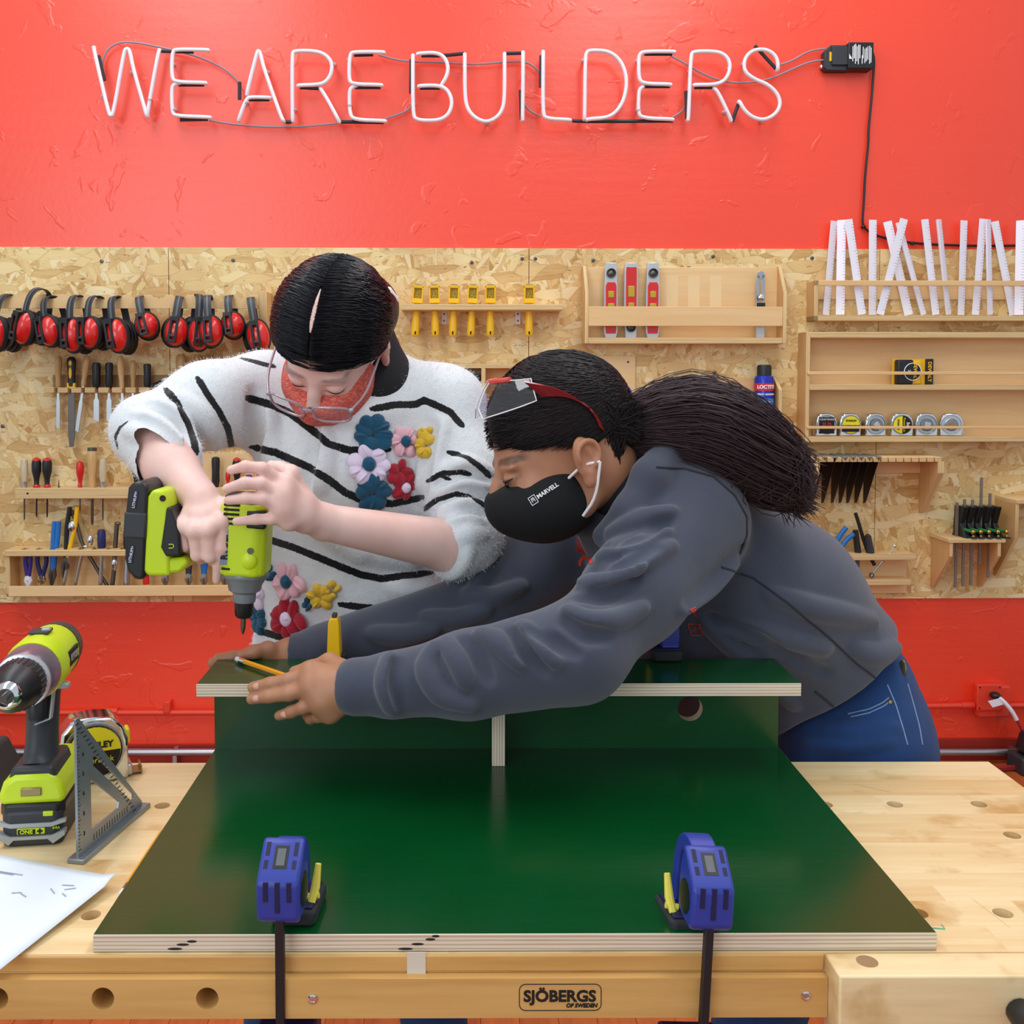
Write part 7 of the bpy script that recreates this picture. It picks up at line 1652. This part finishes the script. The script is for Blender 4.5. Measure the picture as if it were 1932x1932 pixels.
    # hood lying on the shoulders and the neckline
    S.torus(NB + Vector((.01, 0, -.004)), Vector((-.62, -.12, .78)), .086, .026, .02); S.ell(at(1230, 860, 1.63), (.10, .12, .05), np.array(Euler((0, R(38), 0)).to_matrix()), .04)
    S.chain([at(1268, 845, 1.50), at(1228, 900, 1.465), at(1190, 965, 1.45), at(1140, 1012, 1.47)], [.018, .023, .022, .016], .016)
    S.plane(at(1597, 1326, 1.535), (at(1660, 1404, 1.535) - at(1597, 1326, 1.535)), .01)
    S.cone(H.p(0, -.06, -.06), NB + Vector((0, 0, .0)), .062, .062, .01, True)
    S.wobble(.003, 22, 11)
    cutd = (at(600, 1290, 1.36) - WN_).normalized(); S.cone(at(672, 1294, 1.352) + cutd * .052, at(560, 1300, 1.36), .0395, .04, .004, True); cf = (at(480, 1240, 1.53) - at(560, 1237, 1.556)).normalized(); S.cone(at(560, 1237, 1.556) + cf * .05, at(440, 1240, 1.53), .037, .037, .004, True)
    # folds read from the photograph
    Rg = lambda pts, r=.009, k=.010, d=-.001: S.ridge(pts, r, min(k, .014), d + .003); Gv = lambda pts, r=.006, k=.010, d=.002: S.ridge(pts, r * 1.15, min(k, .013), d, True)
    for pts in [[(1150, 1008), (1200, 985), (1270, 965)], [(1133, 1052), (1190, 1035), (1260, 1005)], [(1110, 1098), (1160, 1085), (1215, 1058), (1270, 1030)], [(1098, 1100), (1150, 1098), (1210, 1065)], [(1068, 1150), (1110, 1175), (1160, 1172), (1215, 1145)]]: Rg(pts, .010)
    for pts in [[(1140, 1030), (1195, 1012), (1262, 985)], [(1118, 1076), (1180, 1060), (1240, 1030)], [(1088, 1128), (1140, 1128), (1200, 1095)], [(1062, 1172), (1100, 1200), (1150, 1200)]]: Gv(pts, .007)
    for pts in [[(985, 1180), (1010, 1215), (1050, 1250)], [(905, 1195), (950, 1215), (985, 1255)], [(840, 1210), (870, 1250), (880, 1290)], [(735, 1240), (728, 1290), (740, 1338)], [(820, 1220), (800, 1260), (830, 1310), (890, 1330)]]: Rg(pts, .009, .012)
    for pts in [[(965, 1190), (990, 1228), (1030, 1268)], [(875, 1205), (905, 1240), (925, 1285)], [(748, 1245), (745, 1290), (755, 1335)], [(1000, 1185), (1050, 1215), (1090, 1235)]]: Gv(pts, .006, .010)
    for pts in [[(1390, 1050), (1330, 1110), (1285, 1150)], [(1360, 1180), (1460, 1200), (1560, 1225)], [(1450, 1120), (1540, 1150), (1650, 1170)], [(1330, 1175), (1420, 1250), (1500, 1330)], [(1610, 1225), (1650, 1240), (1692, 1222)]]: Rg(pts, .011, .024, -.004)
    for pts in [[(1405, 1035), (1345, 1100), (1300, 1140)], [(1340, 1165), (1450, 1220), (1560, 1270)]]: Gv(pts, .007, .018)
    for pts in [[(960, 1020), (930, 1070), (895, 1105)], [(880, 1120), (930, 1130), (985, 1105)], [(800, 1165), (860, 1170), (920, 1150)], [(700, 1195), (760, 1200), (820, 1185)]]: Rg(pts, .008, .014)
    P, F = S.verts(); SH = S
    HO = pt('hoodie', soft_mesh('hoodie', [(P, F)], 'fleece'), label='dark grey fleece hoodie')
    def dense(pts):
        out = []
        for a, b in zip(pts[:-1], pts[1:]):
            n_ = max(1, int(math.hypot(b[0] - a[0], b[1] - a[1]) / 7))
            out += [(a[0] + (b[0] - a[0]) * k / n_, a[1] + (b[1] - a[1]) * k / n_) for k in range(n_)]
        return out + [pts[-1]]
    def seam(pts, r=.0016, m='hoodie_seam', name='seam'): Q = [S.hit(*p) for p in dense(pts)]; Q = [q + S.normal(q) * .0008 for q in Q]; pt(name, MB().tube(chaikin(Q, 2), r, 6).mesh(name, m), HO)
    seam([(1238, 882), (1290, 885), (1345, 900), (1385, 935), (1408, 975), (1408, 1010), (1395, 1045)]); seam([(1360, 1070), (1420, 1090), (1490, 1140), (1560, 1200), (1620, 1255), (1650, 1278)]); seam([(1538, 1304), (1556, 1318), (1572, 1332)], .002)
    # chest print glimpsed between the arms
    def sticker(pts, m, name='print', off=.0012):
        Q = [S.hit(*p) for p in pts]; N = [S.normal(q) for q in Q]; Q = [q + n * off for q, n in zip(Q, N)]; pt(name, MB().add(Q, [list(range(len(Q)))]).mesh(name, m), HO)
    for k in range(5): sticker([(1087, 1018 + k * 5), (1090, 1017 + k * 5), (1100 + k * 2, 1035 + k * 3), (1096 + k * 2, 1036 + k * 3)], 'print_red')
    ringp = [(1105 + 14 * math.cos(a), 1062 + 13 * math.sin(a)) for a in [R(150 + k * 16) for k in range(15)]]
    for a, b in zip(ringp[:-1], ringp[1:]): sticker([a, b, (1105 + (b[0] - 1105) * .55, 1062 + (b[1] - 1062) * .5), (1105 + (a[0] - 1105) * .55, 1062 + (a[1] - 1062) * .5)], 'print_red')
    for k in range(6): sticker([(1300 + k * 2, 1150 + k * 2), (1311 + k * 1, 1145 + k * 4), (1312 + k * 1, 1147 + k * 4), (1301 + k * 2, 1152 + k * 2)], 'print_red')
    q4 = [(1298, 1177), (1320, 1177), (1326, 1198), (1304, 1199)]; seam(q4 + [q4[0]], .0008, 'print_red', 'print')
    for cx, cy in ((1307, 1189), (1318, 1186)): seam([(cx + 2.6 * math.cos(a), cy + 2.6 * math.sin(a)) for a in [R(k * 45) for k in range(9)]], .0006, 'print_red', 'print')
    seam([(1311, 1181), (1313, 1194)], .0006, 'print_red', 'print')
    # ---------- jeans, shoes
    S = Soft((.36, 1.45, .03), (.86, 1.96, 1.02), .006)
    S.ell(at(1606, 1390, 1.69), (.112, .165, .14), None, .04); S.ell(at(1650, 1400, 1.70), (.066, .14, .115), None, .04); S.cone(at(1620, 1272, 1.68), at(1608, 1370, 1.69), .074, .102, .04, flat=((0, 1, 0), 1.6))
    for hp, k_, ft in ((HN, KN, FN), (HF, KF, FF)): S.chain([hp, k_, ft], [.098, .078, .058], .03)
    for pts in [[(1520, 1400), (1600, 1408), (1680, 1395)], [(1560, 1370), (1620, 1380), (1690, 1372)]]: S.ridge(pts, .006, .014, -.001)
    JE = pt('jeans', soft_mesh('jeans', [S.verts()], 'denim'), label='mid blue denim jeans'); SJ = S
    def jseam(pts, r=.0012): Q = [SJ.hit(*p) for p in dense(pts)]; Q = [q + SJ.normal(q) * .0006 for q in Q]; pt('stitching', MB().tube(chaikin(Q, 2), r, 5).mesh('stitching', 'jean_stitch'), JE)
    jseam([(1674, 1292), (1690, 1330), (1702, 1370), (1712, 1405)]); jseam([(1712, 1290), (1722, 1325), (1734, 1370), (1740, 1405)]); jseam([(1605, 1353), (1640, 1345), (1668, 1332), (1680, 1322)], .0009); jseam([(1600, 1347), (1640, 1338), (1665, 1326), (1677, 1316)], .0009)
    q = SJ.hit(1679, 1325); pt('rivet', MB().ell(q, .004, 10, 6).mesh('rivet', 'brass_dull'), JE)
    q = SJ.hit(1703, 1262); pt('belt', MB().ell(q, (.004, .012, .015), 12, 8).mesh('belt', 'brass_dull'))
    for ft in (FN, FF): pt('shoe', MB().ell((ft.x - .055, ft.y, .04), (.135, .046, .04), 18, 10).mesh('shoe', 'black_plastic'))
    # ---------- hair: cap, ponytail, strands
    S = Soft(H.c - Vector((.17, .17, .13)), at(1560, 960, 1.66) + Vector((.03, .22, .0)) + Vector((0, 0, .34)), .0034)
    E = lambda c, r, k=.015, cut=False, e=None: S.ell(H.p(*c), r, H.rot(e), k, cut)
    E((0, -.016, .042), (.082, .107, .096)); S.plane(H.p(0, .066, .034), H.d(0, .36, -.93), .006); E((0, -.085, .0), (.05, .04, .05), .02)
    tail = [(at(1146, 806, 1.545), .026), (at(1190, 806, 1.535), .038), (at(1250, 798, 1.525), .048), (at(1325, 802, 1.515), .056), (at(1400, 836, 1.51), .056), (at(1452, 866, 1.51), .050), (at(1488, 886, 1.515), .036)]
    S.chain([a for a, r_ in tail], [r_ * .86 for a, r_ in tail], .010); S.cone(at(1138, 802, 1.515), at(1150, 898, 1.505), .028, .016, .012); S.cone(at(1430, 860, 1.50), at(1440, 910, 1.49), .04, .018, .02)
    S.wobble(.004, 60, 2)
    P, F = S.verts(); HR = pt('hair', soft_mesh('hair', [(P, F)], 'hair_brown'), label='long dark brown hair in a ponytail over the back')
    rs = random.Random(9); paths = []
    def dirh(az, el, sc_):
        a_, e_ = R(az), R(el); v = Vector((math.sin(a_) * math.cos(e_), math.cos(a_) * math.cos(e_), math.sin(e_))); r_ = 1 / math.sqrt((v.x / .084) ** 2 + (v.y / .110) ** 2 + (v.z / .098) ** 2)
        v = v * r_ * sc_; return H.p(v.x / H.s, v.y / H.s - .016, v.z / H.s + .042)
    def below(q_): l_ = H.M.transposed() @ (q_ - H.c) / H.s; return (l_.y - .066) * .36 - (l_.z - .034) * .93 > .0
    for i in range(4600):          # combed back to the tie
        az = rs.uniform(-100, 100) if i % 4 else rs.uniform(-178, 178); eh = -60 if abs(az) < 100 else 25
        while below(dirh(az, eh, 1.0)) and eh < 60: eh += 2
        e0 = eh - 2 + rs.random() ** 1.3 * (91 - eh)
        sg_ = 1 if az > 0 else -1; hh = rs.uniform(1.0, 1.045); pth = []; ee = rs.uniform(-14, 10); lift = rs.uniform(-4, 8)
        for t_ in (0, .15, .3, .5, .7, .85, 1): pth.append(dirh(az + (sg_ * 172 - az) * t_, e0 + (ee - e0) * t_ ** 1.2 + lift * math.sin(math.pi * t_), hh) + Vector((rs.gauss(0, .0005), rs.gauss(0, .0005), rs.gauss(0, .0005))))
        paths.append(pth)
    for i in range(700):           # gathered behind the ear into the tie
        a_ = dirh(rs.uniform(115, 175), rs.uniform(-35, 25), rs.uniform(1.0, 1.05)); b_ = at(1148 + rs.uniform(-14, 16), 800 + rs.uniform(-22, 22), 1.462 + rs.uniform(0, .03)); c_ = at(1200 + rs.uniform(-10, 10), 795 + rs.uniform(-40, 45), 1.462 + rs.uniform(0, .03)); paths.append(chaikin([a_, a_.lerp(b_, .6) + Vector((0, -.006, .004)), b_, c_], 1))
    for i in range(700):
        a_ = at(1140 + rs.uniform(-14, 60), 800 + rs.uniform(-28, 20), 1.468 + rs.uniform(0, .03)); b_ = at(1150 + rs.uniform(-22, 22), 860 + rs.uniform(-10, 10), 1.462 + rs.uniform(0, .025)); paths.append(chaikin([a_, b_, at(1154 + rs.uniform(-12, 14), 905 + rs.uniform(-12, 12), 1.485 + rs.uniform(0, .03))], 2))
    strands('hair_strands', [[p - o for p in q] for q in paths], .0008, 'hair_brown', HR)
    TP = [a for a, r_ in tail]; TR = [r_ for a, r_ in tail]; paths = []
    for i in range(2600):
        an, rr = rs.uniform(0, 6.283), rs.uniform(.93, 1.13); st = rs.choice((0, 0, 0, 0, 1)); pth = []; wave = rs.uniform(0, 6.28); amp = rs.uniform(.001, .006); fly = rs.random() < .18
        for j in range(st, len(TP)):
            g = (j - st) / 6; rj = TR[j] * rr * (1 + (.5 * g if fly else 0)); up = Vector((0, 0, 1)); 
            pth.append(TP[j] + Vector((0, 1, 0)) * math.cos(an) * rj + up * math.sin(an) * rj + Vector((rs.gauss(0, amp), rs.gauss(0, amp), rs.gauss(0, amp) + math.sin(wave + j * 1.4) * amp)))
        e = (pth[-1] - pth[-2]).normalized(); pth.append(pth[-1] + e * rs.uniform(.01, .035) + Vector((rs.gauss(0, .008), rs.gauss(0, .008), -rs.uniform(0, .02))))
        paths.append(chaikin(pth, 1))
    for i in range(260):           # loose wisps hanging over the shoulder
        a = at(rs.uniform(1390, 1500), rs.uniform(820, 875), 1.465 + rs.uniform(0, .05)); b = a + Vector((rs.uniform(-.02, .03), rs.uniform(-.03, .0), -rs.uniform(.02, .055))); m_ = (a + b) / 2 + Vector((rs.uniform(0, .02), -.01, .0)); paths.append(chaikin([a, m_, b, b + Vector((rs.uniform(-.02, .01), 0, -.008))], 1))
    strands('ponytail_strands', [[p - o for p in q] for q in paths], .0008, 'hair_tail', HR)
    for s_ in (-1, 1):
        pt('eyelash', MB().tube([H.p(s_ * x_, .080 + .0135 * math.sqrt(max(.05, 1 - ((x_ - .03) / .0160) ** 2 - .06)) + .0008, -.0035 + .0025 * ((x_ - .03) / .015) ** 2) for x_ in (.017, .022, .026, .030, .034, .038, .042, .046)], [.0005, .0012, .0015, .0017, .0017, .0015, .0012, .0005], 6).mesh('eyelash', 'lash'))
        pt('iris', MB().ell(H.p(s_ * .031, .0915, -.0078), .0042, 12, 8).mesh('iris', 'eye_dark'))
    # ---------- mask
    S5 = Soft(H.c - Vector((.17, .16, .17)), H.c + Vector((.13, .12, .06)), .0028)
    E5 = lambda c, r, k=.015, cut=False, e=None: S5.ell(H.p(*c), r, H.rot(e), k, cut)
    E5((0, .036, -.050), (.079, .084, .070)); E5((0, .094, -.042), (.030, .036, .036), .03); S5.plane(H.p(0, .11, -.014), H.d(0, .16, 1), .006); S5.plane(H.p(0, .004, -.05), H.d(0, -1, .1), .008)
    MK = pt('face_mask', soft_mesh('face_mask', [S5.verts()], 'mask_black'), label='black cloth face mask with a small white logo')
    for zz_ in (-.022, -.09): pt('ear_loop', MB().tube(chaikin([H.p(.066, .018, zz_ * .8 - .01), H.p(.082, -.004, zz_ * .7), H.p(.087, -.026, -.02)], 2), .0022, 6).mesh('ear_loop', 'white_elastic'))
    p = S5.hit(1012, 940); n = S5.normal(p); xx = (at(1040, 922, p.y) - at(1003, 945, p.y)); xx = (xx - n * xx.dot(n)).normalized(); M = Matrix.Translation(p + n * .001) @ Matrix((xx, n.cross(xx), n)).transposed().to_4x4()
    me_ = text_mesh('MARVELL', .0085, depth=.0002, align='LEFT', bold=.0002); me_.transform(M @ Matrix.Translation((.002, 0, .0005))); me_.materials.clear(); me_.materials.append(MATS['white_print']); pt('lettering', me_, MK)
    lg = MB()
    for a, b in (((-.010, -.006), (-.010, .006)), ((-.010, .006), (0, .006)), ((-.010, -.006), (0, -.006)), ((0, -.006), (0, .006)), ((-.007, -.003), (-.007, .003)), ((-.007, .003), (-.003, .003)), ((-.003, .003), (-.003, -.003)), ((-.005, .003), (-.005, -.001))): lg.tube([M @ Vector((a[0], a[1], .0006)), M @ Vector((b[0], b[1], .0006))], .0005, 5)
    pt('logo', lg.mesh('logo', 'white_print'), MK)
    # ---------- black shirt collar inside the hood
    S6 = Soft(NB - Vector((.13, .14, .12)), NB + Vector((.13, .14, .12)), .004); S6.chain([H.p(0, -.066, -.085), NB, NB + Vector((.01, 0, -.04))], [.06, .068, .078], .02); pt('shirt_collar', soft_mesh('shirt_collar', [S6.verts()], 'collar_black'))
    # ---------- safety glasses pushed up on the hair
    gl = bpy.data.objects.new('safety_glasses', None); COL.objects.link(gl); gl.parent = B; gl['label'] = 'clear safety glasses with dark red temples pushed up on the head'
    def gp(name, mb, m): me_ = mb.mesh(name, m); me_.transform(Matrix.Translation(-o)); return link(name, me_, gl)
    def dirp(az, el, sc_):
        a_, e_ = R(az), R(el); v = Vector((math.sin(a_) * math.cos(e_), math.cos(a_) * math.cos(e_), math.sin(e_))); r_ = 1 / math.sqrt((v.x / .084) ** 2 + (v.y / .110) ** 2 + (v.z / .098) ** 2)
        v = v * r_ * sc_; return H.p(v.x / H.s, v.y / H.s - .016, v.z / H.s + .042)
    for s_ in (-1, 1):
        vs = []
        for i in range(8):
            for j in range(4):
                t_ = i / 7; lo_ = 22 + 6 * t_ + (8 if i == 0 else 0); hi_ = 52 - 4 * t_; vs.append(dirp(s_ * (6 + 58 * t_), lo_ + (hi_ - lo_) * j / 3, 1.17 - .05 * t_))
        fs = [(i * 4 + j, (i + 1) * 4 + j, (i + 1) * 4 + j + 1, i * 4 + j + 1) for i in range(7) for j in range(3)]
        gp('lens', MB().add(vs, fs), 'lens_safety')
        edge = [vs[i * 4] for i in range(8)] + [vs[28 + j] for j in range(1, 4)] + [vs[i * 4 + 3] for i in range(6, -1, -1)] + [vs[j] for j in range(2, -1, -1)]
        gp('lens_rim', MB().tube(edge, .0009, 6), 'white_elastic')
        tp = [dirp(s_ * a_, e_, c_) for a_, e_, c_ in ((64, 38, 1.13), (76, 34, 1.12), (90, 27, 1.10), (102, 14, 1.08), (110, -2, 1.07), (112, -16, 1.06))]
        gp('temple', MB().ribbon(chaikin(tp, 2), H.d(0, .45, .85), [float(x) for x in np.interp(np.linspace(0, 1, len(chaikin(tp, 2))), [0, .12, .3, .55, 1], [.034, .030, .022, .012, .009])], .004), 'temple_red')
    gp('brow_bar', MB().tube(chaikin([dirp(a_, 50, 1.16) for a_ in (-40, -20, 0, 20, 40)], 2), .004, 8), 'temple_coral')
    # pencil in the near hand and the hair tie on the far finger
    band = at(471, 1237, 1.53); pt('finger_band', MB().lathe([(.0108, -.0015), (.0112, 0), (.0108, .0015)], band, (1, 0, 0), 14).mesh('finger_band', 'wire_black'))
    return B, H
mat('temple_red', '7a0f1e', .2, noise=.05, coat=.4); mat('temple_coral', 'd8564e', .25)
m = bpy.data.materials.new('lens_safety'); m.use_nodes = True; MATS['lens_safety'] = m; tt = NT(m); gl_ = tt.new('ShaderNodeBsdfGlossy'); gl_.inputs['Roughness'].default_value = .04; tr = tt.new('ShaderNodeBsdfTransparent'); tr.inputs[0].default_value = (.86, .86, .95, 1); mx = tt.new('ShaderNodeMixShader'); mx.inputs[0].default_value = .09
tt.link(tr.outputs[0], mx.inputs[1]); tt.link(gl_.outputs[0], mx.inputs[2]); tt.link(mx.outputs[0], tt.n['Material Output'].inputs[0])
PBn, HB = personB()
pencil('orange pencil held between thumb and fingers of the hooded person', onz(446, 1243, PZ + .006), onz(560, 1282, PZ + .006))
